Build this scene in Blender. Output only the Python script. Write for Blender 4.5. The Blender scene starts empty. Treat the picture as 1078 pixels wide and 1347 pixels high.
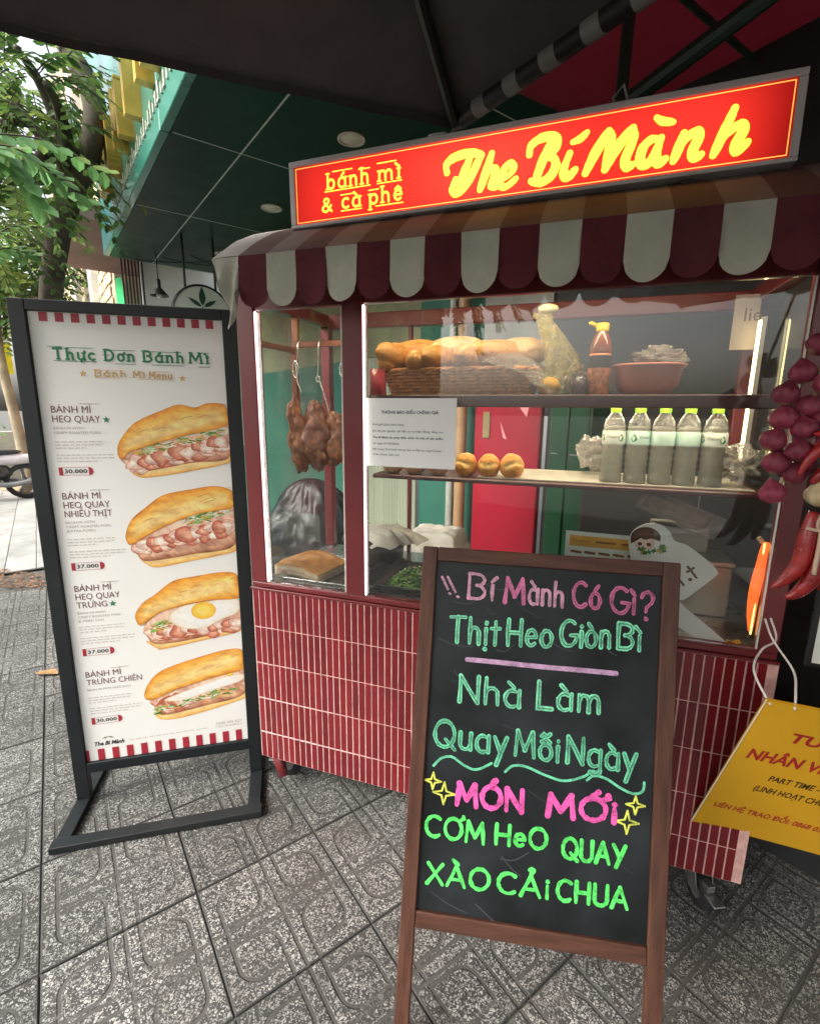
import bpy, math, random, unicodedata
from mathutils import Vector, Matrix, noise as mnoise
random.seed(7)
scene = bpy.context.scene
COL = scene.collection
R = math.radians

# ------------------------------------------------------------------ camera
cam_d = bpy.data.cameras.new('camera')
cam = bpy.data.objects.new('camera', cam_d); COL.objects.link(cam)
cam_d.sensor_fit = 'HORIZONTAL'; cam_d.sensor_width = 36.0
cam_d.lens = 36.0 * 645.29 / 1078.0
cam_d.clip_start = 0.02; cam_d.clip_end = 500
cx = Vector((0.94599494, 0.3240385, 0.00962442))
cy = -Vector((0.07424506, -0.18766, -0.97942401))
cz = -Vector((-0.31556497, 0.92724472, -0.20158367))
cam.matrix_world = Matrix(((cx.x, cy.x, cz.x, 1.10069592), (cx.y, cy.y, cz.y, -1.44006215), (cx.z, cy.z, cz.z, 1.49843581), (0, 0, 0, 1)))
scene.camera = cam

# ------------------------------------------------------------------ light
SUN_EL, SUN_AZ = 40.0, 230.0          # high, hazy; azimuth measured in the XY plane
sd = Vector((math.cos(R(SUN_EL)) * math.cos(R(SUN_AZ)), math.cos(R(SUN_EL)) * math.sin(R(SUN_AZ)), math.sin(R(SUN_EL))))
world = bpy.data.worlds.new('World'); scene.world = world; world.use_nodes = True
wn = world.node_tree; wn.nodes.clear()
wo = wn.nodes.new('ShaderNodeOutputWorld'); wb = wn.nodes.new('ShaderNodeBackground'); sk = wn.nodes.new('ShaderNodeTexSky')
sk.sky_type = 'NISHITA'; sk.sun_disc = False; sk.sun_elevation = R(SUN_EL); sk.sun_rotation = math.atan2(sd.x, sd.y)
sk.dust_density = 6.0; sk.air_density = 1.3; sk.ozone_density = 1.0
hs = wn.nodes.new('ShaderNodeHueSaturation'); hs.inputs['Saturation'].default_value = 0.35
wn.links.new(sk.outputs[0], hs.inputs['Color']); wn.links.new(hs.outputs[0], wb.inputs[0])
wb.inputs[1].default_value = 0.15; wn.links.new(wb.outputs[0], wo.inputs[0])
sun_d = bpy.data.lights.new('sun', 'SUN'); sun_d.energy = 1.0; sun_d.angle = R(28); sun_d.color = (1, .97, .92)
sun = bpy.data.objects.new('sun', sun_d); COL.objects.link(sun)
sun.rotation_euler = sd.to_track_quat('Z', 'Y').to_euler()
scene.view_settings.view_transform = 'Standard'; scene.view_settings.look = 'None'
scene.view_settings.gamma = 1.0; scene.view_settings.exposure = 1.66
scene.view_settings.use_curve_mapping = False
scene.render.engine = 'CYCLES'
scene.cycles.use_denoising = True
scene.cycles.max_bounces = 7; scene.cycles.diffuse_bounces = 4; scene.cycles.glossy_bounces = 4
scene.cycles.transmission_bounces = 6; scene.cycles.transparent_max_bounces = 24
scene.cycles.caustics_reflective = False; scene.cycles.caustics_refractive = False
scene.cycles.sample_clamp_indirect = 6.0

# ------------------------------------------------------------------ helpers
def lin(h):
    h = h.lstrip('#'); v = [int(h[i:i + 2], 16) / 255 for i in (0, 2, 4)]
    return tuple((c / 12.92 if c <= .04045 else ((c + .055) / 1.055) ** 2.4) for c in v)

class NB:
    """node expression builder"""
    def __init__(s, nt): s.nt = nt
    def m(s, op, *a, clamp=False):
        n = s.nt.nodes.new('ShaderNodeMath'); n.operation = op; n.use_clamp = clamp
        for i, x in enumerate(a):
            if isinstance(x, (int, float)): n.inputs[i].default_value = x
            else: s.nt.links.new(x, n.inputs[i])
        return n.outputs[0]
    def mix(s, f, a, b):
        n = s.nt.nodes.new('ShaderNodeMix'); n.data_type = 'RGBA'
        for k, x in ((0, f), (6, a), (7, b)):
            if isinstance(x, (int, float)): n.inputs[k].default_value = x
            elif isinstance(x, tuple): n.inputs[k].default_value = (*x[:3], 1)
            else: s.nt.links.new(x, n.inputs[k])
        return n.outputs[2]
    def noise(s, vec, scale, detail=3, rough=.55, dist=0):
        n = s.nt.nodes.new('ShaderNodeTexNoise'); n.inputs['Scale'].default_value = scale; n.inputs['Detail'].default_value = detail
        n.inputs['Roughness'].default_value = rough; n.inputs['Distortion'].default_value = dist
        if vec is not None: s.nt.links.new(vec, n.inputs['Vector'])
        return n
    def ramp(s, x, a, b):
        n = s.nt.nodes.new('ShaderNodeMapRange'); s.nt.links.new(x, n.inputs[0]); n.inputs[1].default_value = a; n.inputs[2].default_value = b
        return n.outputs[0]
    def bump(s, h, strength, dist, prev=None):
        n = s.nt.nodes.new('ShaderNodeBump'); n.inputs['Strength'].default_value = strength; n.inputs['Distance'].default_value = dist
        s.nt.links.new(h, n.inputs['Height'])
        if prev is not None: s.nt.links.new(prev, n.inputs['Normal'])
        return n.outputs[0]
    def scaled(s, vec, sc):
        n = s.nt.nodes.new('ShaderNodeMapping'); n.inputs['Scale'].default_value = sc; s.nt.links.new(vec, n.inputs[0]); return n.outputs[0]

def newmat(name):
    m = bpy.data.materials.new(name); m.use_nodes = True; nt = m.node_tree
    p = nt.nodes['Principled BSDF']; return m, nt, p, NB(nt)

MATS = {}
def M(name, col, rough=.5, metal=0., var=.12, scale=12., bump=0., bscale=None, spec=.5, coat=0., stretch=None, emit=0., alpha=1., trans=0., dirt=0., rvar=.1, sss=0., rnd=0., sheen=0.):
    if name in MATS: return MATS[name]
    m, nt, p, b = newmat(name)
    tc = nt.nodes.new('ShaderNodeTexCoord'); vec = tc.outputs['Object']
    if rnd:
        oi = nt.nodes.new('ShaderNodeObjectInfo'); va = nt.nodes.new('ShaderNodeVectorMath'); va.operation = 'ADD'
        sc_ = nt.nodes.new('ShaderNodeVectorMath'); sc_.operation = 'SCALE'; sc_.inputs[0].default_value = (7, 11, 5)
        nt.links.new(oi.outputs['Random'], sc_.inputs['Scale']); nt.links.new(vec, va.inputs[0]); nt.links.new(sc_.outputs[0], va.inputs[1]); vec = va.outputs[0]
    if stretch: vec = b.scaled(vec, stretch)
    n = b.noise(vec, scale, 5)
    c0 = tuple(max(0, x * (1 - var)) for x in col); c1 = tuple(min(1, x * (1 + var)) for x in col)
    c = b.mix(b.ramp(n.outputs[0], .3, .7), c0, c1)
    if rnd:
        br = b.m('MULTIPLY_ADD', oi.outputs['Random'], rnd * 2, 1 - rnd)
        hv = nt.nodes.new('ShaderNodeHueSaturation'); nt.links.new(c, hv.inputs['Color']); nt.links.new(br, hv.inputs['Value']); c = hv.outputs[0]
    if dirt:
        n3 = b.noise(vec, scale * .23, 6, .7); c = b.mix(b.m('MULTIPLY', b.ramp(n3.outputs[0], .5, .75), dirt, clamp=True), c, (.09, .075, .06))
    nt.links.new(c, p.inputs['Base Color'])
    n2 = b.noise(vec, scale * 2.3, 4)
    nt.links.new(b.m('ADD', b.m('MULTIPLY', b.m('SUBTRACT', n2.outputs[0], .5), rvar * 2), rough, clamp=True), p.inputs['Roughness'])
    p.inputs['Metallic'].default_value = metal; p.inputs['Specular IOR Level'].default_value = spec
    p.inputs['Coat Weight'].default_value = coat; p.inputs['Coat Roughness'].default_value = .08
    p.inputs['Transmission Weight'].default_value = trans; p.inputs['Alpha'].default_value = alpha
    if sheen: p.inputs['Sheen Weight'].default_value = sheen
    if sss: p.inputs['Subsurface Weight'].default_value = sss; p.inputs['Subsurface Radius'].default_value = (.02, .01, .006)
    if bump:
        n4 = b.noise(vec, bscale or scale * 3, 5, .6); nt.links.new(b.bump(n4.outputs[0], bump, .01), p.inputs['Normal'])
    if emit:
        nt.links.new(c, p.inputs['Emission Color']); p.inputs['Emission Strength'].default_value = emit
    MATS[name] = m; return m

def emat(name, col, strength, base=None):
    m, nt, p, b = newmat(name)
    p.inputs['Base Color'].default_value = (*(base or col), 1); p.inputs['Emission Color'].default_value = (*col, 1)
    p.inputs['Emission Strength'].default_value = strength; p.inputs['Roughness'].default_value = .3
    MATS[name] = m; return m

def glassmat(name, tint=(.97, .99, .98), rough=0.0, boost=1.0, ior=1.5, veil=0.0, bump=0., bscale=30., body=None):
    m = bpy.data.materials.new(name); m.use_nodes = True; nt = m.node_tree; nt.nodes.clear(); b = NB(nt)
    o = nt.nodes.new('ShaderNodeOutputMaterial'); t = nt.nodes.new('ShaderNodeBsdfTransparent'); g = nt.nodes.new('ShaderNodeBsdfGlossy')
    t.inputs[0].default_value = (*tint, 1); g.inputs['Roughness'].default_value = rough; g.inputs[0].default_value = (1, 1, 1, 1)
    f = nt.nodes.new('ShaderNodeFresnel'); f.inputs[0].default_value = ior
    tc = nt.nodes.new('ShaderNodeTexCoord')
    if bump:
        n = b.noise(tc.outputs['Object'], bscale, 4, .6, 1.5); bn = b.bump(n.outputs[0], bump, .02)
        nt.links.new(bn, g.inputs['Normal']); nt.links.new(bn, f.inputs['Normal'])
    mx = nt.nodes.new('ShaderNodeMixShader'); nt.links.new(b.m('MULTIPLY', f.outputs[0], boost, clamp=True), mx.inputs[0])
    nt.links.new(t.outputs[0], mx.inputs[1]); nt.links.new(g.outputs[0], mx.inputs[2]); out = mx.outputs[0]
    if veil:
        d = nt.nodes.new('ShaderNodeBsdfDiffuse'); d.inputs[0].default_value = (*(body or (.6, .6, .55)), 1)
        n = b.noise(tc.outputs['Object'], 5., 6, .7); m2 = nt.nodes.new('ShaderNodeMixShader')
        nt.links.new(b.m('MULTIPLY', b.ramp(n.outputs[0], .3, .8), veil * 2, clamp=True), m2.inputs[0])
        nt.links.new(out, m2.inputs[1]); nt.links.new(d.outputs[0], m2.inputs[2]); out = m2.outputs[0]
    nt.links.new(out, o.inputs[0]); MATS[name] = m; return m

def vcmat(name, rough=.5, var=.08, scale=60., spec=.5, bump=0.):
    m, nt, p, b = newmat(name)
    a = nt.nodes.new('ShaderNodeVertexColor'); a.layer_name = 'Col'; tc = nt.nodes.new('ShaderNodeTexCoord')
    n = b.noise(tc.outputs['Object'], scale, 5, .65)
    hv = nt.nodes.new('ShaderNodeHueSaturation'); nt.links.new(a.outputs[0], hv.inputs['Color'])
    nt.links.new(b.m('MULTIPLY_ADD', n.outputs[0], var * 2.4, 1 - var * 1.2), hv.inputs['Value']); nt.links.new(hv.outputs[0], p.inputs['Base Color'])
    p.inputs['Roughness'].default_value = rough; p.inputs['Specular IOR Level'].default_value = spec
    if bump: nt.links.new(b.bump(n.outputs[0], bump, .005), p.inputs['Normal'])
    MATS[name] = m; return m

WM = {}          # object name -> world matrix kept by hand
def place(o, loc=(0, 0, 0), rot=None, mat=None, parent=None):
    mw = mat if mat is not None else (Matrix.Translation(loc) @ (rot.to_matrix().to_4x4() if rot is not None and not isinstance(rot, Matrix) else (rot if rot is not None else Matrix())))
    o.matrix_world = mw; WM[o] = mw.copy()

def tag(o, label=None, cat=None, group=None, kind=None):
    if label: o['label'] = label
    if cat: o['category'] = cat
    if group: o['group'] = group
    if kind: o['kind'] = kind
    return o

def thing(name, label, cat, loc=(0, 0, 0), rz=0., group=None, mat=None):
    o = bpy.data.objects.new(name, None); COL.objects.link(o); o.empty_display_size = .1
    place(o, mat=mat if mat is not None else Matrix.Translation(loc) @ Matrix.Rotation(rz, 4, 'Z'))
    return tag(o, label, cat, group)

class MB:
    def __init__(s): s.v = []; s.f = []; s.mi = []; s.c = []; s.uv = None; s.m = 0; s.col = (1, 1, 1); s.T = None
    def pt(s, p):
        p = Vector(p)
        if s.T is not None: p = s.T @ p
        s.v.append(p); s.c.append(s.col); return len(s.v) - 1
    def face(s, ids): s.f.append(tuple(ids)); s.mi.append(s.m)
    def quad(s, *ps): s.face([s.pt(p) for p in ps])
    def box(s, x0, x1, y0, y1, z0, z1, ch=0.):
        x0, x1 = sorted((x0, x1)); y0, y1 = sorted((y0, y1)); z0, z1 = sorted((z0, z1))
        c = min(ch, (x1 - x0) * .45, (y1 - y0) * .45, (z1 - z0) * .45)
        if c <= 0:
            i = [s.pt(p) for p in ((x0, y0, z0), (x1, y0, z0), (x1, y1, z0), (x0, y1, z0), (x0, y0, z1), (x1, y0, z1), (x1, y1, z1), (x0, y1, z1))]
            for q in ((0, 3, 2, 1), (4, 5, 6, 7), (0, 1, 5, 4), (1, 2, 6, 5), (2, 3, 7, 6), (3, 0, 4, 7)): s.face([i[k] for k in q])
            return s
        X = (x0, x1); Y = (y0, y1); Z = (z0, z1); d = (c, -c); P = {}
        for a in (0, 1):
            for b in (0, 1):
                for e in (0, 1):
                    P[a, b, e] = (s.pt((X[a], Y[b] + d[b], Z[e] + d[e])), s.pt((X[a] + d[a], Y[b], Z[e] + d[e])), s.pt((X[a] + d[a], Y[b] + d[b], Z[e])))
        g = lambda a, b, e, k: P[a, b, e][k]
        s.face((g(0, 0, 0, 0), g(0, 0, 1, 0), g(0, 1, 1, 0), g(0, 1, 0, 0))); s.face((g(1, 0, 0, 0), g(1, 1, 0, 0), g(1, 1, 1, 0), g(1, 0, 1, 0)))
        s.face((g(0, 0, 0, 1), g(1, 0, 0, 1), g(1, 0, 1, 1), g(0, 0, 1, 1))); s.face((g(0, 1, 0, 1), g(0, 1, 1, 1), g(1, 1, 1, 1), g(1, 1, 0, 1)))
        s.face((g(0, 0, 0, 2), g(0, 1, 0, 2), g(1, 1, 0, 2), g(1, 0, 0, 2))); s.face((g(0, 0, 1, 2), g(1, 0, 1, 2), g(1, 1, 1, 2), g(0, 1, 1, 2)))
        for a in (0, 1):
            for b in (0, 1): s.face((g(a, b, 0, 0), g(a, b, 1, 0), g(a, b, 1, 1), g(a, b, 0, 1)))
            for e in (0, 1): s.face((g(a, 0, e, 0), g(a, 1, e, 0), g(a, 1, e, 2), g(a, 0, e, 2)))
        for b in (0, 1):
            for e in (0, 1): s.face((g(0, b, e, 1), g(1, b, e, 1), g(1, b, e, 2), g(0, b, e, 2)))
        for k, t in P.items(): s.face(t)
        return s
    def tube(s, pts, r, n=8, cap=True, rr=None):
        pts = [Vector(p) for p in pts]; rings = []
        up = None
        for i, p in enumerate(pts):
            t = (pts[min(i + 1, len(pts) - 1)] - pts[max(i - 1, 0)])
            if t.length < 1e-9: t = Vector((0, 0, 1))
            t.normalize()
            if up is None: up = Vector((0, 0, 1)) if abs(t.z) < .9 else Vector((1, 0, 0))
            a = t.cross(up)
            if a.length < 1e-6: a = t.cross(Vector((0, 1, 0)))
            a.normalize(); up = a.cross(t).normalized(); ri = rr[i] if rr else r
            rings.append([s.pt(p + (a * math.cos(2 * math.pi * k / n) + up * math.sin(2 * math.pi * k / n)) * ri) for k in range(n)])
        for i in range(len(rings) - 1):
            for k in range(n): s.face((rings[i][k], rings[i][(k + 1) % n], rings[i + 1][(k + 1) % n], rings[i + 1][k]))
        if cap: s.face(rings[0][::-1]); s.face(rings[-1])
        return s
    def lathe(s, prof, n=24, c=(0, 0, 0), sq=None, wob=0., closed=True):
        rings = []
        for (r, z) in prof:
            ring = []
            for k in range(n):
                a = 2 * math.pi * k / n; q = 1.
                if sq: q = (abs(math.cos(a)) ** sq + abs(math.sin(a)) ** sq) ** (-1 / sq)
                if wob: q *= 1 + wob * mnoise.noise(Vector((math.cos(a) * 1.7 + c[0] * 9, math.sin(a) * 1.7, z * 30)))
                ring.append(s.pt((c[0] + r * q * math.cos(a), c[1] + r * q * math.sin(a), c[2] + z)))
            rings.append(ring)
        for i in range(len(rings) - 1):
            for k in range(n): s.face((rings[i][k], rings[i][(k + 1) % n], rings[i + 1][(k + 1) % n], rings[i + 1][k]))
        if closed: s.face(rings[0][::-1]); s.face(rings[-1])
        return s
    def blob(s, c, r, n=14, m=9, amp=.08, fr=3., seed=0., f=None):
        c = Vector(c); rings = []
        r = (r, r, r) if isinstance(r, (int, float)) else r
        for j in range(m + 1):
            th = math.pi * j / m; ring = []
            for k in range(n):
                ph = 2 * math.pi * k / n; d = Vector((math.sin(th) * math.cos(ph), math.sin(th) * math.sin(ph), math.cos(th)))
                q = 1 + amp * mnoise.noise(d * fr + Vector((seed, seed * 1.7, -seed)))
                if amp: q += amp * .5 * mnoise.noise(d * fr * 2.7 + Vector((seed, 9, seed)))
                p = Vector((d.x * r[0], d.y * r[1], d.z * r[2])) * q
                if f: p = f(p, d)
                ring.append(s.pt(c + p))
            rings.append(ring)
        for j in range(m):
            for k in range(n): s.face((rings[j][k], rings[j + 1][k], rings[j + 1][(k + 1) % n], rings[j][(k + 1) % n]))
        return s
    def grid(s, fn, nu, nv):
        ids = [[s.pt(fn(i / nu, j / nv)) for j in range(nv + 1)] for i in range(nu + 1)]
        for i in range(nu):
            for j in range(nv): s.face((ids[i][j], ids[i + 1][j], ids[i + 1][j + 1], ids[i][j + 1]))
        return s
    def ribbon(s, pts, w, fr, off=0., taper=None):
        """flat stroke; fr maps (u, v, off) to 3D"""
        P = [Vector((p[0], p[1])) for p in pts]
        Q = [P[0]]
        for p in P[1:]:
            if (p - Q[-1]).length > 1e-6: Q.append(p)
        if len(Q) < 2: Q.append(Q[0] + Vector((w * .1, 0)))
        L_, R_ = [], []
        n = len(Q)
        for i, p in enumerate(Q):
            a = (Q[i] - Q[i - 1]).normalized() if i else None; b = (Q[i + 1] - Q[i]).normalized() if i < n - 1 else None
            if a is None: a = b
            if b is None: b = a
            t = a + b
            t = t.normalized() if t.length > 1e-4 else a
            nn = Vector((-t.y, t.x)); k = 1 / max(.55, abs(t.dot(a)))
            h = w / 2 * k * (taper[i * (len(taper) - 1) // max(1, n - 1)] if taper else 1)
            L_.append(s.pt(fr(*(p + nn * h), off))); R_.append(s.pt(fr(*(p - nn * h), off)))
        for i in range(n - 1): s.face((R_[i], R_[i + 1], L_[i + 1], L_[i]))
        for e, (p, q) in enumerate(((Q[0], Q[1]), (Q[-1], Q[-2]))):
            d = (p - q).normalized(); nn = Vector((-d.y, d.x)); h = w / 2 * ((taper[0] if e == 0 else taper[-1]) if taper else 1)
            s.face([s.pt(fr(*(p + (nn * math.cos(x) + d * math.sin(x)) * h), off)) for x in [math.pi * k / 6 for k in range(7)]][::-1 if e else 1])
        return s
    def poly(s, pts, fr, off=0., th=0.):
        a = [s.pt(fr(*p, off)) for p in pts]; s.face(a)
        if th:
            b = [s.pt(fr(*p, off + th)) for p in pts]; s.face(b[::-1]); n = len(a)
            for i in range(n): s.face((a[i], b[i], b[(i + 1) % n], a[(i + 1) % n]))
        return s
    def mesh(s, name, mats, inv=None, smooth=False, vc=False):
        me = bpy.data.meshes.new(name)
        vs = [tuple(inv @ p) if inv is not None else tuple(p) for p in s.v]
        me.from_pydata(vs, [], s.f)
        for m in mats: me.materials.append(m)
        me.polygons.foreach_set('material_index', s.mi)
        if smooth: me.polygons.foreach_set('use_smooth', [True] * len(s.f))
        if vc:
            a = me.color_attributes.new('Col', 'FLOAT_COLOR', 'POINT')
            a.data.foreach_set('color', [x for c in s.c for x in (*c, 1.)])
        me.update(); return me
    def build(s, name, mat, parent=None, world=False, smooth=False, vc=False, angle=None, label=None, kind=None):
        """world=True: coordinates are world ones and become local to the parent"""
        mats = mat if isinstance(mat, (list, tuple)) else [mat]
        inv = WM[parent].inverted() if (parent is not None and world) else None
        me = s.mesh(name, mats, inv, smooth or angle is not None, vc)
        o = bpy.data.objects.new(name, me); COL.objects.link(o)
        if parent is not None:
            o.parent = parent; WM[o] = WM[parent].copy()
        else: WM[o] = Matrix()
        if angle is not None:
            try: me.set_sharp_from_angle(angle=R(angle))
            except Exception: pass
        if label: o['label'] = label
        if kind: o['kind'] = kind
        return o

def solo(mb, name, mat, label, cat, origin, group=None, smooth=False, vc=False, angle=None, kind=None):
    """a one-mesh thing with its origin at its base"""
    mats = mat if isinstance(mat, (list, tuple)) else [mat]
    me = mb.mesh(name, mats, Matrix.Translation(-Vector(origin)), smooth or angle is not None, vc)
    if angle is not None: me.set_sharp_from_angle(angle=R(angle))
    o = bpy.data.objects.new(name, me); COL.objects.link(o); place(o, loc=Vector(origin))
    return tag(o, label, cat, group, kind)

def copy_tree(o, loc=None, rz=None, label=None, group=None):
    def rec(src, par):
        c = src.copy(); COL.objects.link(c); WM[c] = WM[src].copy()
        if par is not None: c.parent = par
        for ch in list(src.children): rec(ch, c)
        return c
    c = rec(o, None)
    if loc is not None: place(c, mat=Matrix.Translation(loc) @ Matrix.Rotation(rz or 0, 4, 'Z'))
    if label: c['label'] = label
    if group: c['group'] = group
    return c

def smoothline(pts, sub=6, closed=False):
    P = [Vector(p) for p in pts]; n = len(P); out = []
    for i in range(n if closed else n - 1):
        if closed: a, b, c, d = P[(i - 1) % n], P[i], P[(i + 1) % n], P[(i + 2) % n]
        else: a, b, c, d = P[max(i - 1, 0)], P[i], P[i + 1], P[min(i + 2, n - 1)]
        for k in range(sub):
            t = k / sub
            out.append(.5 * ((2 * b) + (c - a) * t + (2 * a - 5 * b + 4 * c - d) * t * t + (-a + 3 * b - 3 * c + d) * t ** 3))
    if not closed: out.append(P[-1])
    return out

# ------------------------------------------------------------------ hand lettering: a stroke alphabet
def arc(cx_, cy_, rx, ry, a0, a1, n=12):
    return [(cx_ + rx * math.cos(R(a0 + (a1 - a0) * i / n)), cy_ + ry * math.sin(R(a0 + (a1 - a0) * i / n))) for i in range(n + 1)]
X = .62
G = {
 'A': (.72, [[(0, 0), (.34, 1)], [(.34, 1), (.68, 0)], [(.13, .34), (.56, .34)]]),
 'B': (.60, [[(.03, 0), (.03, 1)], [(.03, 1)] + arc(.28, .77, .25, .23, 90, -90), arc(.28, .27, .28, .27, 90, -90) + [(.03, 0)]]),
 'C': (.66, [arc(.36, .5, .36, .5, 50, 310, 16)]),
 'D': (.68, [[(.03, 0), (.03, 1)], [(.03, 1), (.22, 1)] + arc(.25, .5, .38, .5, 90, -90, 14) + [(.03, 0)]]),
 'E': (.52, [[(.03, 0), (.03, 1)], [(.03, 1), (.48, 1)], [(.03, .52), (.42, .52)], [(.03, 0), (.5, 0)]]),
 'G': (.74, [arc(.38, .5, .38, .5, 50, 350, 18) + [(.74, .42), (.45, .42)]]),
 'H': (.66, [[(.03, 0), (.03, 1)], [(.6, 0), (.6, 1)], [(.03, .5), (.6, .5)]]),
 'I': (.10, [[(.05, 0), (.05, 1)]]),
 'L': (.52, [[(.03, 1), (.03, 0), (.48, .0)]]),
 'M': (.80, [[(.02, 0), (.08, 1)], [(.08, 1), (.39, .25)], [(.39, .25), (.68, 1)], [(.68, 1), (.76, 0)]]),
 'N': (.66, [[(.03, 0), (.03, 1)], [(.03, 1), (.6, 0)], [(.6, 0), (.6, 1)]]),
 'O': (.76, [arc(.37, .5, .36, .5, 90, 450, 22)]),
 'P': (.58, [[(.03, 0), (.03, 1)], [(.03, 1)] + arc(.28, .74, .26, .26, 90, -90) + [(.03, .48)]]),
 'Q': (.78, [arc(.38, .5, .37, .5, 90, 450, 22), [(.42, .3), (.78, -.06)]]),
 'T': (.62, [[(0, .97), (.6, 1)], [(.3, 1), (.3, 0)]]),
 'U': (.64, [[(.03, 1), (.03, .3)] + arc(.31, .28, .28, .28, 180, 360) + [(.59, 1)]]),
 'V': (.62, [[(0, 1), (.3, 0)], [(.3, 0), (.6, 1)]]),
 'X': (.62, [[(0, 0), (.58, 1)], [(.02, 1), (.6, 0)]]),
 'Y': (.60, [[(0, 1), (.3, .45)], [(.6, 1), (.16, -.08)]]),
 'a': (.50, [arc(.22, .30, .22, .31, 60, 300, 14), [(.44, .62), (.44, 0)]]),
 'b': (.50, [[(.03, 1), (.03, 0)], arc(.25, .3, .21, .3, 150, -150, 14)]),
 'c': (.44, [arc(.24, .31, .23, .31, 50, 310, 14)]),
 'e': (.50, [[(.03, .33), (.44, .36)] + arc(.24, .33, .21, .30, 10, 315, 16)]),
 'g': (.50, [arc(.22, .30, .22, .31, 60, 300, 14), [(.44, .62), (.44, -.1)] + arc(.24, -.14, .2, .17, 0, -150)]),
 'h': (.48, [[(.03, 1), (.03, 0)], [(.03, .35)] + arc(.22, .4, .18, .22, 150, 0) + [(.41, 0)]]),
 'i': (.10, [[(.05, .6), (.05, 0)], [(.05, .80), (.055, .84)]]),
 'ı': (.10, [[(.05, .62), (.05, 0)]]),
 'l': (.10, [[(.05, 1), (.05, 0)]]),
 'm': (.72, [[(.03, .62), (.03, 0)], [(.03, .35)] + arc(.19, .4, .15, .21, 150, 0) + [(.35, 0)], [(.35, .35)] + arc(.51, .4, .15, .21, 150, 0) + [(.67, 0)]]),
 'n': (.48, [[(.03, .62), (.03, 0)], [(.03, .35)] + arc(.22, .4, .18, .22, 150, 0) + [(.41, 0)]]),
 'o': (.52, [arc(.25, .31, .23, .31, 90, 450, 18)]),
 'p': (.50, [[(.03, .62), (.03, -.35)], arc(.25, .3, .21, .3, 150, -150, 14)]),
 't': (.36, [[(.17, .92), (.17, .02)], [(0, .64), (.34, .66)]]),
 'u': (.48, [[(.03, .62), (.03, .22)] + arc(.22, .2, .19, .2, 180, 350), [(.43, .62), (.43, 0)]]),
 'y': (.48, [[(.0, .62), (.22, .06)], [(.45, .64), (.10, -.42)]]),
 '?': (.46, [arc(.22, .74, .22, .24, 170, -40, 12) + [(.2, .42), (.18, .26)], [(.17, .04), (.2, .0)]]),
 '&': (.70, [[(.66, .0), (.2, .66)] + arc(.32, .82, .15, .17, 200, 0) + [(.44, .68), (.12, .38)] + arc(.27, .22, .22, .22, 150, 300) + [(.62, .44)]]),
}
def glyph(ch):
    d = unicodedata.normalize('NFD', ch); base = d[0]; marks = d[1:]
    if base == 'Đ' : base = 'D'
    adv, st = G[base]; st = [list(s) for s in st]
    if base == 'i' and marks and any(m in '\u0300\u0301\u0309\u0303\u0302' for m in marks): st = st[:1]
    up = base.isupper(); top = 1.0 if up else (X if base not in 'bhdlt' else 1.0); cxm = adv / 2 - .02
    y = top + .10
    for m in marks:
        if m == '\u0302': st.append([(cxm - .16, y), (cxm, y + .14), (cxm + .16, y)]); y += .20
        elif m == '\u031b': r = adv - .04; st.append([(r - .05, top - .02), (r + .08, top + .06), (r + .06, top + .16)])
    for m in marks:
        if m == '\u0301': st.append([(cxm - .02, y), (cxm + .14, y + .2)])
        elif m == '\u0300': st.append([(cxm - .14, y + .2), (cxm + .04, y)])
        elif m == '\u0309': st.append(arc(cxm, y + .18, .08, .08, 170, -60, 8) + [(cxm, y + .02)])
        elif m == '\u0303': st.append([(cxm - .18, y + .02), (cxm - .08, y + .12), (cxm + .06, y + .04), (cxm + .16, y + .14)])
        elif m == '\u0323': st.append([(cxm, -.16), (cxm + .01, -.19)])
    return adv, st

def word(mb, text, u0, u1, vb, h, w, fr, off=0., gap=.16, vb1=None, jit=0., slab=None, seed=0):
    """write text between u0 and u1 on baseline vb (v grows downwards), cap height h"""
    rr = random.Random(seed + len(text)); gl = [glyph(c) for c in text]; tot = sum(g[0] for g in gl) + gap * (len(gl) - 1)
    sx = (u1 - u0) / tot; x = 0; k = 0
    for g in gl:
        dy = rr.uniform(-jit, jit) * h
        for s in g[1]:
            P = []
            for (a, b) in s:
                u = u0 + (x + a) * sx; t = (u - u0) / (u1 - u0); base = vb + ((vb1 - vb) * t if vb1 is not None else 0)
                P.append((u + rr.uniform(-jit, jit) * .1 * h, base - b * h + dy))
            tp = [rr.uniform(.72, 1.18) for _ in range(max(3, len(P)))] if jit else None
            if jit and len(P) == 2: P = [P[0], (P[0][0] * .5 + P[1][0] * .5 + rr.uniform(-.015, .015) * h, P[0][1] * .5 + P[1][1] * .5), P[1]]
            mb.ribbon(P, w, fr, off - .00012 * (k % 9), taper=tp); k += 1
            if slab and len(s) == 2 and abs(s[0][0] - s[1][0]) < .1 and abs(s[0][1] - s[1][1]) > .4:
                for e in (0, -1):
                    p = P[e]; mb.ribbon([(p[0] - slab, p[1]), (p[0] + slab, p[1])], w * .55, fr, off - .00012 * (k % 9)); k += 1
        x += g[0] + gap

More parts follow.
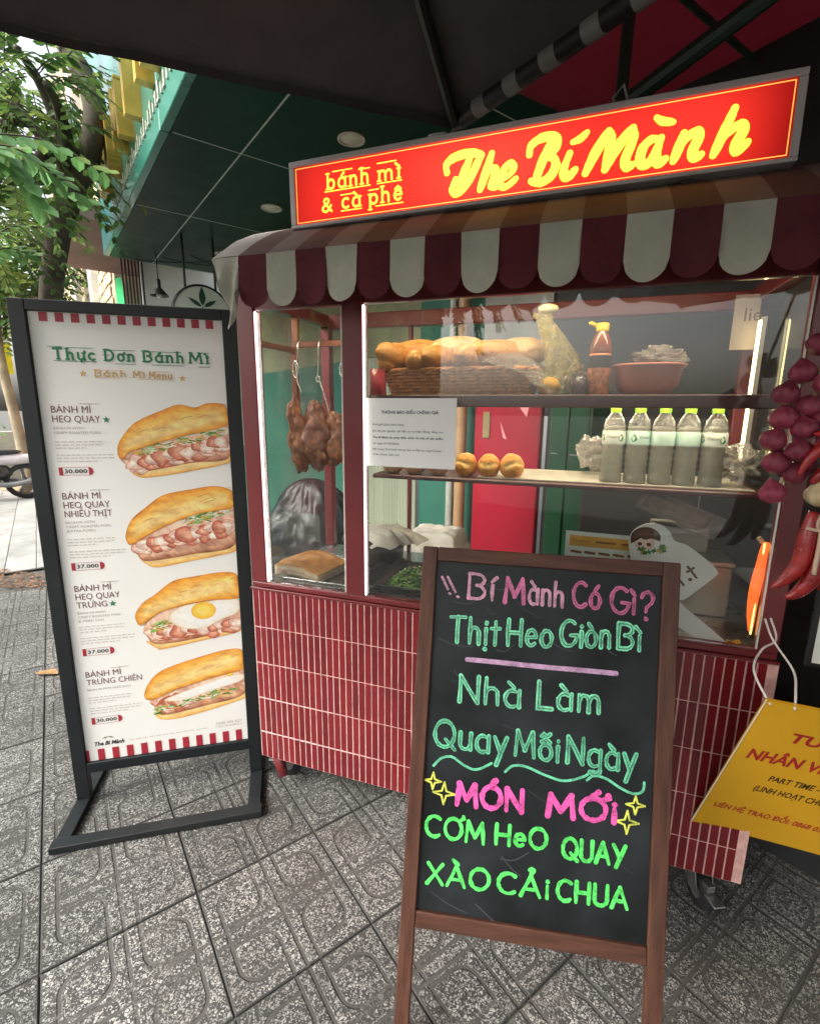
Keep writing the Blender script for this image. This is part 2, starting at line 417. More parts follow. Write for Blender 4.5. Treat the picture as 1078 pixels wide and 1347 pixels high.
def type_mesh(mb, body, u, v, size, fr, off=0., width=None, align='LEFT', shear=0., bold=0., xs=1.0):
    """printed text with Blender's own font, baseline start (u, v), size = cap height"""
    c = bpy.data.curves.new('type', 'FONT'); c.body = body; c.size = 1.0; c.resolution_u = 2; c.offset = bold; c.shear = shear
    o = bpy.data.objects.new('type', c); COL.objects.link(o)
    dg = bpy.context.evaluated_depsgraph_get(); me = bpy.data.meshes.new_from_object(o.evaluated_get(dg))
    s = size / .69; xx = [p.co.x for p in me.vertices]
    if not xx: return
    x0, x1 = min(xx), max(xx); sx = s * xs if width is None else width / (x1 - x0)
    sh = {'LEFT': 0, 'CENTER': .5, 'RIGHT': 1}[align] * (x1 - x0)
    ids = [mb.pt(fr(u + (p.co.x - x0 - sh) * sx, v - p.co.y * s, off)) for p in me.vertices]
    for p in me.polygons: mb.face([ids[i] for i in p.vertices])
    bpy.data.objects.remove(o); bpy.data.curves.remove(c); bpy.data.meshes.remove(me)

def shaded_poly(mb, pts, fr, off, rings, sub=5, axis=None, mott=.0, seed=0., mid=0):
    if mott:
        out = []
        for (t0, c0), (t1, c1) in zip(rings[:-1], rings[1:]):
            n_ = max(1, int((t1 - t0) * 14))
            for k in range(n_): f = k / n_; out.append((t0 + (t1 - t0) * f, tuple(c0[i] + (c1[i] - c0[i]) * f for i in range(3))))
        rings = out + [rings[-1], (.97, rings[-1][1])]; sub = sub * 3
    """smooth closed outline filled by shrinking rings with a colour per ring (flat print)"""
    P = smoothline([Vector((p[0], p[1])) for p in pts], sub, True); n = len(P)
    u0 = min(p.x for p in P); u1 = max(p.x for p in P); c = sum(P, Vector((0, 0))) / n; prev = None
    prevc = mb.col
    for t, colr in rings:
        mb.col = colr; ring = []
        for p in P:
            a, b = (axis if axis else (c, c)); a = Vector(a); b = Vector(b); d = b - a
            k = max(0, min(1, (p - a).dot(d) / d.length_squared)) if d.length > 1e-6 else 0
            q = a + d * k; r = q + (p - q) * (1 - t)
            if mott:
                w = mnoise.noise(Vector((r.x * 26 + seed, r.y * 60, seed))) + .6 * mnoise.noise(Vector((r.x * 90, r.y * 150, seed))) + .35 * mnoise.noise(Vector((r.x * 300, r.y * 300, seed)))
                up = max(-1, min(1, (c.y - r.y) / .05)); k_ = 1 + mott * w + mott * .35 * up
                mb.col = tuple(max(0, min(.95, colr[i] * (k_ if i == 0 else k_ * (1 + mott * .5 * w)))) for i in range(3))
            ring.append(mb.pt(fr(r.x, r.y, off)))
        if prev:
            for i in range(n): mb.face((prev[i], prev[(i + 1) % n], ring[(i + 1) % n], ring[i]))
        prev = ring
    mb.face(prev); mb.col = prevc

# ================================================================== SETTING
E0 = Vector((-.614, .668, 0)); DD = Vector((-.82506, .56504, 0)); NN_ = Vector((.56504, .82506, 0))
def SW(s, off, z): return E0 + DD * s + NN_ * off + Vector((0, 0, z))      # street frame: along the houses, into the house, up
STREET = Matrix(((DD.x, NN_.x, 0, E0.x), (DD.y, NN_.y, 0, E0.y), (0, 0, 1, 0), (0, 0, 0, 1)))

# ---- terrazzo paving
def paver_material(name, big=False):
    m, nt, p, b = newmat(name)
    uv = nt.nodes.new('ShaderNodeUVMap'); uv.uv_map = 'UVMap'
    oi = nt.nodes.new('ShaderNodeObjectInfo'); geo = nt.nodes.new('ShaderNodeNewGeometry')
    sep = nt.nodes.new('ShaderNodeSeparateXYZ'); nt.links.new(uv.outputs[0], sep.inputs[0])
    x0 = sep.outputs[0]; y = sep.outputs[1]; x = b.m('MULTIPLY', b.m('ABSOLUTE', x0), -1.)
    def rbox(cx_, cy_, h, rTL, rTR, rBL, rBR):
        px = b.m('SUBTRACT', x, cx_); py = b.m('SUBTRACT', y, cy_)
        right = b.m('GREATER_THAN', px, 0.); top = b.m('GREATER_THAN', py, 0.)
        rt = b.m('ADD', b.m('MULTIPLY', right, rTR - rTL), rTL); rb = b.m('ADD', b.m('MULTIPLY', right, rBR - rBL), rBL)
        r = b.m('ADD', b.m('MULTIPLY', top, b.m('SUBTRACT', rt, rb)), rb)
        qx = b.m('ADD', b.m('SUBTRACT', b.m('ABSOLUTE', px), h), r); qy = b.m('ADD', b.m('SUBTRACT', b.m('ABSOLUTE', py), h), r)
        ax = b.m('MAXIMUM', qx, 0.); ay = b.m('MAXIMUM', qy, 0.)
        ln = b.m('SQRT', b.m('ADD', b.m('MULTIPLY', ax, ax), b.m('MULTIPLY', ay, ay)))
        d = b.m('SUBTRACT', b.m('ADD', b.m('MINIMUM', b.m('MAXIMUM', qx, qy), 0.), ln), r)
        return b.m('ABSOLUTE', d)
    def seg(horizontal, at, lo, hi):
        a_, c_ = (y, x) if horizontal else (x, y)
        d1 = b.m('ABSOLUTE', b.m('SUBTRACT', a_, at)); d2 = b.m('SUBTRACT', b.m('ABSOLUTE', b.m('SUBTRACT', c_, (lo + hi) / 2)), (hi - lo) / 2)
        return b.m('MAXIMUM', d1, d2)
    ds = [rbox(-.098, .094, .060, .052, .006, .006, .052), rbox(-.098, -.094, .060, .006, .052, .052, .006),
          seg(True, .019, -.2, 0.), seg(True, -.019, -.2, 0.), seg(False, -.158, -.08, .08), seg(False, -.038, .15, .2), seg(False, -.038, -.2, -.15), seg(False, 0., -.2, .2)]
    d = ds[0]
    for q in ds[1:]: d = b.m('MINIMUM', d, q)
    nz = b.noise(geo.outputs['Position'], 60., 3)
    d = b.m('ADD', d, b.m('MULTIPLY', b.m('SUBTRACT', nz.outputs[0], .5), .004))
    edge = b.m('SUBTRACT', .198, b.m('MAXIMUM', b.m('ABSOLUTE', x0), b.m('ABSOLUTE', y)))
    groove = b.m('MULTIPLY', b.ramp(d, .0070, .0038), b.m('MULTIPLY_ADD', b.ramp(b.noise(geo.outputs['Position'], 4.5, 4, .6).outputs[0], .34, .52), .75, .25))                 # 1 in the groove
    dm = b.m('MINIMUM', d, edge)
    # chips
    pos = nt.nodes.new('ShaderNodeVectorMath'); pos.operation = 'ADD'; nzc = b.noise(geo.outputs['Position'], 90., 2)
    sc_ = nt.nodes.new('ShaderNodeVectorMath'); sc_.operation = 'SCALE'; sc_.inputs['Scale'].default_value = .008
    nt.links.new(nzc.outputs['Color'], sc_.inputs[0]); nt.links.new(geo.outputs['Position'], pos.inputs[0]); nt.links.new(sc_.outputs[0], pos.inputs[1])
    fl = nt.nodes.new('ShaderNodeVectorMath'); fl.operation = 'MULTIPLY'; fl.inputs[1].default_value = (1, 1, 0); nt.links.new(pos.outputs[0], fl.inputs[0])
    masks = None
    for scl, thr, ed in ((140., .42, .10), (250., .58, .10)):
        ve = nt.nodes.new('ShaderNodeTexVoronoi'); ve.feature = 'DISTANCE_TO_EDGE'; ve.inputs['Scale'].default_value = scl
        vc = nt.nodes.new('ShaderNodeTexVoronoi'); vc.feature = 'F1'; vc.inputs['Scale'].default_value = scl
        for q in (ve, vc): nt.links.new(fl.outputs[0], q.inputs['Vector'])
        sp = nt.nodes.new('ShaderNodeSeparateColor'); nt.links.new(vc.outputs['Color'], sp.inputs[0])
        mk = b.m('MULTIPLY', b.m('GREATER_THAN', sp.outputs[0], thr), b.ramp(ve.outputs['Distance'], ed, ed + .08))
        if masks is None: masks = mk; tone = sp.outputs[1]
        else: masks = b.m('MAXIMUM', masks, mk)
    masks = b.m('MULTIPLY', masks, b.m('SUBTRACT', 1., groove)); masks = b.m('MULTIPLY', masks, b.ramp(edge, .002, .006))
    wear = b.noise(geo.outputs['Position'], 1.3, 6, .65)
    masks = b.m('MULTIPLY', masks, b.m('ADD', .72, b.m('MULTIPLY', b.ramp(wear.outputs[0], .3, .6), .28)))
    chip = b.mix(tone, (.21, .205, .19), (.50, .49, .455))
    fine = b.noise(geo.outputs['Position'], 300., 3, .7)
    matrix = b.mix(fine.outputs[0], (.026, .026, .025), (.070, .069, .065))
    matrix = b.mix(groove, matrix, b.mix(fine.outputs[0], (.045, .043, .039), (.105, .101, .092)))
    c = b.mix(masks, matrix, chip)
    blot = b.noise(geo.outputs['Position'], 3.5, 7, .7)
    c = b.mix(b.m('MULTIPLY', b.ramp(blot.outputs[0], .46, .68), .62), c, (.060, .055, .046))
    sp2 = b.noise(geo.outputs['Position'], 22., 3, .6)
    c = b.mix(b.m('MULTIPLY', b.ramp(sp2.outputs[0], .62, .72), .35), c, (.05, .047, .042))
    hv = nt.nodes.new('ShaderNodeHueSaturation'); nt.links.new(c, hv.inputs['Color']); nt.links.new(b.m('MULTIPLY_ADD', oi.outputs['Random'], .42, .76), hv.inputs['Value'])
    nt.links.new(hv.outputs[0], p.inputs['Base Color'])
    nt.links.new(b.m('SUBTRACT', .78, b.m('MULTIPLY', masks, .22)), p.inputs['Roughness'])
    hgt = b.m('ADD', b.m('ADD', b.m('MULTIPLY', groove, -1.), b.m('MULTIPLY', masks, .12)), b.m('MULTIPLY', fine.outputs[0], .14))
    nt.links.new(b.bump(hgt, .9, .0028), p.inputs['Normal'])
    return m
paver_mat = paver_material('terrazzo_paver')
def with_uv(me, fn):
    uv = me.uv_layers.new(name='UVMap')
    for l in me.loops: uv.data[l.index].uv = fn(me.vertices[l.vertex_index].co)
mb = MB(); mb.box(-.1988, .1988, -.1988, .1988, -.03, 0, .0030); paver_me = mb.mesh('paver', [paver_mat]); with_uv(paver_me, lambda c: (c.x, c.y))

ground_m = M('joint_dirt', (.095, .090, .080), .95, var=.4, scale=30, bump=.5)
mb = MB(); mb.quad((-220, -220, -.034), (220, -220, -.034), (220, 220, -.034), (-220, 220, -.034))
ground = mb.build('ground', ground_m, kind='structure')
mb = MB(); pv0 = Vector((-.1681, -.7708, 0)); th = .9522; e1 = Vector((math.cos(th), math.sin(th), 0)); e2 = Vector((math.sin(th), -math.cos(th), 0))
def pv(i, j): return pv0 + e1 * (.4 * i) + e2 * (.4 * j)
mb.quad(pv(-5, -9), pv(-5, 9), pv(9, 9), pv(9, -9)); mb.v = [v + Vector((0, 0, -.0055)) for v in mb.v]
pavement = mb.build('pavement', ground_m, kind='structure')
far = MB(); rp = random.Random(3)
def in_view(p):
    q = Matrix(cam.matrix_world).inverted() @ p
    if q.z > -.3: return False
    u = q.x / -q.z; v = q.y / -q.z
    return abs(u) < 1.05 and -1.25 < v < 1.1
fuv = []
for i in range(-6, 9):
    for j in range(-9, 9):
        c = pv(i + .5, j + .5)
        a = Matrix.Rotation(th + (math.pi / 2) * rp.choice((0, 0, 0, 2)), 4, 'Z'); tilt = Matrix.Rotation(rp.uniform(-.004, .004), 4, 'X') @ Matrix.Rotation(rp.uniform(-.004, .004), 4, 'Y')
        mt = Matrix.Translation((c.x, c.y, rp.uniform(-.0015, .0015))) @ tilt @ a
        s = (c - E0).dot(DD)
        if s > 3.2: continue
        if in_view(c) and i >= -5:
            o = bpy.data.objects.new('paver', paver_me); COL.objects.link(o); o.parent = pavement; o.matrix_basis = mt
        else:
            k0 = len(far.v)
            for x, y in ((-.1975, -.1975), (.1975, -.1975), (.1975, .1975), (-.1975, .1975)): far.pt(mt @ Vector((x, y, 0))); fuv.append((x, y))
            far.face((k0, k0 + 1, k0 + 2, k0 + 3))
me = far.mesh('paver_field', [paver_mat]); uv = me.uv_layers.new(name='UVMap')
for l in me.loops: uv.data[l.index].uv = fuv[l.vertex_index]
o = bpy.data.objects.new('paver_field', me); COL.objects.link(o); o.parent = pavement; o['kind'] = 'stuff'

# ---- concrete apron further along, road behind the kerb
conc = M('old_concrete', (.34, .335, .32), .85, var=.22, scale=3, bump=.35, bscale=60, dirt=.6)
mb = MB(); apron = None
mb.quad(SW(3.1, -3.3, -.011), SW(30, -3.3, -.011), SW(30, .6, -.011), SW(3.1, .6, -.011))
apron = mb.build('driveway', ground_m, kind='structure')
rs = random.Random(5); mb = MB(); mb.box(-.296, .296, -.118, .118, -.02, 0, .004); sl_me = mb.mesh('slab', [conc])
conc_r = M('slab_concrete', (.30, .30, .285), .85, var=.2, scale=4, bump=.35, bscale=60, dirt=.5, rnd=.12); sl_me.materials[0] = conc_r
k = 0
for i in range(0, 14):
    for j in range(0, 16):
        c = SW(3.1 + .3 + i * .6, .5 - .12 - j * .24, 0)
        if not in_view(c): continue
        o = bpy.data.objects.new('slab', sl_me); COL.objects.link(o); o.parent = apron
        o.matrix_basis = Matrix.Translation((c.x, c.y, rs.uniform(-.001, .001))) @ Matrix.Rotation(math.atan2(DD.y, DD.x), 4, 'Z'); k += 1
mb = MB(); ns = 0
for i in range(0, 44):
    for j in range(0, 16):
        a, b_ = 3.1 + i * .6, .5 - j * .24; c = SW(a + .3, b_ - .12, 0)
        if i < 14 and in_view(c): continue
        mb.quad(SW(a + .004, b_ - .236, 0), SW(a + .596, b_ - .236, 0), SW(a + .596, b_ - .004, 0), SW(a + .004, b_ - .004, 0))
mb.build('slab_field', conc_r, apron, kind='stuff')
mb = MB()
for i in range(-14, 36): 
    mb.T = STREET; mb.box(i * 1.0 + .004, i * 1.0 + .996, -3.5, -3.3, -.2, 0, .02)
mb.build('kerb', conc, kind='structure')
asph = M('asphalt', (.055, .055, .056), .9, var=.3, scale=14, bump=.5, bscale=120)
mb = MB(); mb.T = STREET; mb.box(-40, 60, -11, -3.5, -.3, -.13); mb.build('road', asph, kind='structure')

# ---- fallen leaf and leaf litter on the pavement
leaf_dry = M('dry_leaf', (.30, .17, .07), .7, var=.35, scale=40)
def leaf_litter(x, y, n, rad, seed):
    r_ = random.Random(seed); mb = MB()
    for _ in range(n):
        a = r_.uniform(0, 6.28); d = rad * math.sqrt(r_.random()); L = r_.uniform(.012, .035); t = r_.uniform(0, 6.28); c = Vector((x + d * math.cos(a) * 1.8, y + d * math.sin(a) * .5, .004))
        u = Vector((math.cos(t), math.sin(t), r_.uniform(-.1, .2))); v = Vector((-math.sin(t), math.cos(t), r_.uniform(-.2, .3))) * .45
        mb.face([mb.pt(c + u * L), mb.pt(c + v * L + Vector((0, 0, .003))), mb.pt(c - u * L), mb.pt(c - v * L)])
    return mb
tag(leaf_litter(-3.55, 1.36, 260, .34, 2).build('leaf_litter', M('brown_litter', (.20, .10, .05), .9, var=.5, scale=20)), 'scattered brown leaf litter on the pavement far left', 'leaf litter', kind='stuff')
mb = MB()
def fl(u, v):
    w = .035 * math.sin(math.pi * min(1, u * 1.02)) ** .8; y = (v - .5) * 2 * w
    return Vector((-1.676 + (u - .5) * .13 + y * .3, .314 + y + (u - .5) * .03, .006 + .012 * abs(v - .5) + .01 * math.sin(u * 3)))
mb.grid(fl, 10, 4); solo(mb, 'fallen_leaf', leaf_dry, 'single dry orange leaf lying on the grey paving left of the menu stand', 'leaf', (-1.676, .314, 0), smooth=True)

# ================================================================== SHOP BUILDING
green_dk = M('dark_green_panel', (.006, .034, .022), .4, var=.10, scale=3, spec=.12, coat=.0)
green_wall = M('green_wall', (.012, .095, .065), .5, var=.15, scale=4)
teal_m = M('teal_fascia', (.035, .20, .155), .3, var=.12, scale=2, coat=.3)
white_seam = M('white_seam', (.5, .55, .5), .5)
shop = thing('shop_building', 'dark green shop front with canopy, gold letters and grey shutter behind the food cart', 'building', mat=STREET)
seams_s = [-4.1, -2.88, -1.66, -.44 + .34, .78, 2.0, 3.46]; seams_o = [0.0, .373, 1.6]
# ceiling of the canopy: panels with recessed white joints
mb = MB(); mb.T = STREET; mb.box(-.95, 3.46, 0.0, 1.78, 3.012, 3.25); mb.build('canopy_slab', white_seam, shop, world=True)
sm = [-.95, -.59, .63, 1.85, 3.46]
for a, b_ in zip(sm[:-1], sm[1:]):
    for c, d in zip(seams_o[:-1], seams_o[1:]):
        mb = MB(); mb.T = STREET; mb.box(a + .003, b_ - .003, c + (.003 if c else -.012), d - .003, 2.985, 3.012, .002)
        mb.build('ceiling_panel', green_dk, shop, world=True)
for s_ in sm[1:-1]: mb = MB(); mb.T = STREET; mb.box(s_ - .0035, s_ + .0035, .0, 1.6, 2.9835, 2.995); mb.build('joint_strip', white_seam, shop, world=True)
for o_ in (.373,): mb = MB(); mb.T = STREET; mb.box(-.95, 3.45, o_ - .0045, o_ + .0045, 2.983, 2.9945); mb.build('joint_strip', white_seam, shop, world=True)
# canopy face
for a, b_, mm in ((-.95, .65, teal_m), (.65, 2.2, teal_m), (2.2, 3.46, M('teal_fascia_dark', (.02, .17, .17), .3, var=.12, scale=2, coat=.3))):
    mb = MB(); mb.T = STREET; mb.box(a + .004, b_ - .004, -.06, -.012, 2.985, 5.4, .004); mb.build('face_panel', mm, shop, world=True)
mb = MB(); mb.T = STREET; mb.box(3.42, 3.46, -.01, 1.6, 2.985, 5.4); mb.build('end_panel', teal_m, shop, world=True)
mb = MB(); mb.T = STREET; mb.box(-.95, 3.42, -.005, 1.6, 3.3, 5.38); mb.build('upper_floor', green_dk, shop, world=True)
# gold raised letters on the canopy face, seen almost edge on
gold = M('gold_paint', (.62, .40, .08), .35, metal=.25, var=.15, scale=10)
goldc = [(2.55, 'L'), (2.12, 'U'), (1.62, 'M'), (1.12, 'I'), (.72, 'H')]
def gold_letter(s0, ch):
    adv, st = G[ch]; mb = MB(); mb.T = STREET; h = .30; w = .062
    for sgm in st:
        P = [Vector((s0 - a * h, .0, 3.235 + b_ * h)) for a, b_ in sgm]
        for p, q in zip(P[:-1], P[1:]):
            d = (q - p); L = d.length; d.normalize(); n = Vector((-d.z, 0, d.x)) * w / 2
            c = [p - d * .02 + n, p - d * .02 - n, q + d * .02 - n, q + d * .02 + n]
            f = [mb.pt((v.x, -.15, v.z)) for v in c]; g = [mb.pt((v.x, -.06, v.z)) for v in c]
            mb.face(f); mb.face(g[::-1])
            for i in range(4): mb.face((f[i], g[i], g[(i + 1) % 4], f[(i + 1) % 4]))
    return mb.build('letter', gold, shop, world=True)
for s0, ch in goldc: gold_letter(s0, ch)
mb = MB(); mb.T = STREET
for k in range(34):
    s = 2.45 - k * .072; hh = .05 + .02 * ((k * 7) % 3); mb.box(s, s + .022, -.070, -.06, 3.10, 3.10 + hh)
    if k % 3: mb.box(s + .022, s + .045, -.070, -.06, 3.10 + (k % 2) * hh * .7, 3.115 + (k % 2) * hh * .7)
mb.build('small_lettering', M('pale_letters', (.45, .47, .38), .4), shop, world=True)
# recessed ceiling lights
def downlight(P):
    t = thing('ceiling_light', None, 'ceiling light', P, group='round recessed lights in the green canopy ceiling')
    mb = MB(); mb.lathe([(.078, 0.0), (.080, -.006), (.066, -.010), (.062, -.002)], 28, closed=False); mb.build('trim_ring', M('cream_plastic', (.62, .58, .50), .4), t, smooth=True)
    mb = MB(); mb.lathe([(.001, -.004), (.03, -.0045), (.063, -.003), (.063, .0)], 24, closed=False); mb.build('diffuser', M('cream_diffuser', (.70, .66, .55), .5), t, smooth=True)
    return t
for P, lb in (((-.226, 1.383, 2.984), 'largest round cream ceiling light, nearest the red sign'), ((-1.213, 2.067, 2.984), 'middle round cream ceiling light above the awning corner'), ((-2.315, 2.871, 2.984), 'farthest and smallest round ceiling light, low by the awning')):
    downlight(P)['label'] = lb
# back wall of the shop: shutter, green wall, pipes, red door, fridge
WO = 1.6
dark_wall = M('dark_wall', (.022, .022, .022), .7, var=.3, scale=3)
mb = MB(); mb.T = STREET; mb.box(-4.1, -.745, WO + .02, WO + .2, 0, 2.985); mb.build('wall', dark_wall, shop, world=True)
mb = MB(); mb.T = STREET; mb.box(-.22, .45, WO, WO + .2, 0, 2.985); mb.build('wall', green_wall, shop, world=True)
mb = MB(); mb.T = STREET; mb.box(1.32, 5.2, WO + .0, WO + .2, 0, 1.95); mb.build('wall', M('teal_wall', (.015, .12, .085), .4, var=.2, scale=3), shop, world=True)
mb = MB(); mb.T = STREET; mb.box(.45, 5.2, WO + .0, WO + .2, 1.95, 2.985); mb.build('wall', M('olive_wall', (.20, .20, .11), .6, var=.35, scale=3), shop, world=True)
mb = MB(); mb.T = STREET; mb.box(-.75, -.22, WO + .0, WO + .2, 1.62, 2.985); mb.build('wall', M('grey_upper_wall', (.22, .21, .18), .6, var=.2, scale=3), shop, world=True)
shut = thing('roller_shutter', 'pale grey-green ribbed roller shutter behind the left part of the cart', 'shutter', mat=STREET)
mb = MB(); mb.T = STREET
slat_m = M('shutter_paint', (.22, .245, .175), .45, var=.15, scale=5, stretch=(1, 1, .15), dirt=.4)
for k in range(21):
    mb = MB(); mb.T = STREET; s = .46 + k * .0405; mb.box(s, s + .0375, WO - .03, WO - .012 + .004 * (k % 2), 0, 1.94, .006); mb.build('slat', slat_m, shut, world=True)
def pipe(s, r, mm, label, txt=None):
    mb = MB(); P = SW(s, WO - .10, 0); mb.tube([P, P + Vector((0, 0, 2.98))], r, 14)
    o = solo(mb, 'pipe', mm, label, 'pipe', P, group='pipes on the shop wall', angle=40); return o
pipe(-.035, .028, M('grey_pipe', (.28, .28, .25), .5, dirt=.5), 'grey plastic pipe standing left of the brown pipe on the shop wall')
pb = pipe(-.135, .038, M('brown_pipe', (.30, .17, .08), .5, dirt=.5), 'brown pipe with dark print, between the grey pipe and red door')
mb = MB(); P = SW(-.135, WO - .10, 0)
def onpipe(u, v, off): 
    a = u / .038; d = (-NN_) * math.cos(a) + (-DD) * math.sin(a); return P + d * (.0385 - off) + Vector((0, 0, 1.42 - v))
for k, wd in enumerate(('8010', 'MAX', '2401')):
    m2 = MB(); type_mesh(m2, wd, 0, 0, .045, lambda u, v, o_: (u, v, 0))
    ids = [mb.pt(onpipe(-.02 + v.y * 1.0, k * .30 - v.x, 0)) for v in m2.v]
    for f in m2.f: mb.face([ids[i] for i in f])
mb.v = [Vector(p) for p in mb.v]
q = mb.build('print', M('dark_print', (.02, .02, .02), .6), pb, world=True)
# red door panel
red_door = thing('red_door', 'crimson red door panel with small sticker, behind the middle of the cart', 'door', mat=STREET)
mb = MB(); mb.T = STREET; mb.box(-.74, -.20, WO - .04, WO + .0, .03, 1.60, .006); mb.build('leaf', M('crimson_paint', (.23, .005, .017), .35, var=.15, scale=2), red_door, world=True)
mb = MB(); mb.T = STREET; mb.box(-.345, -.285, WO - .052, WO - .041, 1.33, 1.50, .004); mb.build('latch_plate', M('dull_brass', (.30, .24, .12), .4, metal=.6), red_door, world=True)
mb = MB(); mb.T = STREET; mb.face([mb.pt(v) for v in ((-.56, WO - .042, 1.55), (-.66, WO - .042, 1.56), (-.64, WO - .042, 1.47))]); mb.face([mb.pt(v) for v in ((-.43, WO - .042, 1.44), (-.49, WO - .042, 1.33), (-.46, WO - .042, 1.34))])
mb.build('sticker', M('pink_paper', (.62, .25, .26), .6), red_door, world=True)
fr = thing('green_cabinet', 'dark green metal cabinet behind the bottled water', 'cabinet', mat=STREET)
gcm = M('cabinet_green', (.005, .055, .02), .4, var=.15, scale=4)
mb = MB(); mb.T = STREET; mb.box(-1.14, -.90, WO - .14, WO + .0, 0, 1.62, .008); mb.build('body', gcm, fr, world=True)
for a, b_ in ((-1.135, -1.025), (-1.015, -.905)):
    mb = MB(); mb.T = STREET; mb.box(a, b_, WO - .158, WO - .142, .1, 1.58, .004); d = mb.build('door', gcm, fr, world=True)
    mb = MB(); mb.T = STREET; mb.box(a + .05, a + .09, WO - .168, WO - .159, 1.28, 1.285); mb.build('handle', M('worn_steel', (.4, .4, .38), .35, metal=.8), d, world=True)
# dark box on the far right behind the cart
mb = MB(); mb.T = STREET; mb.box(-2.6, -1.35, WO - .5, WO - .02, 0, 1.25, .01)
o = mb.build('counter', M('charcoal_laminate', (.028, .028, .030), .35, var=.2, scale=3)); tag(o, 'black counter standing against the shop wall behind the cart on the right', 'counter')

# ================================================================== NEIGHBOURS ON THE LEFT
pinkc = M('pink_render', (.27, .15, .135), .8, var=.2, scale=2, bump=.2, dirt=.5)
plaster = M('stained_plaster', (.62, .60, .56), .85, var=.2, scale=3, bump=.3, dirt=.9)
nb = thing('neighbour_house', 'pink rendered house with white stained balcony edge beyond the green canopy', 'building', mat=STREET)
mb = MB(); mb.T = STREET; mb.box(3.48, 5.6, -.28, 1.2, 3.3, 3.42); mb.build('balcony_slab', pinkc, nb, world=True)
mb = MB(); mb.T = STREET; mb.box(3.48, 5.6, -.28, -.16, 3.42, 4.25, .01); mb.build('parapet', plaster, nb, world=True)
mb = MB(); mb.T = STREET; mb.box(3.9, 5.6, 2.6, 2.8, 0, 7); mb.build('wall', plaster, nb, world=True)
mb = MB(); mb.T = STREET
for k in range(7): mb.box(4.30, 4.33, .20 + k * .035, .215 + k * .035, 2.4, 3.29)
mb.build('grille', M('black_iron', (.02, .02, .02), .5), nb, world=True)
bh = thing('brick_house', 'sunlit house with pale yellow brick wall and white pillars down the street', 'building', mat=STREET)
brick_m = M('pale_brick', (.62, .52, .34), .85, var=.25, scale=6, bump=.3, rnd=.2)
mb = MB(); mb.T = STREET; mb.box(5.7, 22, .30, .9, 0, 8); mb.build('wall', M('brick_joint', (.36, .29, .2), .9), bh, world=True)
mb = MB(); mb.box(0, .30, -.02, .0, 0, .15, .006); bme = mb.mesh('brick', [brick_m]); nbk = 0
rb = random.Random(2); rest = MB(); rest.T = STREET
for r_ in range(14):
    for c_ in range(30):
        s = 5.9 + c_ * .33 + (r_ % 2) * .165; z = 2.55 + r_ * .18
        if 7.3 < s < 7.75 or 10.5 < s < 11.2: continue
        if nbk < 280:
            o = bpy.data.objects.new('brick', bme); COL.objects.link(o); o.parent = bh; o.location = (s, .295 - rb.uniform(0, .012), z); nbk += 1
        else: rest.box(s, s + .3, .28, .3, z, z + .15)
rest.build('brick_field', brick_m, bh, world=True, kind='stuff')
for s in (7.4, 10.6):
    mb = MB(); mb.T = STREET; mb.box(s, s + .34, .16, .32, 0, 8, .02); mb.build('pillar', M('white_paint', (.78, .77, .74), .6), bh, world=True)
mb = MB(); mb.T = STREET; mb.box(8.6, 9.9, .2, .30, .0, 2.4, .01); mb.build('door', M('brown_door', (.16, .07, .04), .5), bh, world=True)
# green banner
mb = MB(); mb.T = STREET; mb.grid(lambda u, v: (4.6 + .35 * u, .22 + .04 * math.sin(u * 5 + v * 3), 2.2 + .85 * v), 6, 8)
tag(mb.build('banner', M('green_cloth', (.02, .42, .13), .7, var=.2)), 'narrow bright green cloth hanging under the pink balcony', 'banner')
# awning pole leaning out
mb = MB(); mb.tube([SW(3.7, -.1, 2.35), SW(5.9, -.4, 2.95)], .02, 10); tag(mb.build('awning_pole', M('pale_green_pole', (.35, .45, .33), .5)), 'thin pale green pole slanting below the pink balcony', 'pole')
# pillar with planter far left
pl = thing('gate_pillar', 'pink stone gate pillar with capped top carrying a leafy plant', 'pillar', SW(8.6, -.62, 0), math.atan2(DD.y, DD.x))
stone = M('pink_stone', (.50, .30, .26), .8, var=.15, scale=4, bump=.2)
mb = MB(); mb.box(-.32, .32, -.3, .3, 0, 3.0, .01); mb.build('shaft', stone, pl)
for k, (e, z) in enumerate(((.38, 3.0), (.44, 3.08), (.5, 3.2))):
    mb = MB(); mb.box(-e, e, -e, e, z, z + (.08, .12, .1)[k], .015); mb.build('cap_course', stone, pl)
# white inner wall with lamp and round sign
mb = MB(); mb.T = STREET; mb.box(4.45, 4.6, .42, 2.58, 1.0, 3.29); tag(mb.build('side_wall', M('cool_white_wall', (.80, .80, .78), .7, var=.08, scale=2, dirt=.2)), 'plain off-white side wall behind the hanging lamp', 'wall')
lp = thing('hanging_lamp', 'small dark metal lamp hanging on a cord in front of the white wall', 'lamp', (-2.905, 2.63, 2.56))
blk = M('matt_black', (.012, .012, .013), .5, var=.2)
mb = MB(); mb.tube([(0, 0, .42), (0, 0, .17)], .005, 6); mb.build('cord', blk, lp)
mb = MB(); mb.lathe([(.012, .18), (.02, .17), (.022, .10), (.035, .085), (.085, .03), (.088, .024), (.08, .024), (.03, .07)], 20, closed=False); mb.build('shade', blk, lp, smooth=True)
mb = MB(); mb.blob((0, 0, .03), .028, amp=0); mb.build('bulb', M('frosted_bulb', (.7, .7, .68), .3), lp, smooth=True)
rsn = thing('round_sign', 'round white hanging sign with a dark green leaf emblem in a black ring', 'sign', (-2.211, 2.407, 2.325), math.atan2(DD.y, DD.x) + math.pi / 2)
mb = MB(); mb.T = Matrix.Rotation(R(90), 4, 'Y'); mb.T = Matrix.Rotation(R(90), 4, 'X')
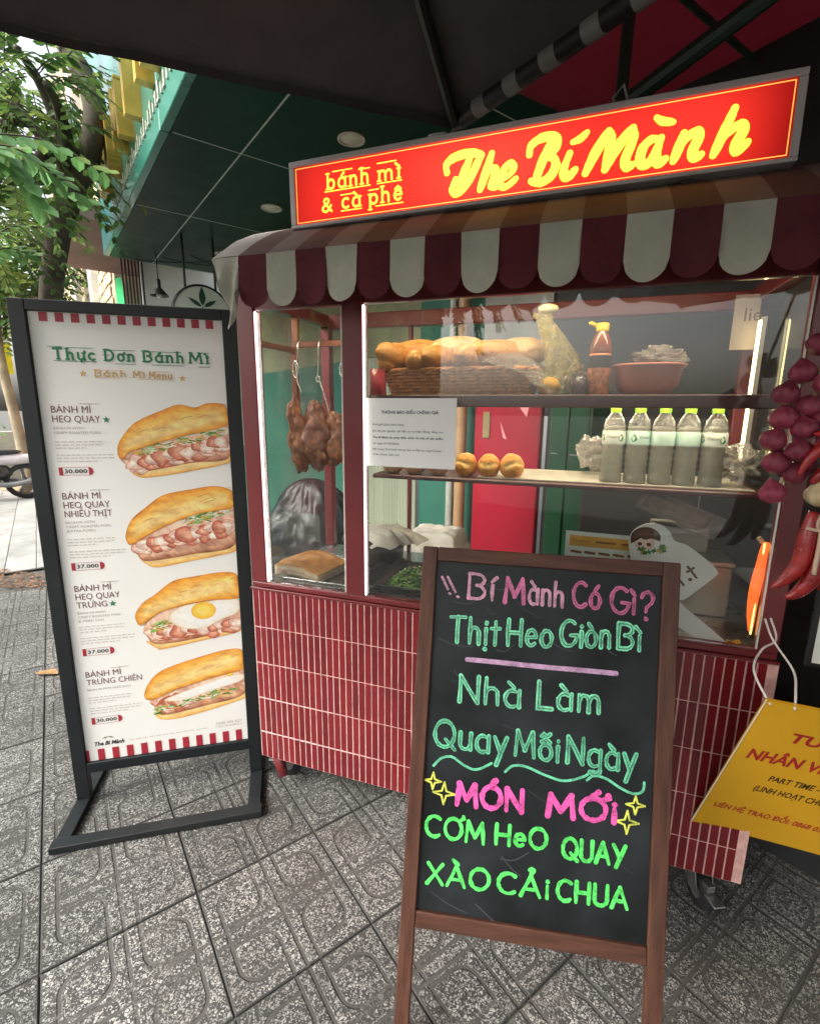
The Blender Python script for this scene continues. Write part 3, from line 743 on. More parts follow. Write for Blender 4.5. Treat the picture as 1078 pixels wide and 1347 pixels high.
mb.lathe([(.245, -.035), (.262, -.03), (.262, .03), (.245, .035)], 48, closed=False); mb.build('rim', blk, rsn, smooth=True)
mb = MB(); mb.T = Matrix.Rotation(R(90), 4, 'X'); mb.lathe([(.245, -.028), (.245, .028)], 48); mb.build('face', M('sign_white', (.66, .68, .60), .4, var=.05), rsn)
mb = MB()
for sy in (-1, 1):
    frm = lambda u, v, off: (u, sy * (.031 + off), v + .055)
    def leafp(cu, cv, L, W, ang):
        P = []; a = R(ang)
        for k in range(9): t = k / 8; P.append((t * L, W * math.sin(math.pi * t ** .8)))
        for k in range(7, 0, -1): t = k / 8; P.append((t * L, -W * math.sin(math.pi * t ** .8)))
        return [(cu + x * math.cos(a) - y * math.sin(a), cv + x * math.sin(a) + y * math.cos(a)) for x, y in P]
    mb.poly(leafp(0, .03, .16, .028, 90), frm); mb.poly(leafp(-.01, .02, .13, .018, 150), frm, .0005); mb.poly(leafp(.01, .02, .13, .018, 30), frm, .0005)
    mb.poly(leafp(0, -.05, .07, .018, 90), frm, .0005); mb.ribbon([(-.12, -.1), (.12, -.1)], .012, frm); mb.ribbon([(-.09, -.13), (.09, -.13)], .01, frm)
mb.build('emblem', M('emblem_green', (.01, .06, .035), .5), rsn)
mb = MB()
for x in (-.13, .13): mb.tube([(x, 0, .22), (x, 0, .686)], .011, 8)
mb.build('hanger', blk, rsn)
# cables at the canopy end
mb = MB()
for k in range(4):
    a = SW(3.35 - k * .25, .2 + .2 * k, 2.97); b_ = SW(1.6 - k * .1, 1.2, 2.93); mb.tube([a.lerp(b_, t / 10) - Vector((0, 0, (.1 + .05 * k) * math.sin(math.pi * t / 10))) for t in range(11)], .006, 6)
tag(mb.build('cable', blk), 'sagging black cables below the far end of the green canopy', 'cable', kind='stuff')

# ---- backdrop down the street
farm = [((.55, .50, .45), 12, -13, 8), ((.62, .42, .40), 20, -12.5, 13), ((.5, .52, .5), 30, -12, 11), ((.6, .56, .42), 3, -16, 5.2), ((.45, .42, .38), -7, -16, 6)]
for k, (c, s, off, h) in enumerate(farm):
    t = thing('town_house', ['grey plain house across the road far down the street', 'tall pink house across the road in the distance', 'grey-green house farthest down the road', 'cream house across the road, behind the viewer', 'brown house across the road, behind the viewer'][k], 'building', mat=STREET @ Matrix.Translation((s, off, 0)))
    wm = M('house_paint_%d' % k, c, .85, var=.15, scale=1.5, dirt=.3)
    mb = MB(); mb.box(0, 7.5, -6, 0, 0, h, .03); mb.build('wall', wm, t)
    mb = MB(); mb.box(-.1, 7.6, -6.1, .1, h, h + .3); mb.build('roof', M('roof_slab', (.3, .28, .26), .9), t)
    for i in range(3):
        for j in range(1, int(h / 3)):
            mb = MB(); mb.box(.7 + i * 2.3, 2.1 + i * 2.3, .0, .06, j * 3 + .6, j * 3 + 2.1, .01); w = mb.build('window', M('window_frame', (.6, .6, .58), .5), t)
            mb = MB(); mb.box(.78 + i * 2.3, 2.02 + i * 2.3, .06, .066, j * 3 + .68, j * 3 + 2.02); mb.build('pane', M('dark_glass', (.03, .04, .045), .08), w)
    mb = MB(); mb.box(1, 6.5, .0, .05, .1, 2.7); mb.build('shutter', M('grey_shutter', (.3, .31, .3), .5, stretch=(1, 1, 12)), t)
mb = MB(); mb.T = STREET; mb.box(10.8, 11.0, -2.9, -1.2, .0, 1.0, .01); lw = mb.build('low_wall', plaster); tag(lw, 'low grey street wall with scribbled drawing behind the motorbike', 'wall')
mb = MB(); frl = lambda u, v, off: STREET @ Vector((10.79, -1.4 - u, .9 - v))
for k in range(6): mb.ribbon(smoothline([(.2 + .2 * k, .3), (.3 + .2 * k, .12 + .05 * (k % 2)), (.28 + .2 * k, .5), (.42 + .2 * k, .4)]), .018, frl)
mb.build('scribble', M('black_ink', (.02, .02, .02), .6), lw)
ys = thing('shop_sign', 'small yellow signboard down the street at the far left edge', 'sign', SW(10.5, -1.5, 0), math.atan2(DD.y, DD.x) + math.pi / 2)
mb = MB(); mb.tube([(0, 0, 0), (0, 0, 2.2)], .04, 8); mb.build('post', M('grey_post', (.3, .3, .3), .5), ys)
mb = MB(); mb.box(-.45, .45, -.06, .06, 2.15, 2.75, .01); mb.build('board', M('yellow_board', (.80, .68, .03), .4), ys)
mb = MB(); mb.box(-.45, .45, -.055, .055, 2.76, 3.1, .01); mb.build('upper_board', M('pale_board', (.66, .72, .74), .4), ys)

# ================================================================== PARASOL OVERHEAD
fabric_blk = M('black_canvas', (.060, .048, .050), .85, var=.2, scale=6, bump=.15, bscale=250, sheen=.2)
steel_blk = M('black_steel', (.014, .014, .015), .45, var=.2)
UA = Vector((.607, .476, 2.5)); UB = UA + Vector((-.787, -.617, 0)) * 2.65; UD = UA + Vector((.819, -.575, 0)) * 4.6; UC = UB + (UD - UA) * .85 + Vector((.2, -.6, 0)); UP = Vector((.61, -1.50, 3.15))
um = thing('market_parasol', 'huge black canvas parasol hanging over the viewer and the cart', 'parasol', (UP.x, UP.y, 0))
cs = [UA, UB, UC, UD]
for i in range(4):
    a, b_ = cs[i], cs[(i + 1) % 4]
    mb = MB()
    def cf(u, v, a=a, b_=b_):
        e = a.lerp(b_, u); p = e.lerp(UP, v); p.z -= .12 * math.sin(math.pi * v) * (.4 + .6 * abs(2 * u - 1)) * .5; 
        p.z += .002 * math.sin(u * 40) * (1 - v) ** 3; return p
    mb.grid(cf, 40, 10); mb.build('canopy_panel', fabric_blk, um, world=True, smooth=True)
    mb = MB()
    def vf(u, v, a=a, b_=b_):
        p = cf(u, 0); p.z -= .025 * v + .0012 * v * math.sin(u * 60); return p
    if i in (0, 2): mb.grid(vf, 60, 1); mb.build('hem', fabric_blk, um, world=True, smooth=True)
    mb = MB(); q = cf(0, .02); mb.tube([a + Vector((0, 0, -.02)), a.lerp(UP, .5) + Vector((0, 0, -.10)), UP + Vector((0, 0, -.08))], .018, 8); mb.build('rib', steel_blk, um, world=True)
mb = MB(); mb.tube(smoothline([UP - Vector((0, 0, .06)), Vector((1.9, -2.5, 3.45)), Vector((2.9, -3.3, 3.1)), Vector((3.0, -3.4, 1.5)), Vector((3.0, -3.4, .05))], 5), .04, 12); mb.build('mast', steel_blk, um, world=True, smooth=True)
mb = MB(); mb.box(2.6, 3.4, -3.8, -3.0, 0.004, .08, .02); mb.build('base', conc, um, world=True)
# rolled edge with pale bands along the right side of the parasol
edge_d = (UD - UA).normalized(); m1 = M('black_hem', (.014, .012, .014), .5); m2_ = M('grey_band', (.26, .26, .24), .6)
t0 = .02; k = 0
while t0 < 1.9:
    L = .085 if k % 2 == 0 else .055
    a = UA + edge_d * t0; b_ = UA + edge_d * (t0 + L); mb = MB(); mb.tube([a, b_], .030 if k % 2 == 0 else .031, 14)
    mb.build('hem_roll' if k % 2 == 0 else 'band', m1 if k % 2 == 0 else m2_, um, world=True, angle=50); t0 += L; k += 1
mb = MB()
for k in range(5):
    r_ = random.Random(k); p = UA + Vector((-.02 - .03 * k, .03 * k, -.03)); mb.tube([p, p + Vector((r_.uniform(-.1, .1), r_.uniform(-.05, .05), -.10)), p + Vector((r_.uniform(-.1, .16), 0, -.16))], .004, 5)
mb.build('loose_cord', steel_blk, um, world=True)
mb = MB(); mb.box(UA.x - .10, UA.x - .03, UA.y - .02, UA.y + .02, 2.38, 2.47, .006); mb.build('corner_bracket', M('worn_bracket', (.25, .24, .22), .4, metal=.5), um, world=True)

# maroon awning of the shop, on green steel
aw = thing('maroon_awning', 'dark maroon fabric awning on green steel tubes above the right end of the sign', 'awning', (1.6, .9, 0))
mar = M('maroon_canvas', (.22, .012, .022), .8, var=.25, scale=3, bump=.2, bscale=200)
_nt = mar.node_tree; _p = _nt.nodes['Principled BSDF']; _t = _nt.nodes.new('ShaderNodeBsdfTranslucent'); _t.inputs[0].default_value = (.030, .002, .004, 1); _m = _nt.nodes.new('ShaderNodeMixShader'); _m.inputs[0].default_value = .35
_nt.links.new(_p.outputs[0], _m.inputs[1]); _nt.links.new(_t.outputs[0], _m.inputs[2]); _nt.links.new(_m.outputs[0], [n for n in _nt.nodes if n.type == 'OUTPUT_MATERIAL'][0].inputs[0])
mb = MB()
def af(u, v):
    p = SW(-6.4 + 5.5 * u, -1.6 + 3.35 * v, 2.70 + .22 * v); p.z += .03 * math.sin(u * 9 + 1) * math.sin(v * 3) - .035 * math.sin(math.pi * ((u * 4) % 1)); return p
mb.grid(af, 48, 12); mb.build('canvas', mar, aw, world=True, smooth=True)
grn = M('green_steel', (.018, .045, .03), .45, var=.2, dirt=.4)
def awtube(a, b_, r=.022): mb = MB(); mb.tube([a, b_], r, 10); mb.build('tube', grn, aw, world=True)
awtube(Vector((1.62, .20, 2.60)), Vector((1.10, .27, 2.33)), .024); awtube(Vector((1.14, .30, 2.34)), Vector((1.148, .34, 2.74)), .018)
awtube(Vector((1.10, .27, 2.33)), Vector((.98, .29, 2.27)), .024); awtube(Vector((2.6, .05, 2.95)), Vector((1.62, .20, 2.60)), .024)
for k in range(4): awtube(af(k / 4 + .12, 0) - Vector((0, 0, .03)), af(k / 4 + .12, 1) - Vector((0, 0, .03)), .012)

# ================================================================== FOOD CART
W = 1.637; DEP = .60
maroon = M('cart_maroon', (.135, .014, .017), .38, var=.12, scale=5, coat=.25, dirt=.12)
cart = thing('food_cart', 'maroon glazed bánh mì cart with kit-kat tile front and striped scalloped awning', 'food cart', (W / 2, DEP / 2, 0))
def cpart(name, mat, *boxes, ch=.003, parent=None, **kw):
    mb = MB()
    for b_ in boxes: mb.box(*b_, ch)
    return mb.build(name, mat, parent or cart, world=True, **kw)
grout = M('pink_grout', (.62, .36, .32), .8, var=.25, dirt=.45, scale=30, bump=.2)
cpart('front_panel', grout, (0, W, -.0016, .02, .1515, .8505), ch=.0003)
cpart('side_panel', maroon, (0, .02, .02, DEP, .1515, .8505)); cpart('side_panel', maroon, (W - .02, W, .021, DEP, .1515, .8505))
cpart('back_panel', maroon, (.021, W - .021, DEP - .02, DEP - .001, .1515, .8505)); cpart('bottom_panel', maroon, (.021, W - .021, .021, DEP - .021, .152, .17))
cpart('counter_top', M('counter_steel', (.48, .48, .46), .28, metal=.85, var=.1, scale=4), (.004, W - .004, .042, DEP - .002, .853, .872))
cpart('trim', maroon, (-.006, W + .006, -.008, .003, .8515, .860), ch=.002)
cpart('trim', grout, (W - .004, W + .006, -.003, .0035, .152, .851), ch=.001)
cpart('bottom_rail', maroon, (0, W, .0, .040, .8605, .8795))
# tiles
tm = M('maroon_tile', (.150, .009, .014), .2, var=.16, scale=14, coat=.2, rnd=.20, rvar=.10)
pit = .0249; tw = .0208; rows = [(.7055, .8490), (.5585, .7025), (.4115, .5555), (.2645, .4085), (.1530, .2615)]
mb = MB(); mb.box(0, tw, 0, .0065, 0, 1, .0015); 
tme = {}
for ri, (z0, z1) in enumerate(rows):
    h = round(z1 - z0, 4)
    if h not in tme: m_ = MB(); m_.box(0, tw, 0, .0022, 0, h, .0009); tme[h] = m_.mesh('tile', [tm])
rt = random.Random(4); hid = MB(); nt_ = 0
for ri, (z0, z1) in enumerate(rows):
    for ci in range(65):
        x = .0035 + ci * pit
        if (.83 < x < 1.22) and ri in (1, 2) :
            hid.box(x, x + tw, -.0030, -.0008, z0, z1, .0009); continue
        o = bpy.data.objects.new('tile', tme[round(z1 - z0, 4)]); COL.objects.link(o); o.parent = cart; nt_ += 1
        o.location = (x - W / 2 + rt.uniform(-.0003, .0003), -.0030 - DEP / 2 + rt.uniform(-.0006, .0002), z0)
hid.build('tile_field', tm, cart, world=True, kind='stuff')
# posts and beams
ZT = 1.80
cpart('post', maroon, (-.002, .062, .0, .045, .880, 1.90)); cpart('post', maroon, (.382, .450, .0, .045, .880, 1.90)); cpart('post', maroon, (1.592, W, .0, .045, .880, 1.90))
cpart('post', maroon, (0, .04, DEP - .04, DEP, .873, 1.90)); cpart('post', maroon, (W - .04, W, DEP - .04, DEP, .873, 1.90)); cpart('post', maroon, (.402, .418, DEP - .03, DEP - .01, .873, 1.84))
cpart('top_beam', maroon, (-.002, W, .001, .044, 1.902, 1.95)); cpart('header', maroon, (.063, .381, .008, .03, 1.815, 1.90)); cpart('header', maroon, (.451, 1.591, .008, .03, 1.815, 1.90))
cpart('top_beam', maroon, (0, W, DEP - .04, DEP, 1.84, 1.90)); cpart('top_beam', maroon, (0, .04, .046, DEP - .041, 1.85, 1.90)); cpart('top_beam', maroon, (W - .04, W, .046, DEP - .041, 1.85, 1.90))
cpart('roof_panel', M('roof_underside', (.40, .38, .32), .6, var=.15), (0, W, .0, DEP, 1.951, 1.97))
# shelves
shelf_m = M('shelf_maroon', (.085, .012, .014), .35, var=.15, coat=.2)
cpart('shelf', shelf_m, (.452, W - .041, .0525, .42, 1.534, 1.548)); cpart('shelf_lip', shelf_m, (.452, W - .041, .045, .052, 1.512, 1.5485)); s2 = cpart('shelf', shelf_m, (.452, W - .041, .07, .40, 1.278, 1.292))
cpart('liner', M('cream_liner', (.62, .60, .50), .5, var=.15, dirt=.3), (.80, 1.56, .10, .385, 1.2925, 1.297), ch=.001)
cpart('shelf_bracket', shelf_m, (.452, .466, .40, .56, 1.278, 1.29), (.452, .466, .42, .56, 1.528, 1.54), (1.57, 1.584, .40, .56, 1.278, 1.29), (1.57, 1.584, .42, .56, 1.528, 1.54))
# glass
gl = glassmat('pane_glass', tint=(.965, .975, .965), boost=.75, veil=.012, body=(.55, .58, .50))
cpart('glass_pane', gl, (.063, .381, .012, .016, .881, 1.814), ch=0); cpart('glass_pane', gl, (.451, 1.591, .012, .016, .881, 1.814), ch=0)
gl2 = glassmat('side_glass', tint=(.96, .97, .96), boost=.12, veil=.01)
cpart('glass_pane', gl2, (.004, .008, .046, DEP - .041, .875, 1.845), ch=0); cpart('glass_pane', gl2, (W - .008, W - .004, .046, DEP - .041, .875, 1.845), ch=0)
# glazing beads with led strips
led = emat('led_white', (1, .97, .90), 3.0); ledw = emat('led_warm', (1, .80, .36), 5.0, (.9, .8, .5)); ledd = M('bead_clear', (.75, .72, .66), .3, var=.05)
cpart('led_strip', led, (.064, .0680, .004, .011, .884, 1.812), ch=.001); cpart('led_strip', led, (.4515, .4548, .004, .011, .884, 1.812), ch=.001)
cpart('glazing_bead', ledd, (.376, .3805, .004, .011, .884, 1.812), ch=.001); cpart('glazing_bead', ledd, (1.586, 1.5905, .004, .011, .884, 1.812), ch=.001)
cpart('led_strip', ledw, (1.592, 1.598, DEP - .20, DEP - .192, 1.36, 1.52), (1.592, 1.598, DEP - .20, DEP - .192, 1.552, 1.78), ch=.001)
cpart('led_strip', emat('led_orange', (1, .50, .10), 2.2, (.9, .6, .3)), (1.5835, 1.5865, .05, .054, .905, 1.165), ch=.001)
cpart('led_housing', M('alu_profile', (.5, .48, .42), .4, metal=.4), (1.599, 1.612, DEP - .205, DEP - .187, 1.35, 1.79), ch=.001)
# warm strips behind the header, they light the shelves
cpart('led_strip', emat('led_top', (1, .84, .58), 20.0, (.9, .85, .7)), (.07, .375, .032, .040, 1.845, 1.857), (.46, 1.58, .032, .040, 1.845, 1.857), ch=.001)
cpart('led_strip', MATS['led_top'], (.46, 1.58, .0545, .0645, 1.5262, 1.5335), ch=.001)  # unseen strip under the upper shelf, added to light the bottle fronts
cpart('led_strip', MATS['led_top'], (.46, 1.58, .385, .395, 1.5262, 1.5335), ch=.001)  # second unseen strip, added at the back so the bottles glow from behind
# awning: sloping striped sheet + valance scallops
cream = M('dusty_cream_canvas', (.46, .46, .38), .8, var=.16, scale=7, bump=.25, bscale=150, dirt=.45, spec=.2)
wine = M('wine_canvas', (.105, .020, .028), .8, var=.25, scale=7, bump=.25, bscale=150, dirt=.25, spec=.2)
cream_sheen = M('sheen_cream_sheet', (.40, .36, .33), .75, var=.2, scale=4, bump=.15, bscale=20, dirt=.5, spec=.2)  # first stripe only: sky sheen put into a paler cream
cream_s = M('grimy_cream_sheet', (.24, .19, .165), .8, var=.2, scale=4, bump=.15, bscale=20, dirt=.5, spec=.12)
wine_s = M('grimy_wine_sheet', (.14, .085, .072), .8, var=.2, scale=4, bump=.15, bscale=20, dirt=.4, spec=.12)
AY, AZ, TY, TZ = -.115, 1.943, .20, 2.118; sw_ = .0965; x0a = .008
edges = [-.020 + .034] ; 
for k in range(18):
    xa = x0a + k * sw_; xb = xa + sw_; isw = k % 2 == 0
    mb = MB()
    def sf(u, v, xa=xa, xb=xb):
        x = xa + (xb - xa) * u; y = AY + (TY - AY) * v; z = AZ + (TZ - AZ) * v
        sag = .017 * math.sin(math.pi * v) + .004 * mnoise.noise(Vector((x * 7, v * 4, 0))); return (x, y, z + sag)
    mb.grid(sf, 4, 10); mb.build('awning_stripe', cream_sheen if k == 0 else (cream_s if isw else wine_s), cart, world=True, smooth=True)
    mb = MB()
    if k == 0:
        def vfl(u, v):
            x = xa + sw_ * u; L = .100 + .05 * math.sqrt(max(0, 1 - (2 * min(1, u * 1.0) - 1) ** 2)) + (.05 * (1 - abs(u - .45) * 2) if .0 < u < 1 else 0)
            z = AZ - L * v * 1.05; y = AY - .012 * math.sin(v * 5 + u * 3) * v - .01 * v + .015 * math.sin((u * 1.3 + v) * 7) * v
            return (x + .040 * v * (1 - u), y, z)
        mb.grid(vfl, 16, 14)
    else:
        ph = k * 1.3
        def vfl(u, v, ph=ph):
            x = xa + sw_ * u; L = .098 + .0475 * math.sqrt(max(0, 1 - (2 * u - 1) ** 2)); z = AZ - L * v
            return (x, AY - .006 * v * math.sin(ph + u * 3.0) - .004 * math.sin(x * 30) * v + .0035 * mnoise.noise(Vector((x * 22, z * 22, ph))) * v, z)
        mb.grid(vfl, 16, 6)
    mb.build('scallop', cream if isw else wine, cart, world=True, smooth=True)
    # matching scallop of the inner valance
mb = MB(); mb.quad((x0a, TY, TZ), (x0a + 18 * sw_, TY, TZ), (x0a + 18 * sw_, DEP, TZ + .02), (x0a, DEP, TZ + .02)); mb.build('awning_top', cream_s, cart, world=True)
mb = MB(); mb.tube([(x0a, AY + .012, AZ - .012), (x0a + 18 * sw_, AY + .012, AZ - .012)], .006, 8)
for x in (x0a + .01, x0a + 18 * sw_ - .01): mb.tube([(x, AY + .012, AZ - .014), (x, TY, TZ - .03)], .006, 8); mb.tube([(x, TY, TZ - .03), (x, TY, 1.96)], .006, 8)
mb.build('awning_frame', steel_blk, cart, world=True)
# casters
chrome = M('caster_zinc', (.45, .45, .44), .35, metal=.9, var=.2, dirt=.4); rub = M('rubber_black', (.016, .016, .017), .7)
def caster(x, y, rz, front):
    cc = Matrix.Translation((x, y, 0)) @ Matrix.Rotation(rz, 4, 'Z')
    mb = MB(); mb.T = cc; mb.box(-.04, .04, -.04, .04, .143, .1505, .002); c = mb.build('caster', chrome, cart, world=True)
    mb = MB(); mb.T = cc
    for s in (-1, 1):
        P = [(s * .026, -.03, .143), (s * .026, .03, .143), (s * .026, -.035 + .02, .055), (s * .026, -.055, .055)]
        a = [mb.pt(p) for p in P]; b_ = [mb.pt((p[0] + s * .003, p[1], p[2])) for p in P]; mb.face(a); mb.face(b_[::-1])
        for i in range(4): mb.face((a[i], a[(i + 1) % 4], b_[(i + 1) % 4], b_[i]))
    mb.build('fork', chrome, c, world=True)
    mb = MB(); mb.T = cc @ Matrix.Translation((0, -.035, .052)) @ Matrix.Rotation(R(90), 4, 'Y'); mb.lathe([(.02, -.017), (.045, -.017), (.052, -.010), (.052, .010), (.045, .017), (.02, .017)], 28, closed=False); mb.build('wheel', rub, c, world=True, smooth=True)
    mb = MB(); mb.T = cc @ Matrix.Translation((0, -.035, .052)) @ Matrix.Rotation(R(90), 4, 'Y'); mb.lathe([(.003, -.022), (.02, -.020), (.02, .020), (.003, .022)], 20); mb.build('hub', chrome, c, world=True)
    mb = MB(); mb.T = cc; mb.box(-.018, .018, -.115, -.07, .075, .079, .001); mb.box(-.012, .012, -.075, -.045, .079, .105, .001); mb.build('brake_pedal', chrome, c, world=True)
caster(1.545, .075, R(25), True); caster(.085, .115, R(-70), True); caster(.085, .5, R(10), False); caster(1.545, .5, R(40), False)
mb = MB(); mb.tube([(.035, .05, .152), (.050, .045, .095), (.080, .025, .055)], .02, 12, rr=[.028, .022, .017]); mb.build('foot', maroon, cart, world=True, smooth=True)

# ================================================================== LIGHT BOX SIGN
roll = -math.atan2(.0135, 1.342)
sign = thing('light_box_sign', 'lit red light box sign with yellow script The Bí Mành in a grey frame', 'sign', mat=Matrix.Translation((.8575, .05, 2.067)) @ Matrix.Rotation(roll, 4, 'Y'))
HX = .671; SH = .189
alu = M('anodised_frame', (.62, .60, .61), .45, metal=.0, var=.1, scale=6)
for nm, b_ in (('frame', (-HX, HX, 0, .09, SH - .016, SH)), ('frame', (-HX, HX, 0, .09, 0, .010)), ('frame', (-HX, -HX + .018, .0005, .0895, .0105, SH - .0165)), ('frame', (HX - .018, HX, .0005, .0895, .0105, SH - .0165))):
    mb = MB(); mb.box(*b_, .002); mb.build(nm, alu, sign)
mb = MB(); mb.box(-HX + .002, HX - .002, .07, .088, .004, SH - .004); mb.build('back', steel_blk, sign)
def backlit(name, c, s, hot, rim):
    """translucent face lit from behind by tubes: brighter over the tubes' middle"""
    m, nt, p, b = newmat(name); tc = nt.nodes.new('ShaderNodeTexCoord'); sp = nt.nodes.new('ShaderNodeSeparateXYZ'); nt.links.new(tc.outputs['Object'], sp.inputs[0])
    ex = b.m('SUBTRACT', 1., b.m('POWER', b.m('DIVIDE', b.m('ABSOLUTE', b.m('SUBTRACT', sp.outputs[0], -.02)), .68), 4.), clamp=True)
    ez = b.m('SUBTRACT', 1., b.m('POWER', b.m('DIVIDE', b.m('ABSOLUTE', b.m('SUBTRACT', sp.outputs[2], .088)), .105), 3.), clamp=True)
    w = b.m('MULTIPLY_ADD', b.m('SINE', b.m('MULTIPLY_ADD', sp.outputs[0], 9.5, 2.2)), .18, .82)
    e = b.m('MULTIPLY', b.m('MULTIPLY', ex, w), b.m('MULTIPLY_ADD', ez, .5, .5)); e = b.m('MULTIPLY_ADD', e, 1 - rim, rim)
    cc = b.mix(e, c, hot); nt.links.new(cc, p.inputs['Emission Color']); nt.links.new(b.m('MULTIPLY', e, s), p.inputs['Emission Strength'])
    p.inputs['Base Color'].default_value = (*c, 1); p.inputs['Roughness'].default_value = .25; p.inputs['Coat Weight'].default_value = .3; return m
red_face = backlit('backlit_red', (.50, .004, .005), .58, (1., .05, .03), .22)
yel_face = backlit('backlit_yellow', (.85, .50, .03), .80, (1., .80, .075), .58)
org_face = backlit('backlit_orange', (.9, .30, .03), .75, (1., .48, .10), .6)
mb = MB(); mb.box(-HX + .0185, HX - .0185, .004, .010, .0105, SH - .0165); mb.build('face', red_face, sign)
sf_ = lambda u, v, off: (u - HX, .0038 + off, SH - v)
mb = MB()
for (u0, v0, u1, v1) in ((.023, .0215, 1.319, .0215), (.023, .1735, 1.319, .1735)): mb.ribbon([(u0, v0), (u1, v1)], .0022, sf_)
for u in (.023, 1.319): mb.ribbon([(u, .0215), (u, .1735)], .0022, sf_, -.0001)
mb.build('border_line', org_face, sign)
script = [
 ([(.507, .098), (.505, .078), (.523, .064), (.555, .058), (.585, .060), (.605, .068)], 1), ([(.572, .070), (.558, .10), (.542, .135)], 1),
 ([(.532, .118), (.523, .140), (.530, .152), (.548, .147), (.575, .118), (.597, .078), (.603, .070)], 1),
 ([(.632, .068), (.618, .11), (.602, .153)], 1), ([(.608, .132), (.630, .106), (.643, .108), (.640, .128), (.633, .148), (.648, .152)], .9),
 ([(.656, .138), (.682, .126), (.694, .110), (.684, .100), (.667, .112), (.656, .138), (.662, .153), (.678, .153), (.700, .138)], .85),
 ([(.788, .062), (.768, .105), (.752, .150)], 1), ([(.733, .086), (.736, .066), (.760, .052), (.790, .052), (.803, .064), (.797, .084), (.775, .098)], 1),
 ([(.775, .098), (.796, .104), (.802, .122), (.790, .145), (.764, .157), (.740, .150)], 1),
 ([(.836, .098), (.824, .130), (.826, .150), (.838, .151), (.852, .138)], 1), ([(.842, .073), (.860, .068), (.876, .056)], .8),
 ([(.878, .150), (.900, .105), (.928, .062)], 1.1), ([(.928, .062), (.934, .082), (.925, .148)], 1), ([(.925, .148), (.952, .10), (.984, .064)], 1.1), ([(.984, .064), (.988, .086), (.972, .130), (.976, .150), (.990, .146)], 1),
 ([(1.046, .100), (1.030, .096), (1.012, .110), (1.006, .136), (1.014, .151), (1.030, .144), (1.047, .110)], 1), ([(1.050, .096), (1.042, .132), (1.048, .152), (1.064, .144)], 1), ([(1.036, .050), (1.050, .060), (1.074, .066)], .8),
 ([(1.100, .094), (1.092, .122), (1.082, .152)], 1), ([(1.088, .132), (1.108, .104), (1.128, .095), (1.133, .108), (1.122, .138), (1.128, .152), (1.142, .146)], 1),
 ([(1.203, .058), (1.186, .105), (1.168, .152)], 1), ([(1.174, .132), (1.196, .106), (1.219, .095), (1.226, .108), (1.212, .138), (1.218, .151), (1.237, .134)], 1)]
olive = backlit('backlit_olive', (.20, .10, .01), .5, (.30, .16, .01), .5)
mb = MB(); mo = MB()
for k, (pts, ws) in enumerate(script):
    ln = smoothline([Vector(p) for p in pts], 5)
    tp = [.80, .95, 1.10, 1.12, 1.04, .92, .78]; mb.ribbon(ln, .0208 * ws, sf_, -.0008 - .00002 * k, taper=tp); mo.ribbon(ln, .0208 * ws + .0032, sf_, -.0002 - .00001 * k, taper=tp)
mo.build('script_outline', olive, sign); mb.build('script_lettering', yel_face, sign)
mb = MB(); mo = MB()
def slabword(t, u0, u1, vb, h, w=.0062):
    for m_, ww, of in ((mo, w + .002, -.0002), (mb, w, -.0016)): word(m_, t, u0, u1, vb, h, ww, sf_, of, gap=.26, slab=.006)
slabword('bánh', .131, .268, .091, .042); slabword('mì', .300, .366, .091, .042); slabword('&', .110, .145, .152, .036); slabword('cà', .180, .240, .149, .042); slabword('phê', .270, .374, .149, .042)
for a, b_, v in ((.122, .273, .098), (.150, .215, .046), (.236, .272, .052), (.296, .372, .098), (.296, .355, .045), (.176, .244, .157), (.176, .222, .113), (.290, .376, .157), (.268, .300, .112)):
    mb.ribbon([(a, v), (b_, v)], .0028, sf_, -.003)
mo.build('small_outline', olive, sign); mb.build('small_lettering', org_face if False else yel_face, sign)
for x in (-.45, .45): mb = MB(); mb.box(x - .015, x + .015, .02, .06, -.12, -.0005, .002); mb.build('bracket', steel_blk, sign)
mb = MB(); mb.box(-.2, -.13, .03, .05, SH, SH + .006); mb.tube([(-.165, .04, SH), (-.16, .05, SH + .03), (-.15, .1, SH + .06)], .004, 6); mb.tube([(.27, .04, SH), (.262, .05, SH + .035), (.285, .03, SH + .05), (.30, .06, SH + .02)], .004, 6); mb.build('wire', M('grey_wire', (.35, .33, .33), .5), sign)

# ================================================================== MENU STAND
def frame_matrix(x, down, TL, w, H):
    x = Vector(x).normalized(); z = -Vector(down); z = (z - x * z.dot(x)).normalized(); y = z.cross(x)
    o = Vector(TL) + x * (w / 2) - z * H
    return Matrix(((x.x, y.x, z.x, o.x), (x.y, y.y, z.y, o.y), (x.z, y.z, z.z, o.z), (0, 0, 0, 1)))
MW, MH = .681, 1.836
menu = thing('menu_stand', 'tall black framed menu poster stand listing four bánh mì sandwiches', 'menu stand', mat=frame_matrix((.837, .547, 0), (0, -.012, -1), (-.629, -.302, 1.836), MW, MH))
bm_ = M('black_frame_paint', (.012, .015, .017), .42, var=.2, scale=5, dirt=.15, spec=.35)
mf = lambda u, v, off: (u - MW / 2, off, MH - v)
def mbox(name, mat, u0, u1, v0, v1, y0, y1, ch=.002, par=None):
    mb = MB(); mb.box(u0 - MW / 2, u1 - MW / 2, y0, y1, MH - v1, MH - v0, ch); return mb.build(name, mat, par or menu)
mbox('post', bm_, 0, .047, 0, 1.812, 0, .032); mbox('post', bm_, MW - .047, MW, 0, 1.812, 0, .032)
mbox('frame_rail', bm_, .0475, MW - .0475, 0, .035, .0, .032); mbox('frame_rail', bm_, .0475, MW - .0475, 1.664, 1.706, .0, .032)
mb = MB(); yb = -.225
mb.box(-MW / 2 - .008, MW / 2 + .008, yb, yb + .045, 0.001, .026, .002); mb.build('base_bar', bm_, menu)
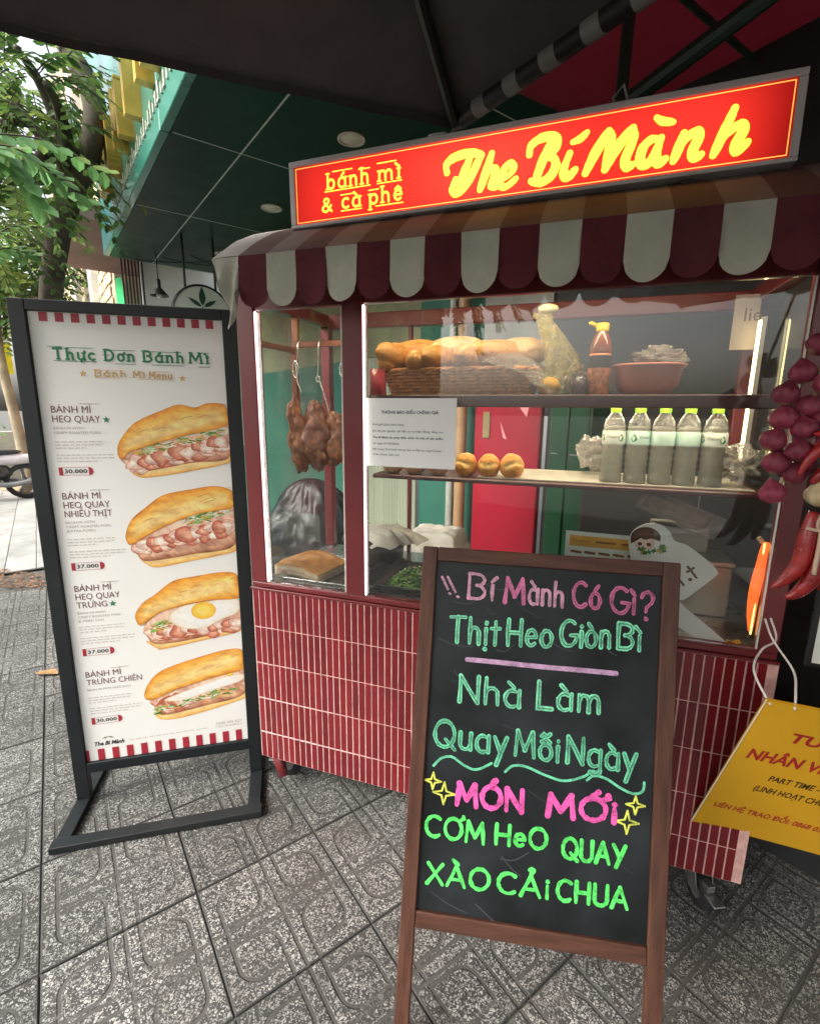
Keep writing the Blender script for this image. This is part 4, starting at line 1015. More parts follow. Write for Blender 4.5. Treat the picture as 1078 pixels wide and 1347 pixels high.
for s in (-1, 1):
    mb = MB(); x = s * (MW / 2 - .022); mb.box(x - .024, x + .024, yb + .0455, .30, .001, .0235, .002); mb.build('base_bar', bm_, menu)
mb = MB(); mb.box(-MW / 2 + .05, MW / 2 - .05, .26, .30, .001, .0235, .002); mb.build('base_bar', bm_, menu)
pap = M('poster_paper', (.88, .87, .82), .38, var=.02, scale=2, spec=.4)
poster = mbox('poster', pap, .048, MW - .048, .036, 1.6635, .012, .016, .0005)
yP = .0112
def pf(u, v, off): return (u - MW / 2, yP + off, MH - v)
brn = M('print_brown', (.16, .045, .05), .5, var=.05); redp = M('print_red', (.40, .025, .045), .45, var=.06); grnp = M('print_green', (.02, .22, .08), .5, var=.1); tanp = M('print_tan', (.66, .42, .15), .5, var=.1); gryp = M('print_grey', (.42, .36, .34), .5, var=.1); whp = M('print_white', (.8, .78, .7), .5)
def stripe(*p): m_ = MB(); m_.poly(list(p), pf, 0); m_.build('stripe', redp, poster)
for k in range(12):
    u = .079 + k * .0455; stripe((u, .037), (min(u + .0245, .632), .037), (min(u + .0245, .632), .065), (u, .065))
for k in range(12):
    u = .087 + k * .0500 if k < 11 else .632
    if k == 0: stripe((.0485, 1.616), (.058, 1.616), (.058, 1.6625), (.0485, 1.6625))
    if u < .62: stripe((u, 1.616), (u + .0235, 1.616), (u + .0235, 1.6625), (u, 1.6625))
# title
mb = MB()
for t, a, b_ in (('Thưc', .108, .228), ('Đơn', .258, .346), ('Banh', .375, .500), ('Mi', .520, .580)):
    t2 = {'Thưc': 'Thực', 'Banh': 'Bánh', 'Mi': 'Mì'}.get(t, t)
    word(mb, t2 if t != 'Đơn' else 'Đơn', a, b_, .181, .034, .0072, pf, 0, gap=.30, slab=.0055)
for a, b_, v in ((.094, .135, .142), (.150, .225, .144), (.108, .231, .1865), (.270, .350, .1475), (.285, .349, .191), (.395, .495, .148), (.400, .502, .1915), (.545, .583, .1465), (.548, .584, .1935), (.252, .274, .164)):
    mb.ribbon([(a, v), (b_, v)], .0020, pf, -.0009)
mb.build('title', grnp, poster)
mb = MB()
for t, a, b_ in (('Banh', .222, .315), ('Mi', .338, .372), ('Menu', .388, .458)):
    if t == 'Banh': word(mb, 'Bánh', a, b_, .233, .020, .0044, pf, 0, gap=.30, slab=.0035)
    elif t == 'Mi': word(mb, 'Mì', a, b_, .234, .020, .0044, pf, 0, gap=.30, slab=.0035)
    else: word(mb, t, a, b_, .235, .020, .0044, pf, 0, gap=.30, slab=.0035)
for a, b_, v in ((.235, .310, .213), (.222, .3, .2375), (.40, .455, .214), (.35, .46, .2395)): mb.ribbon([(a, v), (b_, v)], .0014, pf, -.0009)
def star(mb, cu, cv, r, fr, off, n=5, inner=.42, rot=0): mb.poly([(cu + r * (1 if k % 2 == 0 else inner) * math.sin(math.pi * k / n + rot), cv - r * (1 if k % 2 == 0 else inner) * math.cos(math.pi * k / n + rot)) for k in range(2 * n)], fr, off)
star(mb, .187, .226, .012, pf, -.0002); star(mb, .492, .234, .012, pf, -.0002)
mb.build('subtitle', tanp, poster)
ent = [(.354, ['BÁNH MÌ', 'HEO QUAY'], .141, ['BANH MI WITH', 'CRISPY ROASTED PORK'], .5365, '30.000', True, .4505),
       (.647, ['BÁNH MÌ', 'HEO QUAY', 'NHIỀU THỊT'], .145, ['BANH MI WITH', 'CRISPY ROASTED PORK', '(EXTRA PORK)'], .8755, '37.000', False, .790),
       (.982, ['BÁNH MÌ', 'HEO QUAY', 'TRỨNG'], .12, ['BANH MI WITH', 'CRISPY ROASTED PORK', '& FRIED EGG'], 1.203, '37.000', True, 1.117),
       (1.317, ['BÁNH MÌ', 'TRỨNG CHIÊN'], .186, ['BANH MI WITH FRIED EGGS'], 1.483, '30.000', False, 1.40)]
sm_ = MB(); fine_ = MB(); pbl = M('print_black', (.03, .02, .02), .5)
wd = {'BÁNH MÌ': .117, 'HEO QUAY': .143, 'NHIỀU THỊT': .147, 'TRỨNG': .098, 'TRỨNG CHIÊN': .186}
for (v0, lines, _, subs, vt, price, st_, vd) in ent:
    hd = MB(); tg = MB(); tgn = MB(); gs = MB(); v = v0
    for ln in lines: type_mesh(hd, ln, .080, v, .0225, pf, 0, width=wd[ln]); v += .0315
    hd.ribbon([(.080 + .085, v0 - .030), (.080 + .145, v0 - .030)], .0012, pf, 0)
    if st_:
        vv = v0 + .0315 * (len(lines) - 1) - .0095; star(gs, .080 + wd[lines[-1]] + .018, vv, .0125, pf, -.0002)
    v -= .008
    for ln in subs: type_mesh(sm_, ln, .080, v, .0085, pf, 0, width=min(.145, .0074 * len(ln))); v += .0150
    rr = random.Random(int(v0 * 100)); v = vd
    for para in ((.147, .143, .09), (.177, .172, .125)):
        for wln in para:
            u = .080
            while u < .080 + wln: 
                L = rr.uniform(.006, .018); fine_.ribbon([(u, v), (min(u + L, .08 + wln), v)], .0034, pf, 0); u += L + .0068
            v += .0105
        v += .013
    tg.poly([(.080, vt), (.092, vt), (.092, vt + .028), (.080, vt + .028)], pf, 0)
    tg.poly([(.170, vt)] + [(.172 + .012 * math.cos(R(a)), vt + .014 + .014 * math.sin(R(a))) for a in range(-90, 91, 20)] + [(.170, vt + .028)], pf, 0)
    tg.ribbon([(.09, vt + .0005), (.172, vt + .0005)], .0012, pf, -.0001); tg.ribbon([(.09, vt + .0275), (.172, vt + .0275)], .0012, pf, -.0001)
    type_mesh(tgn, price, .0965, vt + .0205, .0135, pf, 0, width=.069, bold=.02)
    hd.build('heading', brn, poster); tg.build('price_tag', redp, poster); tgn.build('price', pbl, poster)
    if st_: gs.build('star', grnp, poster)
tgn = MB()
type_mesh(sm_, '0345 092 027', .612, 1.582, .011, pf, 0, width=.095, align='RIGHT'); type_mesh(sm_, '77 BÀN TÍN, PHƯỜNG 8', .612, 1.594, .0065, pf, 0, width=.10, align='RIGHT')
for k in range(12): fine_.ribbon([(.20 + k * .024, 1.594 - .0004 * k), (.216 + k * .024, 1.594 - .0004 * k)], .003, pf, 0)
type_mesh(tgn, 'The Bí Mành', .080, 1.602, .016, pf, 0, width=.102, bold=.03, shear=.3)
for k in range(3): tgn.ribbon(arc(.128, 1.578, .02 - .005 * k, .010, 200, 340, 6), .0014, pf, 0)
sm_.build('subheading', gryp, poster, kind='stuff'); fine_.build('fine_print', M('print_faint', (.60, .55, .52), .5, var=.05), poster, kind='stuff')
tgn.build('logo', pbl, poster)
# printed sandwiches
pic = vcmat('food_print', .42, .10, 70, .4)
O1, O2, O3, O4 = (.50, .16, .02), (.78, .29, .035), (.90, .45, .08), (.93, .64, .24)
def sandwich(top, bot, fill, axis_t, axis_b, greens=None, egg=None, seed=0, meat=True):
    mb = MB(); rr = random.Random(seed)
    rows_m = [(0, 0)] if not meat else [(-.012, .006), (.012, .012), (-.004, 0.)]
    shaded_poly(mb, bot, pf, -.0001, [(0, O2), (.10, O3), (.45, O4), (.8, (.86, .62, .27))], axis=axis_b, mott=.16, seed=seed + .5)
    if fill: shaded_poly(mb, fill, pf, -.0002, [(0, (.40, .12, .05)), (.10, (.70, .36, .22)), (.5, (.80, .52, .38))], axis=axis_t, mott=.5, seed=seed + 2.5)
    for du_, dv_ in (rows_m if meat else []):
        (xa, ya), (xb, yb_) = meat; xa += du_; ya += dv_; yb_ += dv_
        for k in range(11):
            t = k / 10; cu = xa + (xb - xa) * t; cv = ya + (yb_ - ya) * t + rr.uniform(-.006, .006); w = rr.uniform(.024, .040)
            pts = [(cu + w * math.cos(a) * rr.uniform(.6, 1.25), cv + w * .8 * math.sin(a) * rr.uniform(.6, 1.25)) for a in [2 * math.pi * q / 7 for q in range(7)]]
            shaded_poly(mb, pts, pf, -.0003 - .00002 * k - .0001 * (du_ > 0) - .0002 * (dv_ == 0), [(0, (.52, .17, .09)), (.15, (.80, .50, .38)), (.6, (.90, .74, .62))] if k % 2 == 0 else [(0, (.42, .08, .04)), (.25, (.62, .20, .12)), (.7, (.78, .40, .26))], sub=2, mott=.4, seed=seed * 7 + k)
    if greens: 
        (xa, ya), (xb, yb_) = greens
        for k in range(80):
            t = rr.random(); cu = xa + (xb - xa) * t; cv = ya + (yb_ - ya) * t + rr.uniform(-.013, .013); a = rr.uniform(-.6, .3); L = rr.uniform(.01, .028)
            mb.col = rr.choice([(.10, .32, .04), (.22, .48, .08), (.45, .62, .25), (.06, .20, .03), (.80, .80, .68), (.85, .82, .72), (.80, .42, .10), (.78, .30, .08)])
            mb.ribbon([(cu, cv), (cu + L * math.cos(a), cv + L * math.sin(a))], rr.uniform(.003, .006), pf, -.00078 - .00002 * (k % 12))
    if egg:
        shaded_poly(mb, egg[0], pf, -.0011, [(0, (.74, .56, .32)), (.08, (.88, .82, .70)), (.4, (.90, .88, .83))], mott=.05)
        cu, cv, r_ = egg[1]; shaded_poly(mb, [(cu + r_ * math.cos(a), cv + r_ * .78 * math.sin(a)) for a in [2 * math.pi * q / 9 for q in range(9)]], pf, -.00125, [(0, (.88, .46, .05)), (.25, (.90, .58, .06)), (.6, (.92, .70, .16))])
    shaded_poly(mb, top, pf, -.0013, [(0, O1), (.04, O2), (.20, (.88, .40, .060)), (.5, (.92, .54, .13)), (.8, O4)], axis=axis_t, mott=.24, seed=seed * 3.3)
    for k in range(16):                                      # crust blisters and score
        t = rr.random(); a = Vector(axis_t[0]).lerp(Vector(axis_t[1]), t); cu, cv = a.x, a.y - .02 + rr.uniform(-.02, .012); L = rr.uniform(.02, .06)
        mb.col = rr.choice([(.88, .68, .36), (.62, .30, .08), (.70, .36, .10)]); s_ = (axis_t[1][1] - axis_t[0][1]) / (axis_t[1][0] - axis_t[0][0])
        mb.ribbon(smoothline([(cu, cv), (cu + L * .5, cv + L * .5 * s_ - .004), (cu + L, cv + L * s_)], 3), rr.uniform(.001, .0028), pf, -.0016 - .00003 * k, taper=[.1, 1, 1, .1])
    mb.col = (1, 1, 1); mb.build('sandwich_picture', pic, poster, vc=True)
ue = .6318
sandwich([(.277, .514), (.265, .493), (.274, .451), (.313, .40), (.349, .374), (.411, .346), (.473, .323), (.525, .332), (.57, .317), (ue - .008, .322), (ue, .36), (ue - .004, .396), (.448, .441), (.335, .476), (.293, .494)],
         [(.296, .53), (.305, .561), (.333, .577), (.381, .574), (.475, .561), (ue - .006, .530), (ue - .002, .50), (.505, .512), (.361, .545)],
         [(.283, .51), (.30, .488), (.448, .438), (ue - .006, .394), (ue - .004, .51), (.50, .528), (.34, .556), (.30, .540)], ((.31, .46), (.60, .365)), ((.33, .556), (.60, .522)), greens=((.31, .492), (.60, .415)), seed=1, meat=((.325, .525), (.61, .455)))
sandwich([(.268, .815), (.263, .781), (.287, .727), (.338, .683), (.398, .642), (.489, .624), (.572, .614), (ue - .006, .630), (ue, .66), (ue - .004, .697), (.492, .719), (.367, .770), (.288, .815)],
         [(.297, .862), (.317, .892), (.357, .909), (.472, .893), (ue - .006, .866), (ue - .002, .832), (.475, .860), (.33, .868)],
         [(.283, .822), (.367, .768), (.492, .716), (ue - .006, .694), (ue - .004, .84), (.475, .868), (.33, .884), (.297, .862)], ((.31, .76), (.60, .665)), ((.33, .887), (.60, .85)), greens=((.45, .745), (.61, .708)), seed=2, meat=((.325, .820), (.61, .762)))
sandwich([(.275, 1.128), (.266, 1.088), (.294, 1.044), (.338, 1.014), (.405, .966), (.484, .953), (.578, .944), (ue - .006, .955), (ue, 1.0), (ue - .004, 1.052), (.506, 1.054), (.365, 1.08), (.295, 1.122)],
         [(.293, 1.195), (.327, 1.227), (.354, 1.233), (.497, 1.212), (ue - .006, 1.19), (ue - .002, 1.16), (.45, 1.195), (.33, 1.20)],
         [(.293, 1.135), (.365, 1.08), (.506, 1.06), (ue - .006, 1.06), (ue - .004, 1.165), (.45, 1.205), (.33, 1.21), (.30, 1.18)], ((.31, 1.08), (.60, .995)), ((.33, 1.213), (.60, 1.18)), greens=((.31, 1.15), (.36, 1.13)), egg=([(.377, 1.11), (.42, 1.07), (.52, 1.056), (ue - .008, 1.052), (ue - .004, 1.108), (.56, 1.135), (.499, 1.163), (.42, 1.155)], (.502, 1.092, .044)), seed=3, meat=((.335, 1.165), (.615, 1.155)))
sandwich([(.270, 1.428), (.276, 1.386), (.314, 1.335), (.372, 1.307), (.493, 1.276), (.571, 1.262), (ue - .006, 1.266), (ue, 1.31), (ue - .004, 1.352), (.506, 1.376), (.389, 1.405), (.300, 1.436)],
         [(.300, 1.50), (.328, 1.528), (.429, 1.524), (ue - .006, 1.480), (ue - .002, 1.452), (.481, 1.478), (.345, 1.50)],
         [(.290, 1.44), (.389, 1.403), (.506, 1.374), (ue - .006, 1.35), (ue - .004, 1.46), (.481, 1.49), (.33, 1.508), (.30, 1.47)], ((.31, 1.40), (.60, 1.305)), ((.33, 1.513), (.60, 1.468)), greens=((.295, 1.487), (.61, 1.432)), egg=([(.335, 1.445), (.42, 1.415), (.55, 1.378), (ue - .006, 1.372), (ue - .01, 1.40), (.50, 1.43), (.40, 1.455)], (.58, 1.366, .012)), seed=4, meat=((.35, 1.46), (.40, 1.45)))

# ================================================================== CHALKBOARD
CW = .601; CH = 1.2105
cbm = frame_matrix((.981, .194, -.022), (.027, -.246, -.969), (.756, -.321, 1.172), CW, CH)
cb = thing('chalkboard', 'wooden A-frame chalkboard with green and pink handwritten Vietnamese menu', 'chalkboard', mat=cbm)
wood = M('stained_wood', (.080, .033, .021), .5, var=.4, scale=9, stretch=(6, 6, .7), bump=.2, bscale=30, coat=.0, spec=.3, dirt=.15)
wood_h = M('stained_wood_rail', (.080, .033, .021), .5, var=.4, scale=9, stretch=(.7, 6, 6), bump=.2, bscale=30, coat=.0, spec=.3, dirt=.15)
cf_ = lambda u, v, off: (u - CW / 2, off, CH - v)
def cbox(name, mat, u0, u1, v0, v1, y0, y1, ch=.0025): mb = MB(); mb.box(u0 - CW / 2, u1 - CW / 2, y0, y1, CH - v1, CH - v0, ch); return mb.build(name, mat, cb)
cbox('leg', wood, 0, .036, 0, CH - .002, 0, .022); cbox('leg', wood, CW - .038, CW, 0, CH - .012, 0, .022)
cbox('rail', wood_h, .0365, CW - .0385, 0.0, .034, .0, .022); cbox('rail', wood_h, .0365, CW - .0385, .871, .910, .0, .022)
slate = M('slate_black', (.015, .0175, .019), .42, var=.75, scale=4.5, bump=.02, coat=.0, spec=.22, rvar=.2)
brd = cbox('board', slate, .0365, CW - .0385, .0345, .8705, .009, .014, .0005)
# back legs and chain
dn = (cbm.inverted().to_3x3() @ Vector((0, 0, -1))).normalized()
for s in (-1, 1):
    top = Vector((s * (CW / 2 - .02), .035, CH - .03)); g = cbm @ top; ft = Vector((g.x + .03 * s * 0, g.y + .30, .012)); fl_ = cbm.inverted() @ ft
    mb = MB(); mb.tube([top, fl_], .017, 4); mb.build('rear_leg', wood, cb)
mb = MB(); mb.tube([(-CW / 2 + .04, .034, CH - .04), (CW / 2 - .04, .034, CH - .04)], .012, 6); mb.build('hinge_bar', steel_blk, cb)
yC = .0086
def kf(u, v, off): return (u - CW / 2, yC + off, CH - v)
def chalkmat(name, col):
    m, nt, p, b = newmat(name); tc = nt.nodes.new('ShaderNodeTexCoord'); n = b.noise(tc.outputs['Object'], 320, 4, .8); n2 = b.noise(tc.outputs['Object'], 45, 3, .6)
    f = b.m('ADD', b.m('MULTIPLY', n.outputs[0], .55), b.m('MULTIPLY', n2.outputs[0], .45))
    nt.links.new(b.mix(b.ramp(f, .36, .56), tuple(x * .30 for x in col), col), p.inputs['Base Color']); p.inputs['Roughness'].default_value = .85; return m
mint = chalkmat('chalk_mint', (.26, .86, .52)); lime = chalkmat('chalk_green', (.12, .88, .16)); pk = chalkmat('chalk_rose', (.66, .18, .36)); pkl = chalkmat('chalk_pale_rose', (.66, .34, .46)); hot = chalkmat('chalk_hot_pink', (.92, .12, .46)); yel = chalkmat('chalk_yellow', (.80, .85, .12)); teal_c = chalkmat('chalk_teal', (.18, .72, .42))
def chalk(name, mat, words, w, jit=.03, inner=None):
    mb = MB(); mi = MB(); se = 0
    w *= 1.12
    if len(words) > 1:
        for q in words: chalk(name, mat, [q], w / 1.12, jit, inner)
        return
    for (t, a, b_, v0, v1, h) in words:
        se += 1 + int(a * 100); word(mb, t, a, b_, v0, h, w, kf, -.0003, gap=.16, vb1=v1, jit=jit, seed=se)
        if inner: word(mi, t, a, b_, v0, h, w * .20, kf, -.0018, gap=.16, vb1=v1, jit=jit, seed=se)
    mb.build(name, mat, brd)
    if inner: mi.build('stroke_gap', inner, brd)
shad = M('smudged_slate', (.05, .13, .085), .8, var=.3, scale=60); shad_p = M('smudged_pink', (.30, .06, .13), .8, var=.3, scale=60)
chalk('chalk_line', pkl, [('Bí', .115, .178, .121, .122, .060), ], .0072); chalk('chalk_line', pk, [('M', .204, .252, .121, .121, .060)], .0085)
chalk('chalk_line', pkl, [('ành', .262, .343, .1215, .122, .058)], .0070); chalk('chalk_line', pk, [('Có', .365, .428, .121, .121, .058), ('Gì', .452, .506, .126, .128, .060), ('?', .520, .546, .134, .134, .064)], .0082, .04, shad_p)
chalk('chalk_line', mint, [('Thịt', .078, .198, .229, .228, .062), ('Heo', .216, .322, .226, .222, .062), ('Giòn', .341, .455, .216, .209, .060), ('Bì', .470, .522, .209, .209, .058)], .0090, .03, shad)
mb = MB(); mb.ribbon([(.123, .268), (.20, .268), (.30, .269), (.40, .268), (.47, .268)], .0115, kf, -.0003); mb.build('chalk_bar', chalkmat('chalk_lilac', (.60, .36, .56)), brd)
chalk('chalk_line', mint, [('Nhà', .108, .256, .371, .369, .062), ('Làm', .294, .438, .366, .364, .062)], .0092, .02, shad)
chalk('chalk_line', teal_c, [('Quay', .055, .230, .482, .484, .062), ('Mỗi', .248, .350, .483, .486, .058), ('Ngày', .368, .525, .485, .487, .060)], .0088, .02, shad)
mb = MB()
for q in ([(.057, .530), (.075, .510), (.100, .504), (.130, .520), (.160, .527), (.195, .508)], [(.228, .524), (.245, .508), (.275, .506), (.320, .520), (.365, .528), (.410, .512), (.425, .498), (.445, .502)], [(.416, .520), (.432, .508), (.460, .512), (.490, .528), (.520, .538), (.540, .530), (.543, .510)]):
    mb.ribbon(smoothline([Vector(p) for p in q], 6), .0058, kf, -.0005)
mb.build('chalk_wave', teal_c, brd)
chalk('chalk_line', hot, [('MÓN', .117, .274, .614, .612, .050), ('MỚi', .330, .484, .612, .608, .050)], .0115, .01)
for cu, cv, r in ((.058, .566, .020), (.086, .592, .026), (.526, .563, .021), (.509, .604, .026)):
    P = []; mb = MB()
    for k in range(4):
        a0 = k * 90; P += [Vector((cu + r * math.sin(R(a0)), cv - r * math.cos(R(a0)))), Vector((cu + r * .30 * math.sin(R(a0 + 45)), cv - r * .30 * math.cos(R(a0 + 45))))]
    for i in range(8): mb.ribbon([P[i], P[(i + 1) % 8]], .0042, kf, -.0003 - .0001 * i)
    mb.build('chalk_star', yel, brd)
chalk('chalk_line', lime, [('CƠM', .048, .188, .697, .698, .048), ('HeO', .214, .333, .694, .691, .046), ('QUAY', .369, .508, .704, .703, .046), ('XÀO', .058, .206, .807, .803, .047), ('CẢi', .226, .342, .803, .800, .046), ('CHUA', .362, .519, .801, .796, .046)], .0082, .02)
# smears of rubbed chalk
mb = MB(); rr = random.Random(11)
for k in range(22):
    u, v = rr.uniform(.05, .5), rr.uniform(.06, .84); L = rr.uniform(.02, .09); a = rr.uniform(-.5, .9)
    mb.ribbon(smoothline([Vector((u, v)), Vector((u + L * .5, v + L * .4 * a + .008)), Vector((u + L, v + L * a))], 4), rr.uniform(.0006, .0030), kf, -.0001)
mb.build('chalk_smear', M('faint_chalk', (.042, .050, .050), .85), brd, kind='stuff')
mb = MB()
for q in ([(.05, .073), (.066, .102)], [(.064, .072), (.085, .108)], [(.070, .112), (.073, .113)], [(.090, .118), (.093, .119)]): mb.ribbon(q, .006, kf, -.0004)
mb.build('chalk_mark', pkl, brd)

# ================================================================== HIRING PLACARD
d1 = Vector((.99577, .04596, -.07951)); d2 = Vector((-.09093, .37168, -.92390)); nrm = d1.cross(d2).normalized()
hTL = Vector((1.547, -.22, .862)); HW_, HH_ = .62, .583
z_ = -d2.normalized(); x_ = (d1 - z_ * d1.dot(z_)).normalized(); y_ = z_.cross(x_); o_ = hTL + x_ * HW_ / 2 - z_ * HH_
hm = Matrix(((x_.x, y_.x, z_.x, o_.x), (x_.y, y_.y, z_.y, o_.y), (x_.z, y_.z, z_.z, o_.z), (0, 0, 0, 1)))
hp = thing('hiring_placard', 'yellow hiring placard hung in front of the right end of the cart by white cord', 'placard', mat=hm)
ym = M('placard_yellow', (.70, .37, .012), .42, var=.06, scale=3, coat=.1)
hf = lambda u, v, off: (u - HW_ / 2, off, HH_ - v)
def hcurve(u, v): return .008 * math.sin(u * 2.2) + .006 * v
mb = MB(); mb.grid(lambda u, v: (u * HW_ - HW_ / 2, .004 * math.sin(u * 3), v * HH_), 14, 10); pl_ = mb
mb.grid(lambda u, v: (HW_ / 2 - u * HW_, .004 * math.sin((1 - u) * 3) + .005, v * HH_), 14, 10)
sheet = mb.build('sheet', ym, hp)
hfc = lambda u, v, off: (u - HW_ / 2, .004 * math.sin(3 * u / HW_) - .0008 + off, HH_ - v)
mb = MB(); mb.ribbon([(.001, 0), (.001, HH_ - .001)], .003, lambda u, v, o: (u - HW_ / 2, -.0005, HH_ - v)); mb.build('cut_edge', M('white_core', (.8, .76, .68), .6), sheet)
mb = MB(); type_mesh(mb, 'TUYỂN', .090, .131, .035, hfc, 0, bold=.03, shear=.1, xs=1.0); mb.build('red_print', M('print_deep_red', (.42, .015, .02), .45), sheet); mb = MB(); type_mesh(mb, 'NHÂN VIÊN', .030, .226, .040, hfc, 0, width=.215, bold=.03, shear=.1)
mb.build('red_print', MATS['print_deep_red'], sheet); mb = MB(); type_mesh(mb, 'LIÊN HỆ TRAO ĐỔI: 0868 036', .028, .474, .0235, hfc, 0, width=.268, bold=.02, shear=.1); mb.build('red_print', M('print_deep_red', (.42, .015, .02), .45), sheet)
mb = MB(); type_mesh(mb, 'PART TIME - F', .104, .301, .0235, hfc, 0, width=.128, bold=.02, shear=.1); type_mesh(mb, '(LINH HOẠT CHO S', .088, .356, .0245, hfc, 0, width=.175, bold=.02, shear=.1); mb.build('black_print', M('print_black2', (.035, .02, .01), .45), sheet)
mb = MB(); wp = lambda u, v: hm @ Vector(hf(u, v, -.003))
c1 = smoothline([wp(.012, .012), Vector((1.535, -.16, .90)), Vector((1.565, -.10, .93)), Vector((1.605, -.06, .945)), Vector((1.60, -.02, .985))], 6)
c2 = smoothline([wp(.060, .012), Vector((1.612, -.19, .875)), Vector((1.62, -.14, .905)), Vector((1.592, -.08, .95)), Vector((1.585, -.03, .985))], 6)
mb.tube(c1, .0026, 6); mb.tube(c2, .0026, 6); mb.build('cord', M('white_cord', (.66, .60, .55), .5), hp, world=True)
# small framed paper at the far right edge
fp = thing('framed_notice', 'small white notice in black frame at the right edge beyond the cart', 'notice', (1.80, -.06, .88), R(-4))
mb = MB(); mb.box(-.125, .125, 0, .014, 0, .36, .004); mb.build('frame', M('black_plastic', (.012, .012, .013), .3), fp)
mb = MB(); mb.box(-.112, .112, -.002, -.0005, .014, .346); pg = mb.build('page', M('notice_white', (.62, .62, .58), .5, var=.03), fp)
mb = MB(); nf = lambda u, v, off: (u - .112, -.0026 + off, .346 - v)
type_mesh(mb, 'Thông', .03, .18, .014, nf, 0); 
for k in range(5): mb.ribbon([(.02, .21 + k * .018), (.02 + .12 - .02 * (k % 2), .21 + k * .018)], .003, nf)
mb.build('text', M('print_black3', (.05, .045, .045), .5), pg)

# ================================================================== THINGS IN THE CART
CT = .8722                                                # counter top
bread = vcmat('bread_crust', .45, .42, 75, .45, bump=.5)
def bread_loaf(c, r, rot=(0, 0, 0), seed=0, name='bread_roll', label='', group=None, cols=((.44, .16, .030), (.70, .36, .09), (.80, .55, .24))):
    mb = MB(); mb.T = Matrix.Translation(c) @ (Matrix.Rotation(rot[2], 4, 'Z') @ Matrix.Rotation(rot[1], 4, 'Y') @ Matrix.Rotation(rot[0], 4, 'X'))
    n, m = 34, 24; v0 = len(mb.v); rr = random.Random(seed)
    def f(p, d):
        s = math.exp(-((d.y - .15 * math.sin(d.x * 3 + seed)) / .20) ** 2) * (1 if d.z > 0 else 0) * max(0, 1 - abs(d.x) ** 3)
        p = p * (1 - .16 * s + .07 * math.exp(-((d.y - .30) / .10) ** 2) * max(0, d.z)); p.z += .0; 
        t = .5 + .5 * mnoise.noise(d * 2.2 + Vector((seed, seed, 0))); k = max(0, min(1, t * .9 + .25 * d.z)); a, b_, c_ = cols
        q = tuple(a[i] + (b_[i] - a[i]) * k for i in range(3)); q = tuple(q[i] + (c_[i] - q[i]) * min(1, s * 1.3) for i in range(3)); mb.col = q; return p
    mb.blob((0, 0, 0), r, n, m, .07, 2.2, seed, f); mb.col = (1, 1, 1)
    zmin = min(v.z for v in mb.v); base = (c[0], c[1], zmin)
    return solo(mb, name, bread, label, 'bread', base, group, smooth=True, vc=True)
# steel trays
trm = M('tray_steel', (.55, .55, .54), .25, metal=.95, var=.12, scale=8)
def tray(name, label, x0, x1, y0, y1, h, mat, cat='tray', rz=0, th=.0025):
    c = Vector(((x0 + x1) / 2, (y0 + y1) / 2, CT)); t = thing(name, label, cat, c, rz); a, b_ = (x1 - x0) / 2, (y1 - y0) / 2
    mb = MB(); mb.box(-a + .012, a - .012, -b_ + .012, b_ - .012, 0, th, .001); mb.build('base', mat, t)
    mb = MB()
    ring = [[], [], [], []]
    def rc(e, z, r=.018): 
        P = []
        for (sx, sy, a0) in ((1, 1, 0), (-1, 1, 90), (-1, -1, 180), (1, -1, 270)):
            for k in range(5): an = R(a0 + k * 22.5); P.append((sx * (a - r - e) + r * math.cos(an), sy * (b_ - r - e) + r * math.sin(an), z))
        return [mb.pt(p) for p in P]
    rs_ = [rc(.012, .0015), rc(.0, h), rc(-.010, h + .001), rc(-.010, h - .003), rc(.003, h - .002), rc(.015, .0008)]
    for p, q in zip(rs_[:-1], rs_[1:]):
        for i in range(20): mb.face((p[i], p[(i + 1) % 20], q[(i + 1) % 20], q[i]))
    mb.build('rim', mat, t, smooth=True); return t
tray('metal_tray', 'shallow steel tray under the slab of crispy roast pork', .075, .372, .05, .36, .022, trm)
tray('metal_tray', 'dark baking tray behind the middle post, beside the chopped spring onions', .385, .455, .06, .40, .025, M('tray_dark', (.16, .16, .16), .4, metal=.8))
tr2 = tray('vegetable_tray', 'black tray heaped with chopped green spring onions', .468, .66, .06, .34, .035, M('tray_black', (.02, .02, .022), .35))
# roast pork slab: crackling on top, pale meat at the cut sides
mp = Matrix.Translation((.150, .185, CT + .0045)) @ Matrix.Rotation(R(-8), 4, 'Z')
pk_t = thing('roast_pork', 'golden slab of crispy roast pork belly with cut side on a steel tray', 'roast pork', mat=mp)
sk = vcmat('crackling', .35, .25, 90, .6, bump=.5); mt_ = vcmat('cut_meat', .5, .22, 60, .5, bump=.4)
mb = MB()
def pork(u, v):
    e = 1 - (abs(2 * u - 1) ** 6) * .5; f_ = 1 - (abs(2 * v - 1) ** 6) * .5; x = (u - .5) * .215; y = (v - .5) * .20 + .015 * math.sin(u * 4)
    z = .045 + .012 * math.sin(u * 3.3 + 1) * e * f_ + .006 * mnoise.noise(Vector((u * 6, v * 6, 2))) - .010 * (1 - e * f_)
    n = .5 + .5 * mnoise.noise(Vector((u * 7, v * 7, 5))); mb.col = (.48 + .22 * n, .17 + .17 * n, .03 + .05 * n); return (x, y, z)
mb.grid(pork, 22, 20); mb.build('crackling', sk, pk_t, smooth=True, vc=True)
mb = MB(); N_ = 60
rim_ = []
for k in range(N_):
    t = k / N_ * 4; s = int(t); q = t - s; rim_.append([(q, 0), (1, q), (1 - q, 1), (0, 1 - q)][s])
rows_ = []
